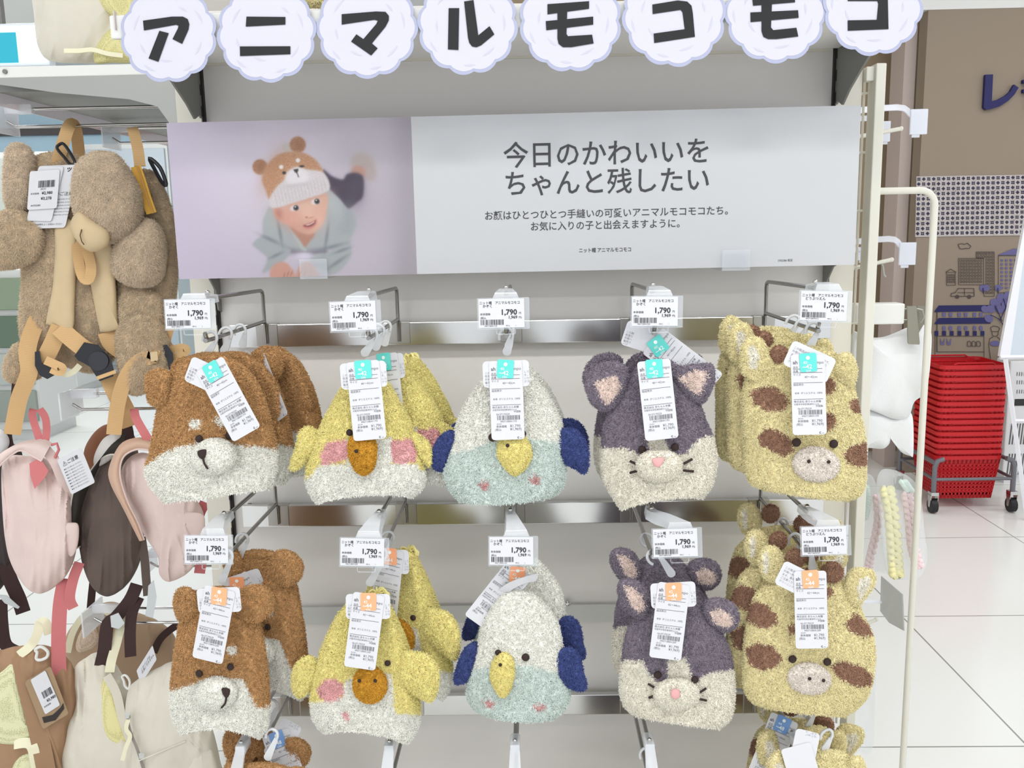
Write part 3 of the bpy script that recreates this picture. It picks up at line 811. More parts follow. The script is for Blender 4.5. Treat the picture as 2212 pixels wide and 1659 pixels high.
# photo, painted on a fine grid of points (a flat print)
def Q(L): return np.array([(340 + x / 3.814, 200 + y / 3.814) for x, y in L], float)
nx, ny = 400, 250
U, Vv = np.meshgrid(np.linspace(0, uP, nx), np.linspace(0, BH, ny))
pv = O + U[..., None] * ex + Vv[..., None] * ey - np.array([0, 0.0004, 0])
PP = proj(pv)
X = (PP[..., 0] - 340) * 3.814; Yc_ = (PP[..., 1] - 200) * 3.814
rng = np.random.default_rng(5)
img = np.zeros((ny, nx, 3))
g0 = np.clip(X / 2100, 0, 1)[..., None]
img[:] = np.array([198, 188, 208]) * (1 - g0) + np.array([190, 182, 192]) * g0
img += np.exp(-(((X - 900) / 700) ** 2 + ((Yc_ - 700) / 500) ** 2))[..., None] * np.array([16, 16, 14])
img -= np.exp(-(((X - 2080) / 160) ** 2))[..., None] * 22
img -= np.exp(-(((X - 1750) / 300) ** 2 + ((Yc_ - 600) / 350) ** 2))[..., None] * 6
def lay(mask, col, tex=0):
    m = mask[..., None]; c = np.array(col, float)
    if tex: c = c + (rng.normal(size=mask.shape) * tex)[..., None]
    img[:] = img * (1 - m) + c * m
def sdp(L):
    L = np.asarray(L, float); d = np.full(X.shape, 1e9); n = len(L)
    for i in range(n):
        a = L[i]; b = L[(i + 1) % n]; ab = b - a
        t = np.clip(((X - a[0]) * ab[0] + (Yc_ - a[1]) * ab[1]) / max(ab @ ab, 1e-9), 0, 1)
        d = np.minimum(d, np.hypot(X - a[0] - t * ab[0], Yc_ - a[1] - t * ab[1]))
    return np.where(inpoly(np.stack([X, Yc_], -1), L), -d, d)
def pol(L, col, soft=3, smooth=True, tex=0):
    L = cat_rom(L, len(L) * 5, True) if smooth else L
    lay(1 / (1 + np.exp(np.clip(sdp(L) / soft, -30, 30))), col, tex)
def blob(cx, cy, rx, ry, col, soft=0.08, rot=0, k=1.0, tex=0):
    c, s = math.cos(math.radians(rot)), math.sin(math.radians(rot)); x = X - cx; y = Yc_ - cy
    r = np.sqrt(((x * c + y * s) / rx) ** 2 + ((-x * s + y * c) / ry) ** 2)
    lay(k / (1 + np.exp(np.clip((r - 1) / soft, -30, 30))), col, tex)
blob(1500, 900, 330, 220, (172, 162, 176), 0.3, 20, 0.6)
blob(1690, 590, 100, 95, (183, 170, 166), 0.12, 30)
blob(1740, 650, 60, 80, (176, 162, 160), 0.15, -20)
blob(1655, 655, 58, 52, (190, 146, 130), 0.12)
pol([(1365, 640), (1440, 690), (1525, 715), (1565, 672), (1640, 662), (1697, 705), (1692, 850), (1650, 900), (1580, 955), (1545, 940), (1500, 880), (1400, 790)], (66, 56, 74), 6)
blob(1640, 800, 50, 90, (76, 64, 84), 0.4, 0, 0.7)
SH = (168, 172, 175)
pol([(950, 940), (885, 1010), (866, 1100), (885, 1200), (1030, 1290), (1200, 1305), (1370, 1290), (1560, 1230), (1640, 1070), (1560, 950), (1420, 800), (1380, 830), (1300, 1100), (1100, 1100)], SH, 5)
blob(1560, 1060, 50, 110, (146, 153, 156), 0.4, 10, 0.7); blob(960, 1020, 60, 80, (174, 181, 182), 0.4, 0, 0.7)
blob(1450, 930, 40, 130, (178, 184, 185), 0.4, -30, 0.7)
pol([(1010, 1275), (1200, 1300), (1380, 1290), (1380, 1340), (1200, 1330), (1040, 1320)], (122, 118, 128), 10)
pol([(885, 1180), (785, 1245), (835, 1300), (905, 1370), (865, 1482), (950, 1450), (1040, 1390), (1100, 1300), (1030, 1260)], (164, 169, 172), 5)
pol([(1400, 1230), (1560, 1170), (1597, 1280), (1585, 1370), (1500, 1470), (1420, 1500), (1390, 1460), (1310, 1440), (1250, 1380), (1310, 1330), (1420, 1310)], (167, 172, 174), 5)
for a in ((930, 1210, 75, 14, 25), (980, 1340, 50, 12, -25), (1440, 1270, 90, 14, -15), (1395, 1190, 12, 90, 8), (1010, 1150, 12, 90, -10), (1480, 1400, 80, 14, -35), (1520, 1300, 60, 12, -20)):
    blob(a[0], a[1], a[2], a[3], (118, 126, 132), 0.35, a[4], 0.75)
blob(1210, 1345, 60, 28, (216, 208, 226), 0.3)
pol([(1100, 1090), (1150, 1225), (1200, 1280), (1245, 1240), (1290, 1150)], (178, 130, 112), 5)
pol([(1095, 1130), (1150, 1240), (1195, 1300), (1230, 1300), (1205, 1265), (1160, 1200)], (176, 182, 182), 4)
pol([(930, 1460), (990, 1402), (1060, 1402), (1110, 1455), (1132, 1500), (1120, 1560), (950, 1560)], (203, 152, 136), 5)
pol([(1142, 1490), (1195, 1402), (1262, 1400), (1310, 1460), (1345, 1560), (1140, 1560)], (205, 155, 140), 5)
for a in ((1075, 1495, 5, 20, 20), (1105, 1490, 4, 18, 25), (1045, 1505, 5, 18, 10), (1180, 1485, 5, 22, 30), (1210, 1500, 5, 20, 25)): blob(a[0], a[1], a[2], a[3], (164, 112, 100), 0.4, a[4], 0.8)
# face
pol([(960, 930), (1005, 1050), (1080, 1092), (1180, 1150), (1265, 1166), (1340, 1112), (1386, 1010), (1394, 830), (1200, 850)], (214, 168, 148), 4)
blob(1000, 995, 38, 56, (206, 150, 132), 0.12, -18); blob(1002, 1000, 16, 30, (178, 118, 104), 0.4, -18)
blob(1080, 1060, 80, 50, (190, 140, 122), 0.5, 30, 0.6); blob(1230, 960, 60, 60, (228, 186, 166), 0.5, 0, 0.8); blob(1340, 1010, 40, 80, (222, 178, 160), 0.5, 0, 0.6)
blob(1100, 1020, 60, 40, (222, 160, 146), 0.5, 0, 0.6); blob(1200, 1130, 70, 30, (200, 150, 132), 0.5, 20, 0.5); blob(1220, 870, 140, 24, (186, 140, 126), 0.5, -15, 0.6)
for (ex_, ey_, r_) in ((1130, 952, -12), (1303, 898, -14)):
    blob(ex_ + 2, ey_, 37, 23, (226, 216, 216), 0.12, r_); blob(ex_ + 12, ey_ - 2, 22, 22, (70, 62, 64), 0.12)
    blob(ex_ + 14, ey_ - 2, 11, 11, (30, 26, 30), 0.25); blob(ex_ + 7, ey_ - 10, 5, 5, (240, 240, 242), 0.3)
blob(1242, 985, 26, 40, (226, 182, 164), 0.35, 15, 0.7); blob(1252, 1014, 30, 20, (228, 180, 162), 0.3); blob(1266, 1030, 18, 5, (182, 126, 112), 0.4, -15, 0.7); blob(1230, 1027, 8, 6, (170, 114, 100), 0.4)
pol([(1198, 1094), (1238, 1078), (1280, 1060), (1312, 1040), (1314, 1078), (1290, 1106), (1250, 1124), (1212, 1118)], (206, 132, 124), 4)
pol([(1206, 1095), (1240, 1088), (1280, 1070), (1305, 1050), (1303, 1074), (1278, 1096), (1245, 1106), (1216, 1104)], (128, 66, 64), 3)
pol([(1230, 1090), (1262, 1080), (1290, 1064), (1288, 1071), (1262, 1087), (1234, 1095)], (228, 216, 212), 2)
blob(1330, 1050, 30, 36, (234, 180, 166), 0.5, 0, 0.6); blob(1110, 1050, 44, 34, (226, 166, 152), 0.5, 0, 0.6)
# the printed hat
blob(1068, 450, 42, 40, (194, 188, 186), 0.12)
for (cx, cy, r) in ((846, 613, 62), (1156, 430, 66)):
    blob(cx, cy, r, r * 1.02, (168, 120, 90), 0.06, 0, 1, 9); blob(cx + 8, cy + 4, r * 0.5, r * 0.6, (148, 102, 76), 0.3, 0, 0.7)
pol([(862, 720), (880, 640), (930, 565), (1000, 510), (1080, 488), (1180, 490), (1280, 535), (1340, 600), (1375, 680), (1370, 770), (1200, 720), (1000, 830), (925, 880), (890, 800)], (188, 140, 106), 5, True, 9)
blob(950, 640, 60, 150, (178, 130, 96), 0.4, 25, 0.6)
pol([(925, 870), (985, 775), (1050, 715), (1080, 650), (1150, 612), (1220, 632), (1300, 640), (1370, 662), (1417, 740), (1402, 812), (1240, 872), (1100, 915), (1000, 946), (935, 942)], (211, 203, 205), 4, True, 5)
for k in range(16):
    x0 = 975 + k * 27; blob(x0, 905 - k * 7.2 - 35, 4, 50, (184, 174, 180), 0.6, -12, 0.55)
blob(1150, 695, 95, 70, (224, 217, 220), 0.1, -5, 1, 3); blob(1150, 762, 85, 14, (184, 176, 182), 0.4, -8, 0.6)
pol([(1120, 634), (1158, 627), (1162, 640), (1148, 664), (1132, 655)], (60, 50, 50), 2, False); pol([(1146, 655), (1152, 655), (1166, 695), (1160, 697)], (64, 54, 54), 2, False)
blob(1020, 613, 17, 17, (232, 224, 222), 0.15); blob(1158, 558, 18, 17, (232, 224, 222), 0.15); blob(1044, 661, 15, 13, (56, 44, 42), 0.15); blob(1190, 607, 20, 9, (60, 46, 44), 0.2)
img += rng.normal(size=(ny, nx, 1)) * 1.0
img = np.clip(img * 0.92, 0, 255) / 255
linimg = np.where(img <= 0.04045, img / 12.92, ((img + 0.055) / 1.055) ** 2.4)
I = np.arange(nx * ny).reshape(ny, nx)
q = np.stack([I[:-1, :-1], I[:-1, 1:], I[1:, 1:], I[1:, :-1]], -1).reshape(-1, 4)
pm = bpy.data.materials.new('printed_photo'); pm.use_nodes = True
at_ = pm.node_tree.nodes.new('ShaderNodeAttribute'); at_.attribute_name = 'print'
pm.node_tree.links.new(at_.outputs['Color'], pm.node_tree.nodes['Principled BSDF'].inputs['Base Color']); pm.node_tree.nodes['Principled BSDF'].inputs['Roughness'].default_value = 0.35
me = np_mesh('printed_photo', pv.reshape(-1, 3), q, np.zeros((0, 3), int), np.zeros(len(q)), np.zeros(0), [pm], ctr)
ca = me.color_attributes.new('print', 'FLOAT_COLOR', 'POINT')
ca.data.foreach_set('color', np.concatenate([linimg.reshape(-1, 3), np.ones((nx * ny, 1))], 1).astype(np.float32).ravel())
o = bpy.data.objects.new('printed_photo', me); COL.objects.link(o); o.parent = board
# lettering
mb = MB()
def bp(x, y):
    d = np.array(at(x, y, YB)) - O; return d @ ex, d @ ey
def line(text, xl, yb, xr, size_px, bold):
    """text whose baseline starts at picture point (xl, yb) and which ends near xr"""
    u, v = bp(xl, yb); u2, v2 = bp(xr, yb); s = size_px * mpp(YB)
    Vg, _ = glyphs(text, s, bold); w = Vg[:, 0].max() - Vg[:, 0].min()
    sq = (u2 - u) / w
    write(mb, [(text, u - Vg[:, 0].min() * sq, v, s, bold, 'LEFT', sq)], O, ex, ey, 0.0006)
LETM = M('poster_lettering', (64, 64, 68), 0.5)
line('今日のかわいいを', 1088, 358, 1530, 56, 0.009)
line('ちゃんと残したい', 1093, 419, 1531, 56, 0.009)
mb.build('heading_lettering', LETM, board); mb = MB()
line('お顔はひとつひとつ手縫いの可愛いアニマルモコモコたち。', 1048, 474, 1572, 20, 0.008)
line('お気に入りの子と出会えますように。', 1147, 497, 1468, 20, 0.008)
mb.build('text_lettering', LETM, board); mb = MB()
line('ニット帽 アニマルモコモコ', 1251, 545, 1363, 10.5, 0.012)
mb.build('caption_lettering', LETM, board); mb = MB()
line('2702286 販促', 1680, 565, 1712, 6, 0.0)

mb.build('code_lettering', LETM, board)
# clear clips that hold the board
for k, (x, y, w, hh_) in enumerate(((677, 560, 62, 42), (1590, 540, 60, 44))):
    c0 = at(x - w / 2, y, YB - 0.008); c1 = at(x + w / 2, y + hh_, YB - 0.008)
    t = thing('board_clip', 'clear acrylic lip holding the poster board below the %s' % ('baby photo' if k == 0 else 'blank end of the lettering'), 'clip', tuple(c0), 'clear lips under the poster')
    m2 = MB(); m2.rbox((c0.x, YB - 0.010, c1.z), (c1.x, YB - 0.008, c0.z), 0.0006); m2.build('front_lip', CLEAR, t)
    m2 = MB(); m2.rbox((c0.x, YB - 0.008, c1.z), (c1.x, -0.02, c1.z + 0.002), 0.0006); m2.build('ledge', CLEAR, t)
# ------------------------------------------------------------------ the animal hats
HGRP = 'fluffy animal hats on the hooks'
YH = -0.345
def eye_at(hat, V, P, fr, x, y, r=8.5, name='eye', mat=None, sq=0.6, lift=0.0050, seg=12):
    d = depth_at(V, P, fr, x, y) + lift
    c = fr(np.array([x, y]), d); rr = r * mpp(fr.Y)
    mb = MB(); mb.ball(c, rr, rr * sq, rr, seg, 8)
    return mb.build(name, mat or STITCH, hat, smooth=60)
def stitch(hat, V, P, fr, pts, r=0.0016, name='whisker', mat=None, lift=0.006, dep=None):
    pts = cat_rom(pts, max(6, len(pts) * 3))
    path = [fr(p, (depth_at(V, P, fr, p[0], p[1]) if dep is None else dep) + lift) for p in pts]
    mb = MB(); mb.tube([tuple(p) for p in path], r, 6)
    return mb.build(name, mat or STITCH, hat, smooth=60)
def new_hat(name, label, x, y, Y=YH):
    return thing(name, label, 'hat', tuple(at(x, y, Y)), HGRP)
def parts_of(hat, V, P, fr, specs):
    for nm, outline, t, off, mats, zone, kw in specs:
        kw = dict(kw); dens = kw.pop('dens', 190000); L = kw.pop('L', 0.0072)
        g = puff(fr, outline, t, off, **kw)
        fuzzy(nm, hat, [(g[0], g[1], zone)], mats, dens=dens, L=L, view=fr.dir)

def dog_hat(label, x0, y0, rows, line, muz, nose, mouth, eyes, brows, ears, extra=None, creases=(), T=0.036, seed=1, Y=YH):
    hat = new_hat('dog_hat', label, x0, y0, Y); fr = Fr(*muz[:2], Y)
    V, P = bag_loft(fr, rows, T, seed, rib=(line[0][1], 15, 0.0016), creases=creases)
    def zone(p):
        z = below(p, line).astype(int)
        if extra is not None: z = np.where(inpoly(p, extra), 0, z)
        for b in brows: z = np.where(inell(p, *b), 1, z)
        return z
    fuzzy('hat_body', hat, [(V, P, zone)], [FUR['brown'], FUR['white']], view=fr.dir)
    d = depth_at(V, P, fr, muz[0], muz[1])
    mg = puff(fr, ell(muz[0], muz[1], muz[2], muz[3], -8), 0.024, d + 0.004)
    fuzzy('muzzle', hat, [(mg[0], mg[1], 0)], [FUR['white']], L=0.0038, view=fr.dir)
    g = puff(fr, nose, 0.004, depth_at(mg[0], mg[1], fr, np.mean([q[0] for q in nose]), np.mean([q[1] for q in nose])) + 0.003, n=20, rings=5)
    mb = MB(); mb.grid(g[0]); mb.build('nose', STITCH, hat, smooth=60)
    stitch(hat, mg[0], mg[1], fr, mouth, 0.0017, 'mouth', lift=0.0045)
    for e in eyes: eye_at(hat, V, P, fr, *e)
    for k, (outl, off, inn) in enumerate(ears):
        g = puff(fr, outl, 0.016, off, fold=0.004, seed=seed + k)
        fuzzy('ear', hat, [(g[0], g[1], (lambda p, inn=inn: inpoly(p, inn).astype(int)) if inn else 0)], [FUR['brown'], FUR['white']], view=fr.dir, L=0.0047)
    return hat, fr, V, P

# --- dog, upper row
h, fr, V, P = dog_hat('caramel dog hat with skewed price tag, foremost on the upper hook', 487, 780,
    [(388, 786, 500, 776), (362, 812, 535, 800), (344, 868, 566, 850), (333, 930, 583, 905), (322, 985, 595, 955), (314, 1015, 598, 985), (322, 1045, 595, 1018), (342, 1070, 588, 1043), (354, 1083, 583, 1052)],
    [(310, 1012), (340, 990), (365, 972), (392, 964), (410, 962), (430, 955), (470, 946), (500, 957), (520, 962), (560, 962), (600, 972)],
    (462, 985, 46, 36), [(428, 976), (436, 972), (446, 972), (445, 986), (438, 992), (430, 986)], [(440, 988), (442, 1000), (449, 1011)],
    [(431, 949, 8.5), (494, 943, 8.5)], [(423, 917, 13, 11), (477, 911, 12, 11)],
    [([(318, 815), (330, 803), (352, 800), (368, 812), (366, 840), (362, 868), (345, 880), (325, 870), (318, 845)], 0.020, None),
     ([(372, 790), (385, 775), (405, 772), (420, 785), (425, 812), (400, 825), (375, 815)], -0.012, None),
     ([(500, 800), (515, 792), (535, 805), (555, 835), (570, 872), (578, 905), (555, 905), (525, 870), (503, 835)], 0.018, None)], seed=3,
    creases=[(525, 835, 575, 960, 14, 0.008)])
DOG1 = h
hanger(h, 441, 776, 452, 702, YH, (0, 0))
hang_tag(h, 457, 797, YH - 0.075, 29, 'teal', yaw=-8, tilt=-6, sang=0, wang=-52, woff=(-3, -2))

# --- dog, lower row
h, fr, V, P = dog_hat('caramel dog hat with folded side and orange size sticker, foremost on the middle hook', 475, 1272,
    [(405, 1292, 540, 1288), (392, 1330, 556, 1322), (381, 1388, 568, 1380), (374, 1440, 576, 1436), (369, 1490, 580, 1490, -4), (369, 1530, 581, 1535, -8), (378, 1562, 578, 1568, -12), (390, 1583, 563, 1592, -16)],
    [(366, 1492), (395, 1484), (425, 1474), (440, 1466), (520, 1464), (533, 1480), (545, 1510), (553, 1528), (580, 1524), (590, 1520)],
    (468, 1497, 42, 34), [(478, 1488), (487, 1486), (496, 1490), (494, 1502), (488, 1508), (481, 1500)], [(488, 1506), (486, 1518), (478, 1528)],
    [(431, 1456, 8.5), (497, 1442, 8)], [(501, 1406, 11, 10, -20)],
    [([(379, 1290), (390, 1275), (410, 1275), (425, 1292), (425, 1330), (405, 1347), (388, 1340), (378, 1315)], 0.018, None),
     ([(516, 1285), (535, 1271), (565, 1271), (588, 1290), (585, 1320), (565, 1340), (540, 1345), (515, 1330)], 0.026, None)], seed=5,
    creases=[(520, 1345, 560, 1530, 16, 0.012)])
DOG2 = h
hanger(h, 476, 1262, 485, 1190, YH, (0, 1))
hang_tag(h, 474, 1282, YH - 0.072, -12.5, 'orange', yaw=-4, tilt=-5, sang=6, wang=16, woff=(-3, 0))

# --- dogs behind
def behind(src, label, dx, dy, dz, rotz=0.0, rotx=0.0, roty=0.0, drop=(), foot=None, wire=None):
    if foot: drop = tuple(drop) + ('hanger_hook',)
    c = copy_thing(src, label, recurse=lambda ch: not ch.name.split('.')[0] in drop)
    c.location = Vector(src.location) + Vector((dx, dy, dz)); c.rotation_euler = (rotx, roty, rotz)
    if foot: hanger(c, foot[0], foot[1], 0, 0, c.location.y, wire)
    return c
behind(DOG1, 'caramel dog hat right behind the front one on the upper hook', 0.014, 0.075, -0.010, -0.12, roty=0.03, drop=('hang_tag',), foot=(480, 765), wire=(0, 0))
c = behind(DOG1, 'caramel dog hat, rearmost of three on the upper hook', 0.054, 0.15, -0.010, -0.45, roty=-0.06, drop=(), foot=(522, 752), wire=(0, 0))
frc = Fr(577, 792, YH + 0.10)
g = puff(frc, [(540, 800), (545, 770), (562, 752), (585, 750), (606, 764), (611, 790), (600, 815), (575, 835), (552, 828)], 0.02, 0.012, fold=0.004, seed=8)
G = np.array(world_mat(c).inverted())
fuzzy('ear', c, [(g[0] @ G[:3, :3].T + G[:3, 3] + np.array(origin_of(c)), g[1], 0)], [FUR['brown']], view=frc.dir, L=0.0047)
c = behind(DOG2, 'caramel dog hat with upright ear, second on the middle hook', 0.05, 0.085, 0.034, -0.35, roty=-0.05, drop=('hang_tag',), foot=(503, 1236), wire=(0, 1))
hang_tag(c, 512, 1258, YH + 0.06, 34, 'orange', wang=-16, woff=(14, 2), sang=-34)

def chick_hat(label, x0, y0, rows, zone, beak, nostrils, eyes, wings, T=0.038, seed=1, Y=YH, creases=(), blt=0.018, boff=0.0):
    hat = new_hat('chick_hat', label, x0, y0, Y); fr = Fr(*np.mean(np.asarray(beak, float), 0), Y)
    V, P = bag_loft(fr, rows, T, seed, top=0.3, rib=(rows[-3][1] - 40, 15, 0.0014), creases=creases)
    fuzzy('hat_body', hat, [(V, P, zone)], [FUR['yellow'], FUR['white'], FUR['pink']], view=fr.dir)
    bc = np.mean(np.asarray(beak, float), 0)
    d = depth_at(V, P, fr, bc[0], bc[1])
    bg_ = puff(fr, beak, blt, d + 0.004)
    fuzzy('beak', hat, [(bg_[0], bg_[1], 0)], [FUR['mustard']], L=0.0040, view=fr.dir)
    for q in nostrils: eye_at(hat, bg_[0], bg_[1], fr, q[0], q[1], 4.2, 'nostril', sq=0.6)
    for e in eyes: eye_at(hat, V, P, fr, *e)
    for k, (outl, t, off) in enumerate(wings):
        g = puff(fr, outl, t, off, fold=0.003, seed=seed + k)
        fuzzy('wing', hat, [(g[0], g[1], 0)], [FUR['yellow']], view=fr.dir, L=0.0047)
    return hat, fr, V, P
def top_yarn(hat, x, y, Y, n=7, seed=1, s=1.0):
    """loops of loose yarn knotted on the crown"""
    rg = random.Random(seed); mb = MB(); p = at(x, y, Y)
    for i in range(n):
        a = rg.uniform(0, 6.28); r = rg.uniform(0.004, 0.016) * s; h_ = rg.uniform(0.003, 0.013) * s
        dx, dy = math.cos(a) * r, math.sin(a) * r * 0.6
        pts = [p, p + Vector((dx * 0.4, dy * 0.4, h_ * 0.7)), p + Vector((dx, dy, h_)), p + Vector((dx * 1.4, dy * 1.4, h_ * 0.4)), p + Vector((dx * 1.3, dy * 1.3, -0.004))]
        mb.tube([tuple(q) for q in cat_rom([tuple(q) for q in pts], 10)], 0.0017, 6)
    return mb.build('crown_yarn', FUR['yellow'], hat, smooth=60)

# --- chick, upper row
def z(p):
    r = below(p, [(640, 1040), (672, 1030), (690, 1006), (715, 1003), (755, 1000), (842, 1000), (900, 1002), (905, 1015), (930, 1018)]).astype(int)
    r = np.where(inpoly(p, [(752, 948), (845, 946), (845, 1010), (750, 1010)]), 1, r)
    r = np.where(inpoly(p, [(708, 955), (750, 950), (757, 985), (740, 995), (697, 1004), (694, 985)]), 2, r)
    return np.where(inpoly(p, [(843, 951), (885, 948), (899, 960), (897, 995), (870, 1003), (848, 998), (841, 975)]), 2, r)
h, fr, V, P = chick_hat('yellow chick hat with straight tag and teal sticker, foremost on its upper hook', 783, 790,
    [(765, 806, 818, 806), (742, 832, 842, 834), (722, 865, 862, 868), (698, 910, 888, 918), (676, 958, 903, 968), (664, 1002, 915, 1008), (661, 1036, 918, 1040, 2), (668, 1062, 908, 1060, -5), (682, 1084, 894, 1070, -12)],
    z, [(757, 950), (783, 943), (808, 952), (811, 985), (803, 1012), (785, 1024), (768, 1013), (756, 985)], [(770, 975)], [(756, 936, 7.5), (812, 937, 7)],
    [([(664, 922), (684, 930), (692, 945), (680, 968), (662, 992), (648, 1010), (631, 1015), (629, 1000), (640, 968), (648, 935)], 0.013, 0.004),
     ([(880, 930), (905, 940), (925, 958), (933, 985), (930, 1005), (920, 1003), (905, 985), (888, 955)], 0.012, 0.006)], seed=12)
CHK1 = h
top_yarn(h, 785, 800, YH, 14, 2)
hanger(h, 783, 769, 794, 700, YH, (1, 0))
hang_tag(h, 784, 792, YH - 0.052, 4.5, 'teal', yaw=0, tilt=-8, sang=-1, wang=-1, woff=(0, -2))

# --- chick, lower row
def z(p):
    r = below(p, [(660, 1518), (700, 1514), (740, 1505), (748, 1470), (765, 1462), (845, 1455), (850, 1500), (853, 1538), (885, 1540), (920, 1545)]).astype(int)
    r = np.where(inell(p, 716, 1490, 28, 24, -15), 2, r)
    r = np.where(inpoly(p, [(738, 1538), (752, 1535), (758, 1555), (748, 1556)]), 2, r)
    return r
h, fr, V, P = chick_hat('yellow chick hat with folded side and slanted tag, foremost on its middle hook', 795, 1270,
    [(762, 1294, 832, 1290), (735, 1322, 850, 1325), (712, 1362, 874, 1378), (692, 1410, 888, 1420), (677, 1460, 900, 1470), (671, 1512, 906, 1520), (674, 1545, 905, 1555, -4), (684, 1566, 897, 1582, -10), (698, 1580, 882, 1604, -14)],
    z, ell(799, 1479, 35, 38, 0), [(810, 1471), (777, 1471)], [(836, 1434, 7)],
    [([(675, 1418), (684, 1440), (676, 1475), (660, 1500), (643, 1505), (632, 1485), (634, 1450), (650, 1425)], 0.014, 0.0),
     ([(855, 1440), (868, 1412), (895, 1410), (925, 1420), (942, 1450), (940, 1490), (928, 1514), (905, 1505), (880, 1490), (858, 1470)], 0.018, 0.040)], seed=15,
    creases=[(845, 1330, 880, 1530, 20, 0.016)])
CHK2 = h
top_yarn(h, 815, 1285, YH, 16, 5)
hanger(h, 795, 1266, 805, 1205, YH, (1, 1))
hang_tag(h, 796, 1294, YH - 0.058, -8.5, 'orange', yaw=0, tilt=-8, sang=8, wang=8, woff=(-1, -1))
behind(CHK1, 'yellow chick hat second in line on its upper hook', 0.040, 0.075, 0.000, -0.35, roty=-0.08, drop=(), foot=(808, 757), wire=(1, 0))
c = behind(CHK1, 'yellow chick hat third and rearmost on its upper hook', 0.054, 0.15, -0.004, -0.5, roty=-0.10, drop=('hang_tag',), foot=(828, 748), wire=(1, 0))
top_yarn(c, 845, 782, YH + 0.14, 16, 9)
c = behind(CHK2, 'yellow chick hat half hidden behind the one on the middle hook', 0.045, 0.085, 0.045, -0.35, roty=-0.06, drop=(), foot=(806, 1240), wire=(1, 1))

# --- budgie hats
def bird_hat(label, x0, y0, rows, line, beak, nostril, eyes, wings, feet, seed=1, T=0.036, Y=YH, creases=()):
    hat = new_hat('budgie_hat', label, x0, y0, Y); bc = np.mean(np.asarray(beak, float), 0); fr = Fr(bc[0], bc[1], Y)
    V, P = bag_loft(fr, rows, T, seed, rib=(rows[-3][1] - 30, 15, 0.0013), creases=creases, fold=0.003)
    def zone(p):
        r = below(p, line).astype(int)
        rg = random.Random(seed)
        for fx, fy in feet:
            for a in (-0.9, 0.0, 0.9):
                q = np.array([math.sin(a), -math.cos(a)]) * 9
                r = np.where(inell(p, fx + q[0], fy + q[1], 2.6, 8, math.degrees(a)), 2, r)
            r = np.where(inell(p, fx, fy, 9, 4, 10), 2, r)
        return r
    fuzzy('hat_body', hat, [(V, P, zone)], [FUR['white'], FUR['mint'], PINKST], view=fr.dir, jitter=2.0)
    d = depth_at(V, P, fr, bc[0], bc[1])
    g = puff(fr, beak, 0.02, d + 0.003)
    fuzzy('beak', hat, [(g[0], g[1], 0)], [FUR['beak']], L=0.0040, view=fr.dir)
    eye_at(hat, g[0], g[1], fr, nostril[0], nostril[1], 4, 'nostril')
    for e in eyes: eye_at(hat, V, P, fr, *e)
    for k, (o_, off) in enumerate(wings):
        w = puff(fr, o_, 0.012, off, fold=0.002, seed=seed + k)
        fuzzy('wing', hat, [(w[0], w[1], 0)], [FUR['navy']], view=fr.dir, L=0.0047)
    return hat, fr, V, P
h, fr, V, P = bird_hat('white and mint budgie hat with wide head on its upper hook', 1097, 795,
    [(1050, 815, 1148, 813), (1022, 848, 1178, 846), (1002, 882, 1196, 878), (986, 920, 1212, 914), (976, 960, 1219, 953), (964, 1000, 1221, 996), (960, 1030, 1221, 1028), (973, 1060, 1212, 1058, 3), (992, 1080, 1192, 1070, 8)],
    [(950, 985), (985, 978), (1020, 972), (1045, 960), (1065, 954), (1130, 944), (1150, 948), (1180, 952), (1230, 958)],
    [(1078, 960), (1088, 943), (1105, 938), (1128, 942), (1143, 962), (1146, 985), (1135, 1008), (1113, 1025), (1095, 1012), (1078, 985)], (1097, 963),
    [(1065, 946, 9), (1129, 938, 7.5)],
    [([(976, 930), (984, 942), (976, 965), (966, 992), (955, 1016), (938, 1010), (934, 988), (940, 962), (958, 938)], 0.002),
     ([(1192, 948), (1205, 930), (1228, 926), (1250, 936), (1265, 960), (1269, 990), (1263, 1021), (1240, 1010), (1218, 998), (1200, 975)], 0.010)], [(1047, 1052), (1154, 1040)], seed=21)
BRD1 = h
hanger(h, 1092, 768, 1103, 700, YH, (2, 0))
hang_tag(h, 1092, 791, YH - 0.050, 1.2, 'teal', yaw=0, tilt=-8, sang=-5, wang=0, woff=(1, 0))
h, fr, V, P = bird_hat('narrow white and mint budgie hat below a curled tag, foremost on its middle hook', 1115, 1270,
    [(1080, 1290, 1158, 1288), (1058, 1318, 1183, 1314), (1042, 1352, 1204, 1346), (1031, 1400, 1215, 1396), (1020, 1440, 1224, 1438), (1010, 1476, 1230, 1478), (1010, 1508, 1229, 1510), (1026, 1532, 1216, 1536, 4), (1050, 1543, 1196, 1550, 8)],
    [(1000, 1450), (1030, 1445), (1060, 1440), (1075, 1436), (1145, 1438), (1190, 1450), (1240, 1455)],
    [(1063, 1440), (1074, 1418), (1090, 1411), (1105, 1422), (1110, 1445), (1105, 1475), (1096, 1496), (1085, 1504), (1073, 1492), (1062, 1465)], (1081, 1437),
    [(1076, 1411, 7), (1134, 1421, 9)],
    [([(1028, 1388), (1030, 1405), (1022, 1440), (1008, 1470), (985, 1476), (984, 1455), (998, 1415), (1012, 1395)], 0.004),
     ([(1197, 1420), (1208, 1405), (1232, 1400), (1250, 1420), (1258, 1455), (1264, 1486), (1245, 1490), (1220, 1478), (1203, 1455)], 0.014)], [(1057, 1522), (1163, 1530)], seed=25)
BRD2 = h
hanger(h, 1117, 1250, 1119, 1195, YH, (2, 1))
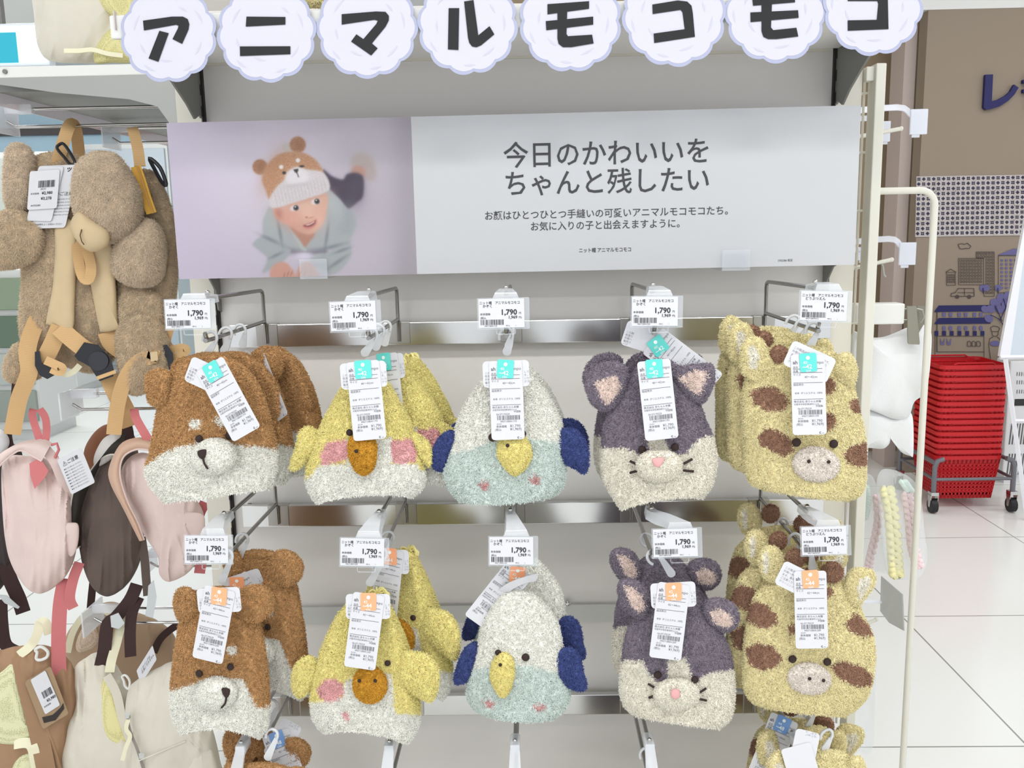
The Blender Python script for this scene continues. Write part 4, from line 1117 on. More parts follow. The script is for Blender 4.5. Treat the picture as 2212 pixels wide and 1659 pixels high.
# its big paper label curls over the crown, edge on
mb = MB()
for i, (xa, ya, xb, yb) in enumerate(()): pass
pts = [at(1072, 1296, YH + 0.008), at(1096, 1270, YH - 0.012), at(1130, 1254, YH - 0.018), at(1160, 1247, YH - 0.004)]
mb.ribbon([tuple(p) for p in cat_rom([tuple(p) for p in pts], 12)], 0.016, 0.0006, (0, -0.45, 0.9)); mb.build('curled_label', PAPER, h, smooth=40)
behind(BRD1, 'white and mint budgie hat hidden behind the wide one on the upper hook', 0.004, 0.075, -0.002, 0.1, drop=('hang_tag',), foot=(1096, 755), wire=(2, 0))
c = behind(BRD2, 'white budgie hat with navy wings showing behind the narrow one', 0.012, 0.08, 0.030, -0.2, roty=0.03, drop=('hang_tag', 'curled_label'), foot=(1118, 1235), wire=(2, 1))
hang_tag(c, 1118, 1236, YH - 0.005, -38, 'orange', wide=False, sang=30)

# --- cat hats
def cat_hat(label, x0, y0, rows, white, blaze, muz, nose, eyes, whisk, ears, seed=1, T=0.038, Y=YH, creases=()):
    hat = new_hat('cat_hat', label, x0, y0, Y); fr = Fr(muz[0], muz[1], Y)
    V, P = bag_loft(fr, rows, T, seed, rib=(rows[-3][1] - 15, 15, 0.0014), creases=creases)
    def zone(p):
        r = below(p, white).astype(int)
        return np.where(inpoly(p, blaze), 1, r)
    fuzzy('hat_body', hat, [(V, P, zone)], [FUR['plum'], FUR['cream']], view=fr.dir)
    d = depth_at(V, P, fr, muz[0], muz[1])
    g = puff(fr, ell(muz[0], muz[1], muz[2], muz[3], 0), 0.022, d + 0.002)
    fuzzy('muzzle', hat, [(g[0], g[1], 0)], [FUR['cream']], L=0.0040, view=fr.dir)
    n_ = puff(fr, nose, 0.0045, depth_at(g[0], g[1], fr, *np.mean(np.asarray(nose, float), 0)) + 0.0045, n=20, rings=5)
    mb = MB(); mb.grid(n_[0]); mb.build('nose', PINKST, hat, smooth=60)
    for e in eyes: eye_at(hat, V, P, fr, *e)
    for w in whisk: stitch(hat, V, P, fr, w, 0.0021)
    for k, (o_, inn, off) in enumerate(ears):
        e = puff(fr, o_, 0.013, off, fold=0.003, seed=seed + k)
        fuzzy('ear', hat, [(e[0], e[1], lambda p, inn=inn: inpoly(p, inn).astype(int))], [FUR['plum'], FUR['blush']], view=fr.dir)
    return hat, fr, V, P
h, fr, V, P = cat_hat('grey and white cat hat with spread ears, foremost on its upper hook', 1414, 770,
    [(1376, 796, 1472, 788), (1348, 830, 1498, 820), (1325, 870, 1508, 862), (1308, 912, 1522, 903), (1301, 952, 1538, 943), (1299, 990, 1547, 983), (1303, 1030, 1545, 1020), (1318, 1062, 1536, 1050, -3), (1340, 1098, 1520, 1072, -10)],
    [(1290, 965), (1320, 968), (1350, 966), (1375, 978), (1395, 990), (1455, 985), (1480, 978), (1500, 955), (1515, 945), (1560, 938)],
    [(1397, 940), (1430, 940), (1447, 975), (1440, 1000), (1395, 1000), (1403, 972)],
    (1424, 1005, 47, 33), [(1410, 991), (1433, 990), (1430, 1003), (1421, 1010), (1412, 1003)], [(1388, 972, 8.5), (1457, 967, 8.5)],
    [[(1362, 996), (1377, 1003)], [(1363, 1021), (1377, 1017)], [(1475, 1002), (1494, 992)], [(1475, 1016), (1497, 1018)]],
    [([(1270, 832), (1288, 798), (1320, 785), (1345, 790), (1356, 805), (1348, 845), (1330, 878), (1303, 888), (1278, 868)], [(1286, 830), (1312, 820), (1332, 813), (1343, 838), (1325, 868), (1312, 878), (1298, 858)], 0.02),
     ([(1453, 808), (1475, 795), (1505, 792), (1535, 790), (1541, 820), (1532, 850), (1515, 872), (1490, 862), (1468, 838)], [(1463, 820), (1495, 805), (1527, 804), (1520, 832), (1508, 858), (1495, 850), (1480, 836)], 0.022)], seed=31)
CAT1 = h
hanger(h, 1413, 768, 1424, 702, YH, (3, 0))
hang_tag(h, 1413, 790, YH - 0.054, 5.5, 'teal', yaw=0, tilt=-8, sang=-2, wide=False)
h, fr, V, P = cat_hat('grey and white cat hat with orange sticker, foremost on its middle hook', 1453, 1265,
    [(1398, 1292, 1502, 1288), (1368, 1335, 1535, 1328), (1351, 1380, 1560, 1370), (1345, 1420, 1576, 1410), (1340, 1460, 1584, 1450), (1340, 1495, 1587, 1490), (1347, 1520, 1584, 1530, 2), (1358, 1535, 1574, 1556, 3), (1372, 1543, 1556, 1571, 2)],
    [(1330, 1430), (1365, 1425), (1392, 1428), (1402, 1452), (1418, 1470), (1440, 1478), (1500, 1478), (1512, 1462), (1535, 1452), (1600, 1444)],
    [(1440, 1425), (1482, 1422), (1492, 1450), (1495, 1490), (1435, 1490), (1442, 1450)],
    (1461, 1500, 48, 33), ell(1459, 1499, 10, 11), [(1422, 1459, 9), (1500, 1469, 8.5)],
    [[(1402, 1478), (1414, 1485)], [(1404, 1507), (1413, 1504)], [(1509, 1497), (1524, 1487)], [(1510, 1510), (1525, 1513)]],
    [([(1338, 1262), (1352, 1254), (1375, 1258), (1395, 1275), (1402, 1305), (1392, 1335), (1370, 1332), (1350, 1310), (1338, 1285)], [(1349, 1268), (1368, 1272), (1388, 1290), (1395, 1318), (1380, 1324), (1365, 1312)], 0.02),
     ([(1518, 1315), (1530, 1298), (1560, 1297), (1585, 1312), (1594, 1340), (1585, 1358), (1565, 1366), (1545, 1358), (1525, 1340)], [(1530, 1324), (1555, 1318), (1575, 1330), (1582, 1350), (1562, 1358), (1542, 1348)], 0.024)], seed=35)
CAT2 = h
hanger(h, 1455, 1246, 1461, 1185, YH, (3, 1))
hang_tag(h, 1455, 1272, YH - 0.056, -7.5, 'orange', yaw=0, tilt=-8, sang=8, wang=10, woff=(-1, 2))
c = behind(CAT1, 'grey cat hat hidden behind the spread-eared one, its tag turned upward', -0.004, 0.07, 0.004, 0.12, roty=0.02, drop=('hang_tag',), foot=(1404, 758), wire=(3, 0))
hang_tag(c, 1418, 742, YH - 0.012, 52, 'teal', wide=True, wang=-70, woff=(10, 30), sang=-15)
c = behind(CAT2, 'darker grey cat hat peeking over the one on the middle hook', -0.012, 0.085, 0.030, 0.22, roty=-0.02, drop=('hang_tag',), foot=(1448, 1232), wire=(3, 1))

# --- giraffe hats
def giraffe_hat(label, x0, y0, rows, spots, muz, nostrils, eyes, ears, horns, seed=1, T=0.040, Y=YH):
    hat = new_hat('giraffe_hat', label, x0, y0, Y); fr = Fr(muz[0], muz[1], Y)
    V, P = bag_loft(fr, rows, T, seed, fold=0.004)
    def zone(p):
        r = np.zeros(p.shape[:-1], int)
        for s in spots: r = np.where(inpoly(p, s) if len(s) > 5 or not np.isscalar(s[0]) else inell(p, *s), 1, r)
        return r
    fuzzy('hat_body', hat, [(V, P, zone)], [FUR['straw'], FUR['cocoa']], view=fr.dir)
    d = depth_at(V, P, fr, muz[0], muz[1])
    g = puff(fr, ell(muz[0], muz[1], muz[2], muz[3], muz[4]), 0.016, d - 0.001)
    fuzzy('muzzle', hat, [(g[0], g[1], 0)], [FUR['blush2']], L=0.0038, dens=520000, view=fr.dir)
    for q in nostrils: eye_at(hat, g[0], g[1], fr, q[0], q[1], 4, 'nostril')
    for e in eyes: eye_at(hat, V, P, fr, *e)
    for k, (o_, inn, off) in enumerate(ears):
        e = puff(fr, o_, 0.014, off, fold=0.003, seed=seed + k)
        fuzzy('ear', hat, [(e[0], e[1], (lambda p, inn=inn: inpoly(p, inn).astype(int)) if inn else 0)], [FUR['straw'], FUR['cream']], view=fr.dir)
    for k, (o_, off) in enumerate(horns):
        e = puff(fr, o_, 0.015, off)
        fuzzy('horn', hat, [(e[0], e[1], 0)], [FUR['cocoa']], view=fr.dir, L=0.0047)
    return hat, fr, V, P
FUR['blush2'] = yarn('yarn_muzzle', (246, 236, 226), 0.05)
h, fr, V, P = giraffe_hat('spotted giraffe hat with broad face, foremost on its upper hook', 1744, 770,
    [(1650, 778, 1812, 772), (1620, 800, 1832, 795), (1607, 838, 1842, 830), (1603, 880, 1852, 872), (1606, 925, 1862, 914), (1608, 965, 1869, 955), (1610, 1002, 1870, 1002), (1614, 1028, 1868, 1042, 2), (1626, 1046, 1858, 1068, 3), (1648, 1054, 1836, 1078, 2)],
    [[(1622, 850), (1645, 838), (1680, 840), (1702, 862), (1705, 880), (1685, 893), (1655, 888), (1630, 872)], [(1640, 945), (1655, 928), (1685, 930), (1712, 952), (1715, 975), (1695, 985), (1665, 972), (1645, 962)],
     [(1775, 815), (1798, 820), (1805, 840), (1790, 858), (1775, 850), (1770, 832)], [(1775, 890), (1798, 895), (1806, 915), (1790, 932), (1775, 930), (1770, 910)], [(1832, 868), (1850, 862), (1868, 880), (1866, 896), (1845, 893), (1834, 882)],
     [(1820, 978), (1840, 962), (1872, 955), (1880, 985), (1880, 1005), (1850, 1008), (1828, 1000)]],
    (1763, 1003, 48, 36, 8), [(1748, 997), (1789, 998)], [(1722, 957, 9.5), (1800, 960, 9.5)],
    [([(1602, 770), (1608, 745), (1625, 730), (1648, 738), (1662, 765), (1680, 795), (1665, 825), (1630, 825), (1606, 805)], [(1618, 755), (1632, 750), (1642, 770), (1635, 802), (1622, 800)], 0.018),
     ([(1800, 790), (1815, 768), (1835, 768), (1848, 790), (1848, 815), (1838, 838), (1815, 830), (1800, 812)], None, 0.014)],
    [(ell(1685, 772, 19, 22), 0.014)], seed=41)
GIR1 = h
hanger(h, 1748, 752, 1757, 690, YH, (4, 0))
hang_tag(h, 1745, 777, YH - 0.064, 0.5, 'teal', yaw=0, tilt=-10, sang=2, wang=-26, woff=(12, 10), wfull=True)
h, fr, V, P = giraffe_hat('spotted giraffe hat with orange sticker, foremost on its middle hook', 1750, 1255,
    [(1655, 1262, 1830, 1266), (1632, 1285, 1848, 1288), (1617, 1330, 1864, 1330), (1609, 1380, 1884, 1372), (1607, 1430, 1889, 1420), (1606, 1468, 1884, 1468), (1612, 1498, 1874, 1502), (1626, 1516, 1852, 1528, 2), (1650, 1525, 1826, 1544, 2)],
    [[(1610, 1325), (1630, 1298), (1655, 1308), (1678, 1330), (1682, 1350), (1655, 1360), (1628, 1350), (1612, 1340)], [(1612, 1400), (1640, 1390), (1672, 1398), (1692, 1420), (1680, 1440), (1650, 1448), (1620, 1435)],
     [(1824, 1350), (1845, 1325), (1870, 1345), (1884, 1372), (1860, 1378), (1835, 1365)], [(1790, 1438), (1815, 1428), (1860, 1440), (1882, 1460), (1880, 1482), (1845, 1482), (1810, 1465)], [(1704, 1355), (1718, 1350), (1722, 1370), (1706, 1372), (1702, 1364), (1703, 1358)], [(1778, 1275), (1792, 1268), (1800, 1285), (1788, 1295), (1780, 1290), (1777, 1282)]],
    (1748, 1465, 45, 33, 8), [(1749, 1466), (1778, 1470)], [(1713, 1425, 9), (1786, 1431, 9)],
    [([(1642, 1200), (1655, 1184), (1675, 1185), (1692, 1205), (1694, 1235), (1678, 1258), (1655, 1252), (1643, 1228)], [(1650, 1200), (1660, 1195), (1664, 1220), (1658, 1245), (1650, 1230)], 0.016),
     ([(1824, 1265), (1835, 1236), (1860, 1230), (1885, 1238), (1886, 1265), (1865, 1295), (1850, 1312), (1830, 1300)], [(1853, 1255), (1868, 1248), (1880, 1252), (1870, 1280), (1855, 1300), (1849, 1280)], 0.016)],
    [(ell(1718, 1209, 19, 19), 0.02), (ell(1797, 1238, 22, 20), 0.02)], seed=45)
GIR2 = h
hanger(h, 1756, 1235, 1762, 1185, YH, (4, 1))
hang_tag(h, 1750, 1245, YH - 0.062, 0.5, 'orange', yaw=0, tilt=-10, sang=3, wang=-28, woff=(-14, 2), wfull=True)
behind(GIR1, 'giraffe hat second in line behind the broad-faced one', -0.016, 0.055, 0.016, 0.16, roty=0.03, drop=('hang_tag',), foot=(1718, 745), wire=(4, 0))
behind(GIR1, 'giraffe hat third and rearmost behind the broad-faced one', -0.026, 0.11, 0.020, 0.28, roty=0.05, drop=('hang_tag',), foot=(1696, 737), wire=(4, 0))
behind(GIR2, 'giraffe hat close behind the one with the orange sticker', -0.020, 0.06, 0.010, 0.22, roty=0.03, drop=('hang_tag',), foot=(1722, 1200), wire=(4, 1))
c = behind(GIR2, 'giraffe hat at the back of the middle hook, one ear standing up', -0.006, 0.14, 0.034, 0.1, roty=-0.03, drop=('hang_tag',), foot=(1692, 1160), wire=(4, 1))
# --- bottom row, cut by the frame
def low(src, label, px, py, dy, rotz, roty=0.0, drop=('hang_tag',)):
    c = copy_thing(src, label, recurse=lambda ch: not ch.name.split('.')[0] in drop)
    c.location = at(px, py, YH + dy); c.rotation_euler = (0, roty, rotz); return c
c = low(DOG2, 'caramel dog hat foremost on the bottom hook, only its crown in view', 574, 1652, 0.0, -0.1)
c = low(DOG2, 'caramel dog hat behind on the bottom hook, round ear standing up', 572, 1584, 0.09, -0.15, 0.05)
hang_tag(c, 598, 1592, YH + 0.05, 20, 'blue', wang=40, tilt=-14)
low(CAT1, 'grey cat hat on the bottom hook, only an ear tip in view', 1400, 1668, 0.05, 0.1)
g1 = low(GIR1, 'giraffe hat foremost on the bottom hook below the others', 1776, 1640, 0.0, 0.2)
hang_tag(g1, 1722, 1622, YH - 0.045, 14, 'orange', sticker=False, wang=62, tilt=-14, back=True)
g2 = low(GIR1, 'giraffe hat second on the bottom hook, blue sticker on its tag', 1742, 1588, 0.08, 0.3)
hang_tag(g2, 1692, 1560, YH + 0.045, -24, 'blue', wide=False, tilt=-14)
g3 = low(GIR2, 'giraffe hat rearmost on the bottom hook, against the back panel', 1742, 1572, 0.17, -0.3)
# ------------------------------------------------------------------ the room
TX = atz(2212, 1604, 0).x; TY = atz(2050, 1613, 0).y; TS = 0.81
def floor_mat():
    m = M('white_floor_tile', (236, 237, 235), 0.16, spec=0.5); nt = m.node_tree; b = nt.nodes['Principled BSDF']
    tc = nt.nodes.new('ShaderNodeTexCoord'); sp = nt.nodes.new('ShaderNodeSeparateXYZ'); nt.links.new(tc.outputs['Object'], sp.inputs[0])
    outs = []
    for ax in ('X', 'Y'):
        a = nt.nodes.new('ShaderNodeMath'); a.operation = 'DIVIDE'; a.inputs[1].default_value = TS; nt.links.new(sp.outputs[ax], a.inputs[0])
        r = nt.nodes.new('ShaderNodeMath'); r.operation = 'ROUND'; nt.links.new(a.outputs[0], r.inputs[0])
        s = nt.nodes.new('ShaderNodeMath'); s.operation = 'SUBTRACT'; nt.links.new(a.outputs[0], s.inputs[0]); nt.links.new(r.outputs[0], s.inputs[1])
        ab = nt.nodes.new('ShaderNodeMath'); ab.operation = 'ABSOLUTE'; nt.links.new(s.outputs[0], ab.inputs[0])
        lt = nt.nodes.new('ShaderNodeMath'); lt.operation = 'LESS_THAN'; lt.inputs[1].default_value = 0.0034 ; nt.links.new(ab.outputs[0], lt.inputs[0]); outs.append(lt)
    mx = nt.nodes.new('ShaderNodeMath'); mx.operation = 'MAXIMUM'; nt.links.new(outs[0].outputs[0], mx.inputs[0]); nt.links.new(outs[1].outputs[0], mx.inputs[1])
    c = nt.nodes.new('ShaderNodeMix'); c.data_type = 'RGBA'; nt.links.new(mx.outputs[0], c.inputs[0])
    c.inputs[6].default_value = (*lin((236, 237, 235)), 1); c.inputs[7].default_value = (*lin((150, 152, 148)), 1)
    nt.links.new(c.outputs[2], b.inputs['Base Color'])
    return m
mb = MB(); mb.add([(-9, -5, 0), (9, -5, 0), (9, 11, 0), (-9, 11, 0)], [(0, 1, 2, 3)])
struct(mb.build('floor', floor_mat(), loc=(TX, TY, 0)))
CEILM = M('ceiling_white', (226, 226, 224), 0.8)
mb = MB(); mb.add([(-9, -5, CEIL), (9, -5, CEIL), (9, 11, CEIL), (-9, 11, CEIL)], [(3, 2, 1, 0)])
struct(mb.build('ceiling', CEILM))
# back wall on the right: tan wall, mauve pier, dark recess
YW = 3.1
TAN = M('tan_wall_paint', (144, 130, 115), 0.7, bump=0.1, bscale=300)
MAUVE = M('mauve_wall_paint', (196, 182, 176), 0.7)
DBR = M('dark_brown_wall', (172, 152, 126), 0.7)
xl = at(1985, 400, YW).x; zt_w = at(2100, 19, YW).z
mb = MB(); mb.box((xl, YW, 0), (7, YW + 0.1, zt_w)); struct(mb.build('wall_back', TAN))
mb = MB(); mb.box((xl - 0.6, YW - 0.002, zt_w), (7, YW + 0.2, CEIL)); struct(mb.build('trim_1', CEILM))
xm = at(1940, 400, YW + 0.12).x
mb = MB(); mb.box((xm, YW + 0.12, 0), (xl, YW + 0.3, CEIL)); struct(mb.build('wall_pier', MAUVE))
mb = MB(); mb.box((-0.5, YW + 0.5, 0), (xm + 0.4, YW + 0.6, CEIL)); struct(mb.build('wall_recess', DBR))
# lower panelling in the recess
mb = MB()
z1 = at(1890, 600, YW + 0.45).z
for k in range(4):
    x0 = xm - 0.06 - 0.21 * k
    mb.box((x0 - 0.2, YW + 0.44, 0.1), (x0, YW + 0.5, z1))
mb.build('x', M('panel_brown', (150, 126, 102), 0.6)); o = bpy.data.objects['x']; o.name = 'trim_2'; struct(o)
# left end of the store, far away
BLUE = M('pale_blue_wall', (196, 226, 242), 0.6)
YL = 7.5
mb = MB(); mb.box((-9, YL, 0), (-0.6, YL + 0.1, CEIL)); struct(mb.build('wall_far', BLUE))
mb = MB(); zc = at(0, 285, YL - 0.05).z; mb.box((-9, YL - 0.06, zc - 0.04), (-0.6, YL, zc + 0.03)); struct(mb.build('trim_3', M('dark_brown_trim', (92, 84, 84), 0.5)))
mb = MB(); zc2 = at(0, 50, YL - 0.4).z; mb.box((-9, YL - 0.5, zc2), (-1, YL - 0.1, CEIL)); struct(mb.build('trim_4', M('grey_soffit', (150, 150, 152), 0.6)))
# glowing screen
SY = 2.4
a, b = at(-60, 52, SY), at(108, 141, SY)
t = thing('display_screen', 'bright blue and white lit screen hanging behind the cream backpack on the shelf', 'screen', tuple(a))
mb = MB(); mb.rbox((a.x, SY, b.z), (b.x, SY + 0.06, a.z), 0.008); mb.build('screen_case', M('screen_case_white', (225, 232, 240), 0.4), t)
mb = MB(); mb.box((a.x + 0.012, SY - 0.003, b.z + 0.012), (b.x - 0.012, SY - 0.001, a.z - 0.012)); mb.build('lit_picture', M('lit_screen_blue', (190, 220, 255), 0.3, emit=1.4), t)
mb = MB(); q0, q1 = at(-40, 72, SY), at(42, 136, SY); mb.box((q0.x, SY - 0.006, q1.z), (q1.x, SY - 0.004, q0.z)); mb.build('teal_panel', M('lit_screen_teal', (40, 150, 170), 0.3, emit=0.5), t)
mb = MB(); mb.box((a.x + .1, SY + 0.01, a.z - 0.01), (a.x + .13, SY + 0.04, CEIL)); mb.build('screen_pole', GREYM, t)
# low fixtures far behind the plush backpacks
def fixture(name, label, cat, px0, px1, pyt, Y, cols, depth=0.5):
    x0, x1, zt_ = at(px0, pyt, Y).x, at(px1, pyt, Y).x, at((px0 + px1) / 2, pyt, Y).z
    t = thing(name, label, cat, ((x0 + x1) / 2, Y, 0))
    mb = MB(); mb.box((x0, Y, 0.08), (x1, Y + depth, zt_)); mb.box((x0 + .03, Y + .05, 0), (x1 - .03, Y + depth, 0.08)); mb.build('body', M('fixture_white', (214, 216, 214), 0.5), t)
    n = len(cols); hgt = zt_ - 0.15
    for i, c in enumerate(cols):
        mb = MB(); mb.rbox((x0 + .02, Y - 0.03, 0.12 + hgt * i / n + .02), (x1 - .02, Y + 0.02, 0.12 + hgt * (i + 1) / n - .02), 0.008)
        mb.build('drawer_front', M('fixture_%d_%d_%d' % c, c, 0.5), t)
    return t
fixture('display_counter', 'low white counter with green front far behind the plush backpacks', 'counter', -160, 58, 585, 4.2, [(150, 158, 150), (180, 186, 182), (98, 118, 100), (136, 152, 128)])
fixture('shelf_counter', 'cream shelf counter with yellow goods far behind the plush bear ear', 'counter', -200, 118, 330, 6.0, [(206, 202, 180), (214, 204, 150), (226, 196, 110), (190, 196, 190)])
fixture('grey_cabinet', 'tall pale cabinet by the blue far wall behind the hook bars', 'cabinet', 180, 360, 310, 6.9, [(176, 190, 200), (186, 196, 204)])
# the mural on the tan wall
NAVY = M('mural_navy', (28, 26, 86), 0.6); LINE = M('mural_line_brown', (74, 62, 60), 0.6); LILAC = M('mural_lilac', (98, 94, 140), 0.6); TILEW = M('mural_tile_white', (184, 176, 174), 0.5)
YM = YW - 0.004
def w3(x, y, l=0.0): return at(x, y, YM - l)
def poly_w(mb, L, l=0.0, mi=0): mb.prism([tuple(w3(x, y, l)) for x, y in L], (0, 0.0012, 0), mi)
def line_w(mb, L, w=1.1, l=0.0005):
    for (x0, y0), (x1, y1) in zip(L[:-1], L[1:]):
        d = math.hypot(x1 - x0, y1 - y0) or 1; nx_, ny_ = -(y1 - y0) / d * w / 2, (x1 - x0) / d * w / 2
        poly_w(mb, [(x0 + nx_, y0 + ny_), (x1 + nx_, y1 + ny_), (x1 - nx_, y1 - ny_), (x0 - nx_, y0 - ny_)], l)
def rect_w(mb, x0, y0, x1, y1, w=1.0): line_w(mb, [(x0, y0), (x1, y0), (x1, y1), (x0, y1), (x0, y0)], w)
t = thing('tile_band', 'band of small navy and white patterned tiles on the tan wall', 'tiles', tuple(w3(2100, 445)))
mb = MB(); poly_w(mb, [(1980, 381), (2300, 376), (2300, 507), (1977, 512)]); mb.build('tile_ground', TILEW, t)
mb = MB()
c5 = (2212 - 1980) / 5.4
pitch = 10.7
for j in range(12):
    for i in range(30):
        cx = 1985 + i * pitch - j * 0.25; cy = 387 + j * pitch - i * pitch * 0.017
        if (i + j) % 2: poly_w(mb, [(cx - 4.2, cy), (cx, cy - 4.2), (cx + 4.2, cy), (cx, cy + 4.2)], 0.001)
        else:
            for k in range(4):
                a_ = math.radians(45 + 90 * k); poly_w(mb, [(cx + 2.6 * math.cos(a_) + q[0], cy + 2.6 * math.sin(a_) + q[1]) for q in ((-1.5, -1.5), (1.5, -1.5), (1.5, 1.5), (-1.5, 1.5))], 0.001)
mb.build('tile_pattern', M('tile_navy', (44, 38, 66), 0.5), t)
mb = MB()
for k in range(1, 8): line_w(mb, [(1980 + k * 42.6, 381 - k * .7), (1977 + k * 42.6, 512 - k * .7)], 1.4, 0.0014)
for k in range(1, 4): line_w(mb, [(1980 - k * .7, 381 + 32.7 * k), (2300, 376 + 32.7 * k)], 1.4, 0.0014)
mb.build('tile_joints', TILEW, t)
t = thing('wall_lettering', 'dark navy raised letters cut off by the frame, high on the tan wall', 'letters', tuple(w3(2150, 200)))
def wl(L): return [(1780 + x / 2.963, y / 2.963) for x, y in L]
mb = MB()
for L in ([(1022, 482), (1070, 480), (1062, 650), (1100, 642), (1150, 615), (1180, 590), (1205, 545), (1233, 565), (1205, 610), (1165, 650), (1110, 685), (1060, 700), (1025, 706), (1010, 690)],
          [(1262, 515), (1340, 510), (1340, 532), (1262, 537)], [(1262, 575), (1340, 570), (1340, 595), (1262, 598)], [(1300, 470), (1322, 470), (1332, 720), (1310, 720)]):
    mb.prism([tuple(w3(x, y)) for x, y in wl(L)], (0, -0.02, 0))
mb.build('letter_body', NAVY, t)
t = thing('wall_mural', 'navy line drawing of a town with van, towers and a shop on the tan wall', 'mural', tuple(w3(2100, 640)))
mb = MB()
cl = [(2072, 534), (2070, 528), (2078, 526), (2084, 528), (2090, 525), (2094, 529), (2098, 532), (2094, 537), (2086, 536), (2080, 538), (2074, 537), (2072, 534)]
line_w(mb, cl, 1.2); mb.build('cloud_drawing', LINE, t)
mb = MB()
rect_w(mb, 2071, 558, 2125, 615)
for i in range(8):
    for j in range(8): rect_w(mb, 2074 + i * 6.2, 561 + j * 6.5, 2077.6 + i * 6.2, 565 + j * 6.5, 0.8)
line_w(mb, [(2125, 558), (2109, 558), (2109, 544), (2148, 544), (2148, 640), (2126, 640), (2126, 615)], 1.0)
for i in range(6):
    for j in range(14):
        if i < 3 and j > 1: continue
        rect_w(mb, 2111 + i * 6.2, 546 + j * 6.5, 2114.6 + i * 6.2, 550 + j * 6.5, 0.8)
rect_w(mb, 2045, 588, 2064, 616); line_w(mb, [(2043, 588), (2054, 581), (2066, 588)], 1.2)
for i in range(4): line_w(mb, [(2048 + i * 4.4, 592), (2048 + i * 4.4, 612)], 0.9); line_w(mb, [(2047, 594 + i * 5), (2063, 594 + i * 5)], 0.9)
rect_w(mb, 2157, 552, 2215, 632); mb.build('tower_drawing', LINE, t)
mb = MB(); poly_w(mb, [(2155, 551), (2190, 537), (2230, 540), (2230, 551)], 0.0006)
for i in range(6):
    for j in range(8): poly_w(mb, [(2162 + i * 10, 560 + j * 8.5), (2167 + i * 10, 560 + j * 8.5), (2167 + i * 10, 564.5 + j * 8.5), (2162 + i * 10, 564.5 + j * 8.5)], 0.0006)
mb.build('tower_roof', LILAC, t)
mb = MB(); v = [(2054, 640), (2055, 634), (2064, 632), (2070, 623), (2104, 623), (2105, 640), (2054, 640)]
line_w(mb, v, 1.3); line_w(mb, [(2068, 632), (2104, 632)], 1); line_w(mb, [(2084, 623), (2084, 640)], 1)
for cx in (2068, 2094): poly_w(mb, ell(cx, 641, 4.2, 4.2), 0.0008)
mb.build('van_drawing', LINE, t)
mb = MB()
poly_w(mb, [(2018, 674), (2028, 660), (2140, 659), (2140, 672)], 0.0006, 1); poly_w(mb, [(2018, 700), (2028, 687), (2140, 686), (2140, 699)], 0.0006, 1)
for i in range(14): 
    if i % 2 == 0: poly_w(mb, [(2019 + i * 8.3, 715), (2027 + i * 8.3, 715), (2027 + i * 8.3, 725), (2019 + i * 8.3, 725)], 0.0006, 1)
for i in range(6): poly_w(mb, [(2036 + i * 14 + (i // 2) * 5, 675.5), (2043 + i * 14 + (i // 2) * 5, 675.5), (2043 + i * 14 + (i // 2) * 5, 684), (2036 + i * 14 + (i // 2) * 5, 684)], 0.0006, 2); poly_w(mb, [(2036 + i * 14 + (i // 2) * 5, 706), (2039 + i * 14 + (i // 2) * 5, 703.5), (2043 + i * 14 + (i // 2) * 5, 706), (2043 + i * 14 + (i // 2) * 5, 713), (2036 + i * 14 + (i // 2) * 5, 713)], 0.0006, 2)
for cx in (2036, 2050): poly_w(mb, [(cx - 5, 730), (cx, 742), (cx + 5, 730), (cx + 4, 745), (cx - 4, 745)], 0.0006, 2)
rect_w(mb, 2020, 726, 2126, 775); rect_w(mb, 2024, 674, 2024.5, 760); line_w(mb, [(2024, 760), (2126, 760)], 1)
for cx in (2090, 2100, 2110): line_w(mb, [(cx, 748), (cx, 738), (cx + 4, 737), (cx + 8, 740), (cx + 8, 748), (cx, 748)], 1.1)
# cook in a tall cap
line_w(mb, [(2142, 716), (2140, 708), (2146, 704), (2154, 705), (2160, 709), (2157, 716), (2142, 716)], 1.2); line_w(mb, [(2143, 717), (2144, 724), (2150, 727), (2156, 724), (2157, 717)], 1.1)
line_w(mb, [(2146, 727), (2138, 732), (2136, 745), (2140, 775)], 1.1); line_w(mb, [(2154, 727), (2160, 732), (2163, 745), (2158, 775)], 1.1)
mb.build('shop_drawing', [LINE, NAVY, LILAC], t)
mb = MB(); poly_w(mb, ell(2150, 742, 11, 6), 0.0006)
for n_, (cx, cy, r) in enumerate(((2124, 622, 8), (2131, 622, 7), (2156, 622, 7))): poly_w(mb, ell(cx, cy, r, r), 0.0003 + 0.0004 * n_)
for n_, (cx, cy, r) in enumerate(((2150, 655, 12), (2165, 645, 13), (2180, 640, 12), (2140, 668, 10), (2128, 668, 9), (2136, 688, 10), (2160, 668, 10), (2175, 660, 12), (2190, 650, 14))): poly_w(mb, ell(cx, cy, r, r * .8, 30), 0.0003 + 0.0004 * n_)
mb.build('tree_leaves', LILAC, t)
mb = MB()
for L in ([(2170, 706), (2160, 690), (2140, 680)], [(2165, 694), (2150, 660)], [(2172, 706), (2175, 670), (2168, 645)], [(2160, 692), (2180, 650)], [(2124, 622), (2124, 634)], [(2156, 622), (2156, 634)]): line_w(mb, L, 1.6, 0.0052)
mb.build('tree_branch', NAVY, t)
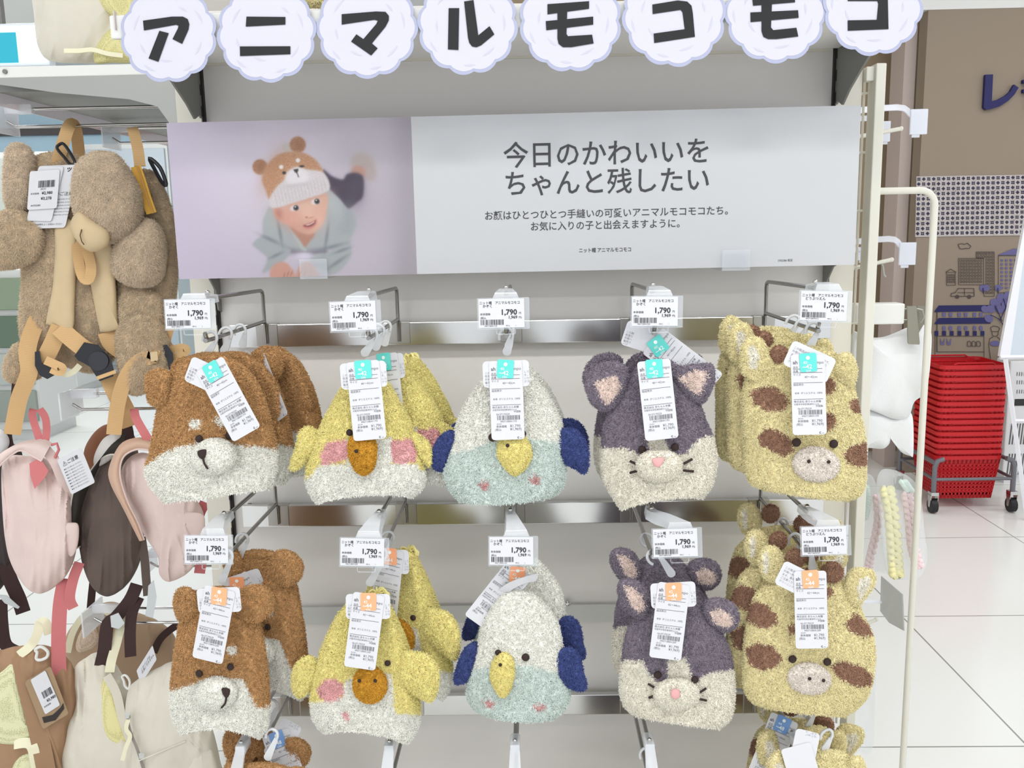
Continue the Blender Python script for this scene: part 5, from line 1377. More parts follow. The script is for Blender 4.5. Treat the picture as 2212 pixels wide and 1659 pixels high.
# ------------------------------------------------------------------ side rack at the right end of the gondola
YS = 0.02
px = mpp(YS)
CRM = M('cream_rack_paint', (222, 220, 208), 0.35)
t = thing('side_rack', 'cream steel frame with wire loop fixed to the end of the hat gondola', 'rack', (at(1890, 800, -0.03).x, -0.03, 0))
xp = at(1900, 138, -0.03); zp = xp.z
mb = MB(); mb.rbox((xp.x - 0.009, -0.04, 0.05), (xp.x + 0.010, 0.0, zp), 0.002); mb.build('square_post', CRM, t)
mb = MB(); mb.rbox((0.652, -0.03, zp - 0.03), (xp.x - 0.008, -0.01, zp - 0.004), 0.002); mb.build('tie_bracket', CRM, t)
mb = MB(); mb.rbox((0.652, -0.03, 0.4), (xp.x - 0.008, -0.01, 0.42), 0.002); mb.build('tie_bracket', CRM, t)
# round wire loop
A = at(1898, 413, YS); B = at(2018, 413, YS)
xb = at(2018, 470, YS).x
path = [(A.x - 0.02, YS, A.z), (xb - 0.03, YS, A.z)] + [(xb - 0.03 + 0.03 * math.sin(a), YS, A.z - 0.03 + 0.03 * math.cos(a)) for a in np.linspace(0.25, 1.57, 6)] + [(xb, YS, 0.12), (xb - 0.01, YS, 0.09), (xb - 0.05, YS, 0.08), (A.x - 0.02, YS, 0.08)]
mb = MB(); mb.tube(path, 0.0068, 10); mb.build('wire_loop', CRM, t, smooth=50)
mb = MB()
for k in range(14):
    z = 0.5 + k * 0.11
    mb.tube([(0.652, 0.01, z), (xp.x + 0.006, 0.01, z)], 0.0022, 6)
for y in (0.012, 0.13, 0.25, 0.37, 0.5): mb.tube([(0.664, y, 0.3), (0.664, y, zp - 0.02)], 0.0025, 6)
for k in range(14): mb.tube([(0.664, 0.012, 0.5 + k * 0.11), (0.664, 0.5, 0.5 + k * 0.11)], 0.0022, 6)
mb.build('wire_grid', CRM, t, smooth=50)
# pegs with clear ticket holders
TICK = clear_mat('ticket_holder_plastic', (244, 246, 255), 0.55, 0.1)
def peg(label, px0, py0, px1, py1, Y, tip=14):
    a, b = at(px0, py0, Y), at(px1, py1, Y)
    t = thing('side_peg', label, 'hook', tuple(a), 'pegs on the side rack')
    mb = MB(); mb.tube([(0.662, Y, a.z - 0.002), tuple(a), tuple(a.lerp(b, 0.62)), tuple(b)], 0.0042, 8); mb.ball(tuple(b), 0.0048); mb.build('peg_rod', CRM, t, smooth=50)
    return t
def ticket(label, L, box, Y):
    a = at(*L[0], Y); t = thing('ticket_holder', label, 'ticket holder', tuple(a), 'clear ticket holders on the side rack')
    mb = MB(); pts = [at(x, y, Y) for x, y in L]; pts = [Vector((0.662, Y, pts[0].z - 0.004))] + pts
    mb.ribbon([tuple(p) for p in cat_rom([tuple(p) for p in pts], 14)], 0.012, 0.003, (0, 0.25, 1)); mb.build('holder_arm', TICK, t)
    c0, c1 = at(box[0], box[1], Y - 0.004), at(box[2], box[3], Y - 0.004)
    mb = MB(); mb.rbox((c0.x, Y - 0.006, c1.z), (c1.x, Y - 0.003, c0.z), 0.001); mb.rbox((c0.x, Y - 0.002, c1.z), (c1.x, Y - 0.0005, c0.z), 0.0006)
    mb.rbox((c0.x + .004, Y - 0.005, c1.z - 0.006), (c0.x + 0.02, Y - 0.002, c1.z), 0.001)
    mb.build('ticket_pocket', TICK, t)
ticket('clear ticket holder sticking out topmost beside the round wire loop', [(1862, 238), (1905, 234), (1950, 233), (1968, 248), (1974, 252)], (1968, 236, 2002, 290), 0.10)
ticket('second clear ticket holder from the top, mostly behind the cream post', [(1862, 256), (1880, 257), (1900, 262), (1908, 272)], (1900, 262, 1922, 306), 0.32)
ticket('clear ticket holder level with the bottom of the poster board', [(1852, 522), (1890, 518), (1930, 517), (1945, 530), (1950, 535)], (1944, 524, 1977, 572), 0.10)
ticket('clear ticket holder half hidden behind the post, beside the bottom of the poster', [(1848, 540), (1858, 538), (1866, 545), (1872, 550)], (1853, 545, 1880, 562), 0.32)
peg('cream peg pointing outward just below the topmost ticket holder', 1862, 294, 1946, 278, 0.10)
peg('cream peg pointing outward below the poster, wire hook on it', 1850, 578, 1926, 561, 0.10)
peg('lowest cream peg beside the lower giraffe hat', 1845, 1360, 1893, 1338, 0.10)
pts = [at(1893, 568, 0.10), at(1900, 565, 0.10), at(1907, 575, 0.10), at(1909, 592, 0.10), at(1913, 598, 0.10)]
mb = MB(); mb.tube([tuple(q) for q in cat_rom([tuple(q) for q in pts], 14)], 0.0026, 8)
tag(mb.build('wire_s_hook', M('grey_wire', (170, 168, 160), 0.3, metal=0.6), smooth=50), 'small bent grey wire hook on the peg below the poster', 'hook')
mb = MB(); pts = [at(1886, 618, 0.25), at(1890, 640, 0.25), at(1890, 700, 0.25)]
# fleece cloth on its clip arm
t = thing('clip_arm', 'white block arm with grey spring clip on the side rack', 'clip', tuple(at(1845, 672, 0.02)))
a, b = at(1842, 656, 0.05), at(1945, 698, 0.05)
mb = MB(); mb.rbox((a.x, 0.03, b.z), (b.x, 0.075, a.z), 0.003); mb.build('arm_block', WHITE, t)
mb = MB()
for y in (668, 692): p, q = at(1940, y, 0.05), at(1962, y, 0.05); mb.tube([tuple(p), tuple(q)], 0.002, 6)
mb.build('arm_wire', M('grey_wire', (170, 168, 160)), t)
OLV = M('clip_olive_grey', (140, 138, 124), 0.4, metal=0.3)
mb = MB(); mb.prism([tuple(at(x, y, 0.03)) for x, y in ((1958, 661), (1978, 661), (1985, 740), (1984, 744), (1962, 743), (1960, 740))], (0, -0.004, 0))
mb.prism([tuple(at(x, y, 0.06)) for x, y in ((1982, 661), (1998, 661), (1996, 700), (1984, 720))], (0, 0.004, 0))
mb.build('spring_clip', OLV, t)
mb = MB(); mb.tube([tuple(at(x, y, 0.045)) for x, y in ((1980, 668), (1992, 670), (1996, 685), (1988, 697), (1984, 690))], 0.0024, 6); mb.build('spring_wire', M('grey_wire', (170, 168, 160)), t, smooth=50)
FLEECE = M('white_fleece', (234, 235, 236), 0.95, bump=0.25, bscale=220)
t = thing('fleece_cloth', 'white fluffy cloth held by the grey clip beside the round wire loop', 'cloth', tuple(at(1970, 720, 0.08)))
fr = Fr(1920, 830, 0.08)
O_ = [(1838, 725), (1870, 728), (1905, 728), (1935, 718), (1958, 708), (1985, 702), (2005, 705), (2013, 730), (2008, 800), (1998, 848), (1975, 868), (1962, 900), (1930, 905), (1880, 885), (1842, 880)]
g = puff(fr, O_, 0.035, 0, n=90, rings=16, seed=4, fold=0.006); fuzzy('upper_cloth', t, [(g[0], g[1], 0)], [FLEECE], tufts=False, view=fr.dir)
O_ = [(1840, 870), (1880, 882), (1930, 900), (1960, 890), (1972, 905), (1973, 980), (1966, 985), (1945, 975), (1928, 945), (1920, 960), (1905, 970), (1870, 968), (1840, 970)]
g = puff(fr, O_, 0.02, -0.008, n=80, rings=12, seed=5, fold=0.005); fuzzy('lower_cloth', t, [(g[0], g[1], 0)], [FLEECE], tufts=False, view=fr.dir)
# packets with knitted cord
BAG = clear_mat('clear_bag_film', (250, 252, 252), 0.24, 0.05)
def packet(label, outline, cords, Y, seed, t_=0.012):
    x, y = np.mean(np.asarray(outline, float), 0)
    t = thing('bagged_yarn', label, 'packet', tuple(at(outline[0][0], outline[0][1], Y)), 'clear packets on the side rack')
    fr = Fr(x, y, Y)
    g = puff(fr, outline, t_, 0, n=70, rings=10, seed=seed, fold=0.004); mb = MB(); mb.grid(g[0]); mb.build('film_bag', BAG, t, smooth=60)
    for nm, L, w, mat in cords:
        c = cat_rom(L, 90); mb = MB(); path = []
        for s in (-1, 1):
            path = []
            for i, p in enumerate(c):
                path.append(tuple(fr(p + np.array([s * w * 0.28 + math.sin(i * 0.9 + s) * w * 0.12, 0]), math.cos(i * 0.9 + s) * 0.0022)))
            mb.tube(path, [w * 0.30 * mpp(Y) * (1 + 0.22 * math.sin(i * 1.8)) for i in range(len(path))], 7)
        mb.build(nm, mat, t, smooth=60)
    return t
YPK = M('pale_yellow_cord', (246, 240, 186), 0.9); PPK = M('pale_pink_cord', (244, 216, 218), 0.9); MPK = M('pale_mint_cord', (222, 238, 230), 0.9); GPK = M('grey_card_in_bag', (205, 196, 190), 0.7)
packet('clear packet with a long pink cord, nearest the cream post', [(1850, 1040), (1880, 1025), (1898, 1060), (1915, 1110), (1925, 1200), (1930, 1240), (1895, 1235), (1858, 1240), (1852, 1150)], [('pink_cord', [(1893, 1070), (1897, 1120), (1888, 1170), (1878, 1210), (1876, 1236)], 15, PPK), ('mint_cord', [(1868, 1050), (1872, 1085), (1866, 1120)], 14, MPK)], 0.12, 7)
packet('clear packet with yellow cord and pink cord behind the round wire loop', [(1893, 1050), (1905, 1015), (1940, 1018), (1975, 1040), (1990, 1080), (1998, 1150), (2004, 1210), (1985, 1250), (1945, 1252), (1915, 1235), (1903, 1140)], [('yellow_cord', [(1914, 1055), (1924, 1100), (1930, 1160), (1933, 1210), (1936, 1245)], 26, YPK), ('pink_cord', [(1958, 1065), (1966, 1120), (1972, 1180), (1984, 1225)], 20, PPK), ('mint_cord', [(1950, 1040), (1965, 1060)], 16, MPK)], 0.05, 9)
packet('long flat clear packet with a printed mark beside the lowest giraffe hats', [(1845, 1430), (1870, 1415), (1892, 1425), (1890, 1520), (1886, 1610), (1875, 1630), (1858, 1622), (1842, 1590)], [], 0.10, 11, 0.010)
# flat grey ticket card hanging low
t = thing('ticket_card', 'slanted flat grey ticket card low on the side rack beside the loop', 'ticket holder', tuple(at(1905, 1250, 0.02)))
mb = MB(); mb.prism([tuple(at(x, y, Y)) for x, y, Y in ((1903, 1244, 0.06), (1948, 1283, 0.0), (1951, 1362, 0.0), (1920, 1345, 0.04), (1901, 1320, 0.06))], (0.002, -0.002, 0)); mb.build('card_face', M('grey_translucent_card', (196, 198, 196), 0.3), t)
mb = MB(); mb.tube([tuple(at(x, y, 0.06)) for x, y in ((1850, 1302), (1880, 1300), (1910, 1300))], 0.004, 6); mb.build('card_arm', TICK, t)

# ------------------------------------------------------------------ red baskets on their cart
RED = M('red_basket_plastic', (196, 26, 34), 0.34, spec=0.5)
f0 = at(2018, 1050, 2.42); f1 = at(2164, 1050, 2.42)
zb0 = at(2080, 1080, 2.42).z; BWd = f1.x - f0.x; BD = 0.30; BHt = 0.21
def basket_mesh():
    mb = MB(); inx = 0.022
    w, d, h = BWd, BD, BHt
    # rim: a rounded frame with a lip
    def ring(z, k, n=5, r=0.03): return [(x - w / 2 + 0, y, z) for x, y in rrect(w * k, d * k, r, n, w * (1 - k) / 2, d * (1 - k) / 2)]
    loops = [ring(h, 1.0), ring(h + 0.006, 1.004), ring(h + 0.006, 0.965), ring(h - 0.012, 0.955), ring(h - 0.012, 1.0), ring(h, 1.0)]
    V = np.array(loops); n, m = V.shape[:2]
    Fs = [(i * m + j, i * m + (j + 1) % m, (i + 1) * m + (j + 1) % m, (i + 1) * m + j) for i in range(n - 1) for j in range(m)]
    mb.add(V.reshape(-1, 3), [f[::-1] for f in Fs])
    # tapering walls pierced by rows of slots: a lattice of bands
    def wall(a, b, c, e):   # top-left, top-right, bottom-right, bottom-left
        a, b, c, e = map(lambda q: np.array(q, float), (a, b, c, e))
        nU, nV = 15, 9; nr_ = np.cross(b - a, e - a); nr_ /= np.linalg.norm(nr_)
        pt = lambda u, v: (a * (1 - u) + b * u) * (1 - v) + (e * (1 - u) + c * u) * v
        def slab(u0, u1, v0, v1, th=0.003): mb.prism([pt(u0, v0), pt(u1, v0), pt(u1, v1), pt(u0, v1)], nr_ * th)
        slab(0, 1, 0, 0.12); slab(0, 1, 0.93, 1)
        for k in range(nV + 1):
            v = 0.12 + 0.81 * k / nV; slab(0, 1, v - 0.014, v + 0.014)
        for k in range(nU + 1):
            u = k / nU; wd = 0.016 if 0 < k < nU else 0.03; slab(max(0, u - wd), min(1, u + wd), 0, 1, 0.0034)
    tk = 0.94; bk = 0.80
    def cor(k, z): return [(-w / 2 * k, d / 2 - d / 2 * k, z), (w / 2 * k, d / 2 - d / 2 * k, z), (w / 2 * k, d / 2 + d / 2 * k, z), (-w / 2 * k, d / 2 + d / 2 * k, z)]
    T_, B_ = cor(tk, h - 0.01), cor(bk, 0.0)
    for i in range(4):
        j = (i + 1) % 4; wall(T_[i], T_[j], B_[j], B_[i])
    mb.prism(B_, (0, 0, 0.004))
    o = mb.build('basket_body', RED); me = o.data; bpy.data.objects.remove(o)
    mhs = []
    for yy in (0.012, d - 0.012):
        mb = MB(); mb.tube([(-w * 0.30, yy, h + 0.006), (-w * 0.26, yy, h + 0.014), (w * 0.26, yy, h + 0.014), (w * 0.30, yy, h + 0.006)], 0.004, 6)
        o = mb.build('basket_handle', RED); mhs.append(o.data); bpy.data.objects.remove(o)
    return me, mhs
bme, bmh = basket_mesh()
NB = 16
ztop = at(2090, 792, 2.42).z - BHt
xb0 = (f0.x + f1.x) / 2
basket0 = None
for k in range(NB):
    z = zb0 + (ztop - zb0) * k / (NB - 1)
    lab = 'red shopping basket, undermost of the nested stack on the cart' if k == 0 else ('red shopping basket, topmost of the nested stack' if k == NB - 1 else 'red shopping basket nested inside the stack between top and bottom ones')
    if basket0 is None:
        basket0 = thing('shopping_basket', lab, 'basket', (xb0, 2.42, z), 'nested red shopping baskets')
        link_mesh('basket_body', bme, basket0); [link_mesh('basket_handle', q_, basket0) for q_ in bmh]
    else: copy_thing(basket0, lab, loc=(xb0 + 0.002 * math.sin(k * 2.1), 2.42, z))
t = thing('basket_cart', 'grey tubular cart on black castors under the red baskets', 'cart', (xb0, 2.5, 0))
GT = M('grey_tube', (116, 116, 122), 0.4, metal=0.2); BLK = M('black_rubber', (28, 28, 30), 0.5)
zr = at(2080, 1035, 2.38).z; zt2 = at(2170, 990, 2.38).z
xl_, xr_ = f0.x - 0.02, f1.x + 0.03; y0, y1 = 2.38, 2.78
for (x, y) in ((xl_, y0), (xr_, y0), (xl_, y1), (xr_, y1)):
    s = 1 if x < xb0 else -1
    mb = MB(); mb.tube([(x, y, 0.10), (x, y, zt2 - 0.04), (x + s * 0.01, y, zt2 - 0.01), (x + s * 0.04, y, zt2)], 0.012, 8); mb.build('leg', GT, t, smooth=50)
    mb = MB(); mb.tube([(x - 0.014, y, 0.036), (x + 0.014, y, 0.036)], 0.034, 14); mb.build('castor_wheel', BLK, t, smooth=50)
    mb = MB(); mb.prism([(x - 0.018, y - 0.02, 0.09), (x - 0.018, y + 0.02, 0.09), (x - 0.018, y + 0.008, 0.03), (x - 0.018, y - 0.008, 0.03)], (0.003, 0, 0)); mb.prism([(x + 0.015, y - 0.02, 0.09), (x + 0.015, y + 0.02, 0.09), (x + 0.015, y + 0.008, 0.03), (x + 0.015, y - 0.008, 0.03)], (0.003, 0, 0)); mb.box((x - 0.018, y - 0.02, 0.088), (x + 0.018, y + 0.02, 0.104))
    mb.build('castor_fork', CHROME, t)
mb = MB()
for y in (y0, y1): mb.tube([(xl_, y, zr), (xr_, y, zr)], 0.008, 8)
for x in (xl_, xr_): mb.tube([(x, y0, zr), (x, y1, zr)], 0.008, 8); mb.tube([(x, y0, zt2 - 0.02), (x, y1, zt2 - 0.02)], 0.010, 8)
mb.build('cross_bar', GT, t, smooth=50)
# white cabinet and slanted sign stand at the far end
YCb = 2.85
c0 = at(2182, 800, YCb); zcb = at(2200, 780, YCb).z
t = thing('vented_cabinet', 'white metal cabinet with slotted vents beside the red baskets', 'cabinet', (c0.x + 0.4, YCb, 0))
mb = MB(); mb.rbox((c0.x, YCb, 0.05), (c0.x + 0.9, YCb + 0.14, zcb), 0.006); mb.box((c0.x + .02, YCb + .02, 0), (c0.x + .88, YCb + .12, 0.05)); mb.build('body', M('cabinet_white', (226, 228, 230), 0.4), t)
mb = MB()
for (ya, yb) in ((915, 960), (980, 1025)):
    za, zb_ = at(2180, ya, YCb).z, at(2180, yb, YCb).z
    for k in range(60):
        x = c0.x + 0.02 + k * 0.0145; mb.prism([(x, YCb - 0.001, zb_), (x + 0.006, YCb - 0.001, zb_), (x + 0.012, YCb - 0.001, za), (x + 0.006, YCb - 0.001, za)], (0, -0.001, 0))
mb.build('vent_slots', M('vent_dark', (92, 92, 94), 0.6), t)
mb = MB()
for ya in (812, 830, 850):
    za = at(2195, ya, YCb).z
    for k in range(8): x = at(2196, ya, YCb).x + k * 0.012; mb.box((x, YCb - 0.002, za), (x + 0.003, YCb - 0.001, za + 0.02))
mb.build('small_slots', M('vent_dark', (92, 92, 94), 0.6), t)
p = at(2192, 862, YCb); mb = MB(); mb.box((p.x, YCb - 0.003, p.z - 0.035), (p.x + 0.2, YCb - 0.001, p.z)); mb.build('warning_sticker', M('black_sticker', (40, 42, 40), 0.4), t)
YSg = 2.30
t = thing('sign_stand', 'white slanted sign stand cut off by the frame beside the baskets', 'sign stand', (at(2190, 800, YSg).x, YSg, 0))
WS = M('stand_white', (236, 236, 242), 0.35)
mb = MB(); mb.prism([tuple(at(x, y, YSg)) for x, y in ((2216, 470), (2214, 540), (2182, 770), (2160, 770), (2162, 755))], (0, 0.02, 0)); mb.build('stand_post', WS, t)
mb = MB(); mb.prism([tuple(at(x, y, YSg + 0.004)) for x, y in ((2214, 530), (2290, 530), (2280, 775), (2180, 775))], (0, 0.01, 0)); mb.build('sign_panel', M('stand_panel_blue', (206, 216, 226), 0.4), t)
zf = 0.0
la = at(2172, 775, YSg); lb = atz(2206, 1112, 0.01)
mb = MB(); mb.tube([tuple(la), (lb.x, YSg - 0.05, 0.0)], 0.011, 4); mb.tube([tuple(at(2160, 772, YSg)), tuple(at(2290, 770, YSg))], 0.010, 4); mb.build('stand_leg', WS, t)
mb = MB(); q = la.lerp(Vector((lb.x, YSg - 0.05, 0.0)), 0.38); mb.tube([tuple(q), (q.x + 0.4, q.y, q.z)], 0.008, 4); mb.build('stand_crossbar', WS, t)
# ------------------------------------------------------------------ left side: shelf and hooks that point away from the hat gondola
YA = 0.16
LG = 'wire hooks for the backpacks'
t = thing('side_shelf', 'white shelf with grey bracket and clear price rail beside the hat gondola', 'shelf', tuple(at(200, 150, 0.03)))
zs0 = at(150, 165, 0.03).z; zs1 = at(150, 141, 0.03).z; xs0 = at(-40, 150, 0.03).x; xs1 = -0.652
mb = MB(); mb.rbox((xs0, 0.03, zs0), (xs1, 1.1, zs1), 0.002); mb.build('shelf_board', WHITE, t)
mb = MB(); p = [(xs1, zs0), (xs0 + .02, zs0), (xs0 + .03, zs0 - 0.012), (-0.90, zs0 - 0.03), (-0.76, zs0 - 0.045), (-0.705, zs0 - 0.06), (-0.685, zs0 - 0.09), (-0.68, zs0 - 0.16), (xs1, zs0 - 0.17)]
mb.prism([(x, 0.032, z) for x, z in p], (0, 0.003, 0)); mb.build('shelf_bracket', M('bracket_steel', (168, 168, 164), 0.32, metal=0.7), t)
mb = MB(); mb.prism([(x, 1.0, z) for x, z in p], (0, 0.003, 0)); mb.build('shelf_bracket', M('bracket_steel', (168, 168, 164)), t)
mb = MB(); mb.box((xs0 + .01, 0.06, zs0 - 0.022), (xs1, 1.1, zs0 - 0.002)); mb.build('shelf_underside', GREYM, t)
mb = MB(); mb.box((xs0 - 0.004, 0.05, zs0 - 0.045), (xs0 + 0.0, 1.1, zs0 + 0.002)); mb.build('price_rail', clear_mat('pinkish_clear_rail', (240, 220, 216), 0.5, 0.2), t)
for y in (155,):
    q = at(12, y, 0.03); mb = MB(); mb.tube([(q.x, 0.031, q.z), (q.x, 0.026, q.z)], 0.0045, 10); mb.build('shelf_screw', GREYM, t)
# hooks
def side_hook(label, Y, z, tipx, holder=True):
    t = thing('backpack_hook', label, 'hook', (-0.66, Y, z), LG)
    mb = MB(); mb.tube([(-0.652, Y, z), (tipx + 0.02, Y, z), (tipx, Y, z + 0.012)], 0.0034, 8); mb.build('lower_prong', WIREB, t, smooth=50)
    mb = MB(); mb.tube([(-0.652, Y, z + 0.036), (tipx + 0.05, Y, z + 0.036)], 0.0034, 8); mb.build('upper_wire', WIREB, t, smooth=50)
    if holder:
        mb = MB(); mb.rbox((tipx - 0.0, Y - 0.008, z + 0.026), (tipx + 0.06, Y + 0.008, z + 0.046), 0.003); mb.rbox((tipx - 0.005, Y - 0.05, z - 0.015), (tipx + 0.0, Y + 0.05, z + 0.045), 0.002); mb.build('card_holder', CLEARW, t, smooth=40)
    mb = MB(); mb.rbox((-0.665, Y - 0.02, z - 0.01), (-0.652, Y + 0.02, z + 0.045), 0.002); mb.build('hook_plate', GREYM, t)
TZ = [at(200, 271, YA).z, at(200, 884, YA).z, at(200, 1346, YA).z]
tn = ('top', 'middle', 'lowest')
wh = ('plush bears', 'pink backpacks', 'cream backpacks')
for k in range(3):
    side_hook('chrome double hook of the %s tier carrying the %s' % (tn[k], wh[k]), YA, TZ[k], -1.0 if k else -1.08)
    side_hook('chrome double hook of the %s tier behind the front one' % tn[k], YA + 0.36, TZ[k], -1.02)
# cream backpack on the shelf
CAN = M('cream_canvas', (220, 214, 200), 0.8, bump=0.35, bscale=60, var=0.03, vscale=20)
MESHY = dot_mat('yellow_mesh', (226, 218, 160), (180, 170, 110), 330)
t = thing('cream_backpack', 'cream canvas backpack with yellow mesh back, lying on the white shelf', 'backpack', tuple(at(180, 138, 0.2)))
fr = Fr(170, 60, 0.22)
def cloth(nm, t, fr, outline, th, off, mat, fold=0.005, seed=1, n=150, rings=34, flatpow=2):
    g = puff(fr, outline, th, off, n=n, rings=rings, seed=seed, fold=fold, wr=0.9); mb = MB(); mb.grid(g[0]); return mb.build(nm, mat, t, smooth=75)
cloth('bag_body', t, fr, [(70, -60), (130, -80), (230, -60), (262, 20), (262, 90), (240, 132), (160, 136), (105, 130), (82, 100), (74, 40)], 0.07, 0, CAN, 0.006, 3)
cloth('mesh_panel', t, fr, [(205, -40), (250, -40), (290, -10), (292, 30), (262, 60), (245, 40), (215, 10)], 0.03, 0.05, MESHY, 0.003, 4)
cloth('mesh_panel', t, fr, [(228, 70), (262, 52), (285, 80), (285, 130), (240, 134), (205, 134), (205, 105)], 0.03, 0.05, MESHY, 0.003, 4)
mb = MB(); mb.ribbon([tuple(fr(np.array(p, float), 0.085)) for p in cat_rom([(140, 108), (170, 108), (200, 106), (230, 114), (262, 118)], 14)], 0.009, 0.003, (0, 0.1, 1)); mb.build('pull_cord', M('pale_yellow_tape', (240, 236, 206), 0.7), t)
t = thing('side_gondola', 'back panel of the backpack gondola, joined to the left post of the hat gondola', 'gondola', (-0.645, 0.6, 0))
mb = MB(); mb.box((-0.652, 0.05, 0.1), (-0.640, 1.2, 2.2)); mb.box((-0.66, 0.05, 0.0), (-0.62, 1.2, 0.1)); mb.build('back_panel', PANEL, t)

# ------------------------------------------------------------------ plush bear backpacks
BEAR = M('plush_beige', (226, 202, 168), 0.95, var=0.14, vscale=60, sheen=0.4)
BEARL = M('plush_light_beige', (236, 214, 186), 0.95, var=0.10, vscale=60, sheen=0.4)
SUEDE = M('suede_beige', (204, 182, 146), 0.85, var=0.04, vscale=30, bump=0.1, bscale=500)
WEB = web_mat('tan_webbing', (214, 176, 126), 1600, 0.2)
BLKP = M('black_buckle_plastic', (34, 34, 40), 0.38)
def plush(nm, t, fr, outline, th, off, mats=None, zone=0, n=60, rings=14, seed=1, L=0.0075, dens=520000):
    g = puff(fr, outline, th, off, n=n, rings=rings, seed=seed, fold=0.004)
    return fuzzy(nm, t, [(g[0], g[1], zone)], mats or [BEAR], dens=dens, L=L, R=0.00045, view=fr.dir, droop=0.5, curl=0.8)
def strap(nm, t, fr, L, wpx, off, mat, side=None, th=0.002, n=24):
    c = cat_rom(L, n); path = [fr(p, off if np.isscalar(off) else np.interp(i / (n - 1), np.linspace(0, 1, len(off)), off)) for i, p in enumerate(c)]
    sides = []
    for i in range(n):
        tg = path[min(i + 1, n - 1)] - path[max(i - 1, 0)]; s = np.cross(tg, fr.dir); sides.append(tuple(s if side is None else side))
    mb = MB(); mb.ribbon([tuple(p) for p in path], wpx * mpp(fr.Y), th, sides); return mb.build(nm, mat, t, smooth=40)
def slab(nm, t, fr, outline, off, th, mat, bev=True):
    P = np.asarray(outline, float); mb = MB(); mb.prism([tuple(fr(p, off)) for p in P], tuple(fr.dir * th)); return mb.build(nm, mat, t)
YBR = 0.10
t = thing('plush_backpack', 'beige plush bear backpack with its two padded shoulder straps outward', 'backpack', tuple(at(150, 270, YBR)), 'plush bear backpacks')
fr = Fr(140, 560, YBR + 0.04)
plush('body', t, fr, [(60, 345), (150, 330), (200, 380), (250, 480), (262, 640), (250, 760), (205, 800), (150, 790), (65, 765), (45, 700), (50, 600), (42, 500), (45, 420)], 0.06, 0, n=70)
plush('ear', t, fr, [(15, 345), (25, 318), (50, 314), (70, 335), (74, 380), (64, 440), (38, 472), (16, 440), (12, 390)], 0.035, 0.035, [BEARL])
plush('arm', t, fr, [(-18, 490), (15, 457), (58, 462), (88, 488), (92, 530), (70, 562), (20, 577), (-18, 568)], 0.045, 0.055)
plush('leg', t, fr, [(40, 740), (72, 752), (95, 795), (75, 815), (40, 820), (14, 812), (12, 780), (25, 755)], 0.035, 0.02)
cloth('strap_pad', t, fr, [(122, 480), (160, 485), (164, 560), (161, 650), (159, 698), (148, 709), (107, 698), (101, 688), (114, 620), (119, 550)], 0.014, 0.068, SUEDE, 0.002, 3, 80, 12)
cloth('strap_pad', t, fr, [(196, 520), (238, 530), (246, 600), (251, 690), (252, 706), (218, 713), (211, 700), (199, 640), (190, 580)], 0.014, 0.066, SUEDE, 0.002, 5, 80, 12)
strap('handle_loop', t, fr, [(122, 385), (126, 350), (140, 300), (150, 272), (160, 268), (166, 285), (172, 330), (178, 370)], 24, [0.02, 0.03, 0.02, 0.0, -0.03, -0.05, -0.04], WEB)
strap('webbing_strap', t, fr, [(162, 500), (168, 560), (176, 595), (188, 602), (194, 580), (186, 540), (172, 500)], 20, [0.06, 0.085, 0.1, 0.1, 0.1, 0.085, 0.06], WEB)
strap('webbing_strap', t, fr, [(90, 672), (72, 710), (62, 750), (66, 790), (60, 812), (45, 850), (36, 890), (29, 930)], [34] * 0 or 33, [0.03, 0.06, 0.08, 0.085, 0.08, 0.06, 0.05, 0.05], WEB)
strap('webbing_strap', t, fr, [(130, 700), (118, 728), (105, 755), (92, 780)], 34, [0.075, 0.075, 0.08, 0.08], WEB)
strap('webbing_strap', t, fr, [(128, 702), (150, 722), (172, 740), (190, 752)], 36, 0.08, WEB)
strap('webbing_strap', t, fr, [(232, 805), (250, 845), (268, 880), (282, 915)], 38, [0.07, 0.06, 0.04, 0.03], WEB)
strap('webbing_strap', t, fr, [(230, 712), (240, 735), (262, 752)], 40, 0.06, WEB)
slab('side_buckle', t, fr, [(180, 732), (210, 738), (235, 765), (242, 790), (240, 802), (212, 812), (200, 795), (192, 782), (166, 768), (160, 760)], 0.085, 0.012, BLKP)
slab('buckle_disc', t, fr, ell(209, 770, 21, 20), 0.098, 0.002, M('black_buckle_gloss', (46, 46, 54), 0.3))
slab('buckle_bar', t, fr, [(205, 802), (244, 788), (246, 795), (208, 809)], 0.098, 0.002, WEB)
slab('ladder_lock', t, fr, [(78, 752), (88, 750), (92, 775), (125, 785), (122, 798), (104, 808), (88, 800), (78, 780)], 0.085, 0.01, BLKP)
strap('webbing_strap', t, fr, [(100, 768), (118, 776), (134, 784), (128, 792), (112, 786)], 18, 0.1, WEB)
strap('strap_end', t, fr, [(122, 790), (140, 802), (158, 796), (172, 782)], 12, 0.06, M('pale_yellow_tape', (240, 236, 206), 0.7))
mb = MB(); c = [tuple(fr(np.array(p, float), d)) for p, d in (((124, 322), .05), ((136, 316), .05), ((150, 335), .06), ((161, 358), .07), ((152, 362), .07), ((138, 345), .06), ((126, 330), .05))]
mb.tube(cat_rom(c, 24, True).tolist(), 0.0032, 7, closed=True); mb.build('snap_hook', BLKP, t, smooth=50)
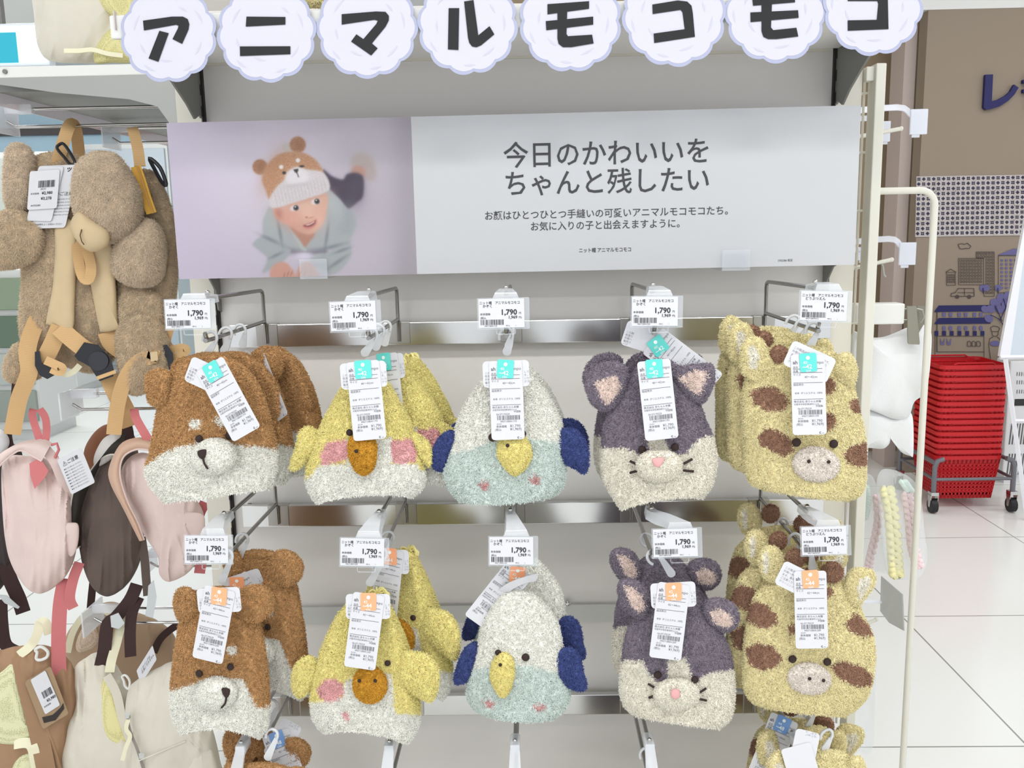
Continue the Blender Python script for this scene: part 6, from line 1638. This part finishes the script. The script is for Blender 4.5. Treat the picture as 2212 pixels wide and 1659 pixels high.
def card_tag(t, fr, quad, off, mat, lines=(), bars=None, name='paper_tag', seed=3, tilt=0.0):
    q = [fr(np.array(p, float), off) for p in quad]      # TL TR BR BL
    e1 = q[1] - q[0]; w = np.linalg.norm(e1); e1 = e1 / w; e2 = q[0] - q[3]; h_ = np.linalg.norm(e2); e2 = e2 / h_
    k = mpp(fr.Y)
    P = [q[3] + e1 * (u * w) + e2 * (v * h_) for u, v in [(p[0], p[1]) for p in rrect(1, 1, 0.06, 3)]]
    nr_ = np.cross(e1, e2); nr_ /= np.linalg.norm(nr_)
    mb = MB(); mb.prism([tuple(p) for p in P], tuple(nr_ * 0.0006)); c = mb.build(name, mat, t)
    if lines or bars:
        mb = MB(); write(mb, [(s, x * w / k, y * h_ / k, sz, b) for s, x, y, sz, b in lines], q[3] + nr_ * 0.0009, e1 * k, e2 * k, 0.0002)
        if bars: barcode(mb, bars[0] * w / k, bars[1] * h_ / k, bars[2] * w / k, bars[3] * h_ / k, q[3] + nr_ * 0.0009, e1 * k, e2 * k, 0.0002, seed)
        mb.build('tag_print', INK, c)
    return c
tl_ = [('ミニ', .12, .88, 9, .02), ('ック', .70, .90, 13, .03), ('いご注意', .56, .52, 9, .004)] + [('この商品は手洗いができます', .56, .45 - i * .05, 3, 0) for i in range(6)] + [('●取扱説明をよくお読みください', .1, .05, 4.4, 0)]
card_tag(t, fr, [(88, 366), (170, 363), (164, 484), (60, 497)], 0.080, PAPER, tl_)
card_tag(t, fr, [(86, 367), (138, 368), (118, 480), (61, 480)], 0.084, PAPER)
card_tag(t, fr, [(68, 378), (130, 374), (110, 456), (62, 458)], 0.088, PAPER, [('¥2,980', .46, .38, 8, .02), ('¥3,278', .44, .24, 8, .02), ('本体価格', .08, .39, 4.4, 0), ('28171', .4, .50, 5, 0), ('84702080', .12, .08, 5, 0)], (.32, .56, .55, .18))
# the second bear, seen with its face hanging down
t = thing('plush_backpack', 'beige plush bear backpack with bowed head, stitched smile and gold zip', 'backpack', tuple(at(300, 275, YBR)), 'plush bear backpacks')
fr = Fr(285, 560, YBR + 0.02)
plush('body', t, fr, [(270, 385), (320, 366), (350, 400), (372, 470), (380, 560), (376, 640), (350, 720), (300, 770), (268, 780), (252, 700), (246, 600), (255, 480)], 0.05, -0.01, n=70)
plush('head', t, fr, [(163, 410), (172, 362), (203, 338), (246, 340), (276, 372), (300, 418), (304, 468), (288, 500), (256, 518), (224, 522), (188, 498), (166, 455)], 0.07, 0.07, [BEARL], n=70)
g = cloth('muzzle', t, fr, [(162, 478), (178, 462), (205, 478), (236, 500), (238, 528), (218, 543), (196, 543), (174, 524), (160, 500)], 0.03, 0.115, SUEDE, 0.001, 3, 60, 14)
mb = MB(); mb.tube([tuple(fr(np.array(p, float), d)) for p, d in (((184, 500), .147), ((181, 512), .149), ((184, 524), .147), ((189, 531), .145))], 0.0012, 6)
mb.build('smile_stitch', M('brown_thread', (96, 70, 46), 0.7), t)
plush('arm', t, fr, [(246, 580), (250, 530), (275, 492), (308, 474), (338, 488), (352, 530), (350, 580), (334, 608), (300, 614), (266, 604)], 0.05, 0.06, [BEARL])
plush('leg', t, fr, [(258, 705), (298, 668), (345, 690), (362, 750), (350, 810), (318, 836), (285, 842), (262, 805), (254, 750)], 0.05, 0.04)
plush('leg', t, fr, [(262, 640), (310, 620), (345, 640), (350, 700), (310, 730), (265, 710)], 0.035, 0.03)
strap('handle_loop', t, fr, [(286, 276), (292, 300), (298, 330), (302, 364)], 22, [0.0, 0.02, 0.04, 0.05], WEB)
strap('gold_zip', t, fr, [(293, 366), (303, 395), (314, 430), (326, 464)], 20, 0.066, web_mat('gold_zip_tape', (228, 176, 76), 1600, 0.2))
strap('zip_teeth', t, fr, [(296, 366), (306, 395), (317, 430), (329, 464)], 4, 0.068, M('gold_zip_teeth', (190, 140, 54), 0.4))
strap('webbing_strap', t, fr, [(332, 688), (318, 720), (316, 745), (330, 760), (300, 770), (275, 800), (258, 850), (250, 900), (247, 928)], 30, [0.03, 0.07, 0.085, 0.09, 0.09, 0.085, 0.07, 0.06, 0.06], WEB)
strap('webbing_strap', t, fr, [(328, 762), (350, 768), (380, 764), (400, 752), (390, 745), (362, 752), (345, 760)], 16, 0.06, WEB)
strap('webbing_strap', t, fr, [(372, 690), (362, 715), (358, 735), (366, 748)], 18, 0.05, WEB)
slab('ladder_lock', t, fr, [(348, 740), (358, 738), (370, 755), (372, 775), (366, 792), (362, 790), (358, 768), (350, 756)], 0.07, 0.008, BLKP)
slab('strap_keeper', t, fr, [(322, 752), (337, 750), (339, 768), (324, 771)], 0.095, 0.003, SUEDE)
mb = MB(); c = [tuple(fr(np.array(p, float), 0.03)) for p in ((322, 345), (345, 365), (358, 400), (350, 398), (335, 372))]
mb.tube(cat_rom(c, 20, True).tolist(), 0.004, 7, closed=True); mb.build('snap_hook', BLKP, t, smooth=50)

# ------------------------------------------------------------------ pink and brown backpacks of the middle tier
PKC = M('pale_pink_cotton', (222, 200, 194), 0.85, bump=0.5, bscale=70, var=0.04, vscale=15)
PKD = M('rose_webbing', (206, 120, 122), 0.8, bump=0.1, bscale=400)
BRC = M('brown_cotton', (98, 84, 78), 0.85, bump=0.3, bscale=45, var=0.05, vscale=15)
BRD = M('dark_brown_webbing', (64, 44, 44), 0.8)
LINF = M('flap_lining_tan', (206, 172, 150), 0.85); LIND = M('dark_lining', (46, 42, 38), 0.85); EDGE = M('cream_piping', (214, 206, 196), 0.8)
RUST = M('rust_canvas', (120, 74, 48), 0.8)
def flap(t, fr, outer, inner, mats, off=0.05, edge=None, nm='flap'):
    """a broad lid: a curved sheet between two lines of points"""
    a = cat_rom(outer, 30); b = cat_rom(inner, 30); V = []
    for k in range(7):
        f = k / 6; p = a * (1 - f) + b * f
        V.append(fr(p, off + 0.018 * math.sin(math.pi * f) - 0.02 * f))
    V = np.array(V); mb = MB(); mb.grid(V); mb.grid(V - fr.dir * 0.003); mb.build(nm, mats, t, smooth=70)
    if edge is not None: mb = MB(); mb.tube([tuple(fr(p, off + 0.001)) for p in a], 0.0022, 7); mb.build(nm + '_piping', edge, t, smooth=60)
YP = 0.12
t = thing('pink_backpack', 'pale pink cotton backpack with rose loop, hanging next to a white caution tag', 'backpack', tuple(at(85, 882, YP)), 'backpacks of the middle tier')
fr = Fr(85, 1110, YP)
cloth('bag_body', t, fr, [(4, 1010), (22, 985), (60, 985), (100, 990), (130, 1020), (160, 1070), (170, 1140), (158, 1215), (125, 1262), (85, 1281), (48, 1258), (18, 1200), (6, 1110)], 0.07, 0, PKC, 0.012, 8)
flap(t, fr, [(-25, 1045), (0, 1012), (30, 985), (48, 978), (72, 990), (90, 1000)], [(-25, 1010), (0, 985), (30, 966), (60, 955), (92, 952), (112, 960)], PKC, 0.075, PKC)
slab('rose_patch', t, fr, [(64, 1005), (86, 992), (104, 1020), (98, 1032), (75, 1058), (66, 1030)], 0.073, 0.002, PKD)
strap('loop_handle', t, fr, [(72, 884), (70, 900), (78, 930), (92, 968), (100, 940), (98, 905), (86, 884)], 15, [0.0, 0.02, 0.05, 0.06, 0.05, 0.02, 0.0], PKD)
strap('shoulder_strap', t, fr, [(98, 975), (118, 1000), (135, 1040), (152, 1085), (158, 1110)], 22, [0.06, 0.06, 0.05, 0.03, 0.0], PKC)
cloth('front_pocket', t, fr, [(108, 1132), (150, 1128), (168, 1135), (165, 1180), (150, 1200), (128, 1165)], 0.012, 0.055, PKC, 0.002, 5, 50, 8)
strap('hanging_strap', t, fr, [(172, 1215), (158, 1250), (150, 1290), (158, 1312)], 22, [0.0, 0.01, 0.02, 0.02], PKD)
strap('hanging_strap', t, fr, [(140, 1250), (130, 1300), (126, 1360), (126, 1420), (128, 1462)], 30, [0.0, 0.03, 0.05, 0.05, 0.05], PKD)
card_tag(t, fr, [(122, 997), (172, 971), (190, 1035), (152, 1070)], 0.075, PAPER, [('⚠ご注意', .12, .78, 9.5, .01)] + [('●強く引っ張らないでください', .10, .66 - i * .08, 3.2, 0) for i in range(8)])
mb = MB(); mb.tube([tuple(fr(np.array(p, float), 0.06)) for p in ((110, 965), (122, 962), (126, 975), (118, 992))], 0.003, 6); mb.build('hanger_loop', PKD, t, smooth=50)
t = thing('brown_backpack', 'dark brown cotton backpack with cream-edged flap between the two pink ones', 'backpack', tuple(at(262, 885, YP + 0.03)), 'backpacks of the middle tier')
fr = Fr(230, 1120, YP + 0.03)
cloth('bag_body', t, fr, [(170, 1140), (190, 1050), (225, 985), (262, 955), (300, 985), (312, 1080), (308, 1190), (285, 1250), (250, 1282), (222, 1286), (192, 1255), (174, 1200)], 0.06, 0, BRC, 0.010, 12)
flap(t, fr, [(262, 992), (240, 986), (215, 998), (190, 1030), (162, 1062), (154, 1110), (152, 1165), (164, 1182), (174, 1178)], [(270, 942), (250, 950), (232, 975), (208, 1025), (190, 1060), (178, 1100), (172, 1140), (174, 1165), (176, 1176)], LIND, 0.07, EDGE)
cloth('lining_bulge', t, fr, [(205, 985), (225, 950), (255, 940), (264, 958), (250, 985), (225, 1005), (205, 1010)], 0.02, 0.05, M('pale_lining', (208, 204, 200), 0.8), 0.004, 4, 60, 10)
strap('loop_handle', t, fr, [(262, 888), (268, 910), (275, 940), (272, 960)], 26, 0.02, BRD)
strap('hanging_strap', t, fr, [(296, 1262), (280, 1295), (250, 1330), (232, 1345), (225, 1400), (210, 1460), (192, 1512)], 28, [0.0, 0.02, 0.04, 0.05, 0.06, 0.06, 0.06], BRD)
strap('hanging_strap', t, fr, [(300, 1290), (285, 1320), (280, 1360), (281, 1412)], 24, [0.0, 0.03, 0.05, 0.05], BRD)
strap('hanging_strap', t, fr, [(305, 1160), (312, 1210), (315, 1250), (318, 1285)], 18, 0.02, BRC)
slab('strap_buckle', t, fr, [(318, 1262), (330, 1250), (336, 1285), (328, 1330), (312, 1325), (316, 1300)], 0.05, 0.008, M('pale_grey_buckle', (200, 204, 206), 0.3))
slab('strap_buckle', t, fr, [(238, 1325), (255, 1318), (268, 1340), (256, 1352), (240, 1348)], 0.06, 0.006, M('pale_grey_buckle', (200, 204, 206), 0.3))
t = thing('pink_backpack', 'pale pink cotton backpack partly behind the foremost caramel dog hat', 'backpack', tuple(at(305, 882, YP)), 'backpacks of the middle tier')
fr = Fr(350, 1110, YP - 0.03)
cloth('bag_body', t, fr, [(262, 1020), (285, 985), (320, 980), (365, 1010), (410, 1060), (440, 1112), (436, 1175), (412, 1230), (368, 1256), (345, 1242), (340, 1200), (308, 1150), (280, 1090)], 0.06, 0, PKC, 0.012, 15)
flap(t, fr, [(322, 976), (295, 975), (268, 992), (262, 1030), (278, 1085), (300, 1130), (312, 1165)], [(330, 955), (300, 948), (262, 962), (238, 1010), (240, 1045), (268, 1100), (302, 1168)], LINF, 0.06, PKC)
cloth('front_pocket', t, fr, [(375, 1110), (400, 1106), (438, 1114), (436, 1160), (420, 1185), (395, 1150)], 0.012, 0.05, PKC, 0.002, 5, 50, 8)
strap('loop_handle', t, fr, [(290, 884), (294, 905), (310, 935), (322, 955)], 18, [0.0, 0.03, 0.05, 0.05], PKD)
strap('hanging_strap', t, fr, [(445, 1085), (430, 1120), (440, 1180), (432, 1240)], 24, -0.03, PKD)
t = thing('rust_backpack', 'rust brown canvas bag curving up behind the dark brown backpack', 'backpack', tuple(at(240, 885, 0.52)), 'backpacks of the middle tier')
fr = Fr(235, 1000, 0.52)
cloth('bag_body', t, fr, [(180, 985), (195, 945), (225, 918), (262, 918), (290, 940), (300, 1000), (290, 1060), (230, 1080), (190, 1050)], 0.05, 0, RUST, 0.003, 6, 70, 12)
strap('loop_handle', t, fr, [(250, 827), (252, 850), (255, 890), (258, 925)], 22, 0.0, BRD)
t = thing('dark_backpack', 'dark bag with white hood cut off by the frame beside the pink backpack', 'backpack', tuple(at(28, 886, 0.52)), 'backpacks of the middle tier')
fr = Fr(10, 1000, 0.52)
cloth('bag_body', t, fr, [(-60, 985), (-20, 970), (20, 960), (40, 965), (50, 1000), (40, 1100), (20, 1240), (-20, 1280), (-60, 1200)], 0.06, 0, M('charcoal_cotton', (62, 54, 54), 0.8, bump=0.3, bscale=45), 0.006, 6)
cloth('hood', t, fr, [(-50, 930), (-20, 922), (12, 935), (20, 960), (0, 985), (-40, 985)], 0.04, 0.03, M('white_hood', (226, 224, 226), 0.8), 0.004, 3, 60, 12)
strap('loop_handle', t, fr, [(34, 827), (30, 870), (20, 920), (18, 945), (24, 970)], 15, 0.03, BRD)
strap('hanging_strap', t, fr, [(2, 1290), (4, 1340), (12, 1385), (38, 1402)], 26, 0.05, BRD)
slab('strap_buckle', t, fr, [(-5, 1278), (15, 1280), (42, 1304), (38, 1308), (10, 1296)], 0.06, 0.006, M('pale_grey_buckle', (200, 204, 206), 0.3))
strap('hanging_strap', t, fr, [(10, 1215), (22, 1250), (40, 1290), (50, 1320)], 30, 0.03, BRD)
# ------------------------------------------------------------------ backpacks of the lowest tier
TANC = M('tan_canvas', (164, 130, 100), 0.8, bump=0.25, bscale=60, var=0.04, vscale=15)
MESHG = dot_mat('pale_green_mesh', (222, 222, 180), (156, 150, 100), 300)
PYEL = M('pale_yellow_tape', (240, 236, 206), 0.7)
YQ = 0.12
t = thing('tan_backpack', 'tan canvas backpack with pale mesh back and a kraft tag, lowest tier', 'backpack', tuple(at(85, 1346, YQ)), 'backpacks of the lowest tier')
fr = Fr(70, 1560, YQ)
cloth('bag_body', t, fr, [(-40, 1430), (10, 1402), (70, 1393), (120, 1402), (158, 1440), (166, 1510), (150, 1580), (138, 1650), (130, 1720), (-40, 1720)], 0.07, 0, TANC, 0.008, 21)
cloth('mesh_back', t, fr, [(-30, 1490), (10, 1450), (30, 1440), (45, 1490), (60, 1560), (74, 1590), (40, 1606), (-10, 1600), (-30, 1560)], 0.020, 0.066, MESHG, 0.001, 4, 90, 14)
cloth('mesh_back', t, fr, [(30, 1650), (60, 1625), (80, 1640), (95, 1720), (20, 1720)], 0.016, 0.056, MESHG, 0.002, 4, 50, 8)
strap('side_band', t, fr, [(46, 1420), (58, 1480), (78, 1560), (95, 1640), (108, 1710)], 38, [0.05, 0.075, 0.08, 0.08, 0.06], TANC)
strap('loop_handle', t, fr, [(42, 1418), (66, 1398), (80, 1372), (86, 1346), (98, 1345), (106, 1370)], 20, [0.05, 0.05, 0.02, 0.0, 0.0, 0.0], PYEL)
strap('pull_tape', t, fr, [(32, 1606), (58, 1603), (70, 1612), (76, 1640), (84, 1680)], 22, [0.08, 0.09, 0.095, 0.09, 0.08], PYEL)
mb = MB(); mb.tube(cat_rom([tuple(fr(np.array(p, float), 0.075)) for p in ((76, 1408), (88, 1402), (102, 1412), (100, 1424), (86, 1430), (78, 1426), (80, 1414))], 24, True).tolist(), 0.0034, 7, closed=True); mb.build('plastic_ring', WHITE, t, smooth=50)
c = card_tag(t, fr, [(54, 1476), (108, 1443), (142, 1536), (92, 1575)], 0.090, M('kraft_tag', (160, 134, 104), 0.7))
card_tag(t, fr, [(66, 1472), (97, 1452), (125, 1524), (97, 1544)], 0.093, PAPER, [('¥3,980', .4, .25, 9, .02), ('本体価格', .1, .16, 5, 0)], (.3, .38, .6, .18), 'price_sticker', 9)
slab('tag_ribbon', t, fr, [(90, 1550), (112, 1545), (128, 1530), (134, 1520), (136, 1532), (118, 1556), (94, 1562)], 0.092, 0.0006, M('black_ribbon_print', (48, 40, 36), 0.6))
t = thing('white_backpack', 'off-white canvas backpack with a strip of yellow mesh, lowest tier middle', 'backpack', tuple(at(262, 1346, YQ)), 'backpacks of the lowest tier')
fr = Fr(210, 1560, YQ + 0.01)
cloth('bag_body', t, fr, [(160, 1450), (185, 1420), (215, 1408), (245, 1425), (275, 1480), (300, 1560), (310, 1720), (130, 1720), (138, 1590), (160, 1530)], 0.07, 0, CAN, 0.012, 25)
cloth('mesh_back', t, fr, [(216, 1500), (228, 1462), (240, 1480), (258, 1540), (272, 1600), (245, 1606), (222, 1570)], 0.014, 0.062, MESHY, 0.002, 4, 60, 10)
strap('edge_strap', t, fr, [(230, 1462), (250, 1500), (262, 1550), (280, 1600)], 18, 0.075, CAN)
strap('loop_handle', t, fr, [(236, 1455), (240, 1430), (250, 1395), (262, 1350), (270, 1346)], 20, [0.06, 0.05, 0.02, 0.0, 0.0], PYEL)
mb = MB(); mb.tube(cat_rom([tuple(fr(np.array(p, float), 0.07)) for p in ((262, 1464), (270, 1462), (278, 1474), (276, 1490), (268, 1484), (266, 1474))], 20, True).tolist(), 0.0026, 7, closed=True); mb.build('plastic_ring', WHITE, t, smooth=50)
t = thing('zip_backpack', 'off-white zipped backpack below the caramel dog hats, nearest the gondola', 'backpack', tuple(at(330, 1346, YQ - 0.02)), 'backpacks of the lowest tier')
fr = Fr(370, 1570, YQ - 0.04)
cloth('bag_body', t, fr, [(276, 1492), (298, 1468), (345, 1440), (385, 1430), (430, 1470), (455, 1560), (475, 1640), (480, 1720), (290, 1720), (276, 1640), (270, 1560)], 0.08, 0, CAN, 0.009, 29)
strap('zip_line', t, fr, [(276, 1545), (284, 1580), (300, 1620), (312, 1660)], 6, [0.05, 0.07, 0.075, 0.07], M('zip_grey', (150, 144, 138), 0.5))
slab('zip_pull', t, fr, [(273, 1542), (284, 1541), (285, 1552), (274, 1553)], 0.068, 0.003, CHROME)
slab('zip_pull', t, fr, [(302, 1625), (314, 1626), (313, 1637), (303, 1637)], 0.08, 0.003, CHROME)
strap('pull_cord', t, fr, [(280, 1555), (276, 1575), (284, 1590), (276, 1612), (268, 1640)], 9, 0.082, PYEL)
strap('seam_band', t, fr, [(300, 1642), (340, 1625), (380, 1608), (400, 1600)], 2.5, 0.083, M('seam_thread', (220, 214, 200), 0.8))
cloth('side_pocket', t, fr, [(420, 1600), (455, 1615), (470, 1660), (470, 1720), (400, 1720), (405, 1650)], 0.03, 0.05, CAN, 0.004, 7, 60, 10)
card_tag(t, fr, [(296, 1450), (330, 1396), (352, 1440), (305, 1480)], 0.03, PAPER, [('このバッグは', .2, .6, 7, 0), ('水洗いできません', .2, .4, 7, 0)])
t = thing('beige_backpack', 'beige mesh-backed bag behind, with dark brown rims around its straps', 'backpack', tuple(at(190, 1310, 0.52)), 'backpacks of the lowest tier')
fr = Fr(240, 1430, 0.52)
cloth('bag_body', t, fr, [(140, 1400), (165, 1340), (200, 1312), (245, 1300), (290, 1320), (340, 1340), (380, 1380), (390, 1480), (300, 1560), (180, 1540)], 0.06, 0, M('beige_canvas', (176, 150, 124), 0.8, bump=0.2, bscale=60), 0.004, 33)
cloth('mesh_back', t, fr, [(165, 1395), (178, 1360), (200, 1345), (215, 1375), (205, 1400), (175, 1410)], 0.02, 0.05, dot_mat('beige_mesh', (220, 200, 178), (150, 124, 100), 300), 0.002, 3, 50, 8)
strap('rim_strap', t, fr, [(148, 1410), (158, 1370), (180, 1335), (215, 1318), (240, 1330)], 14, 0.06, PYEL)
strap('rim_strap', t, fr, [(330, 1410), (345, 1380), (375, 1355), (400, 1345)], 16, 0.06, BRD)
strap('loop_handle', t, fr, [(196, 1315), (198, 1290), (202, 1250), (204, 1218)], 16, [0.03, 0.0], BRD)
bpy.context.view_layer.update()
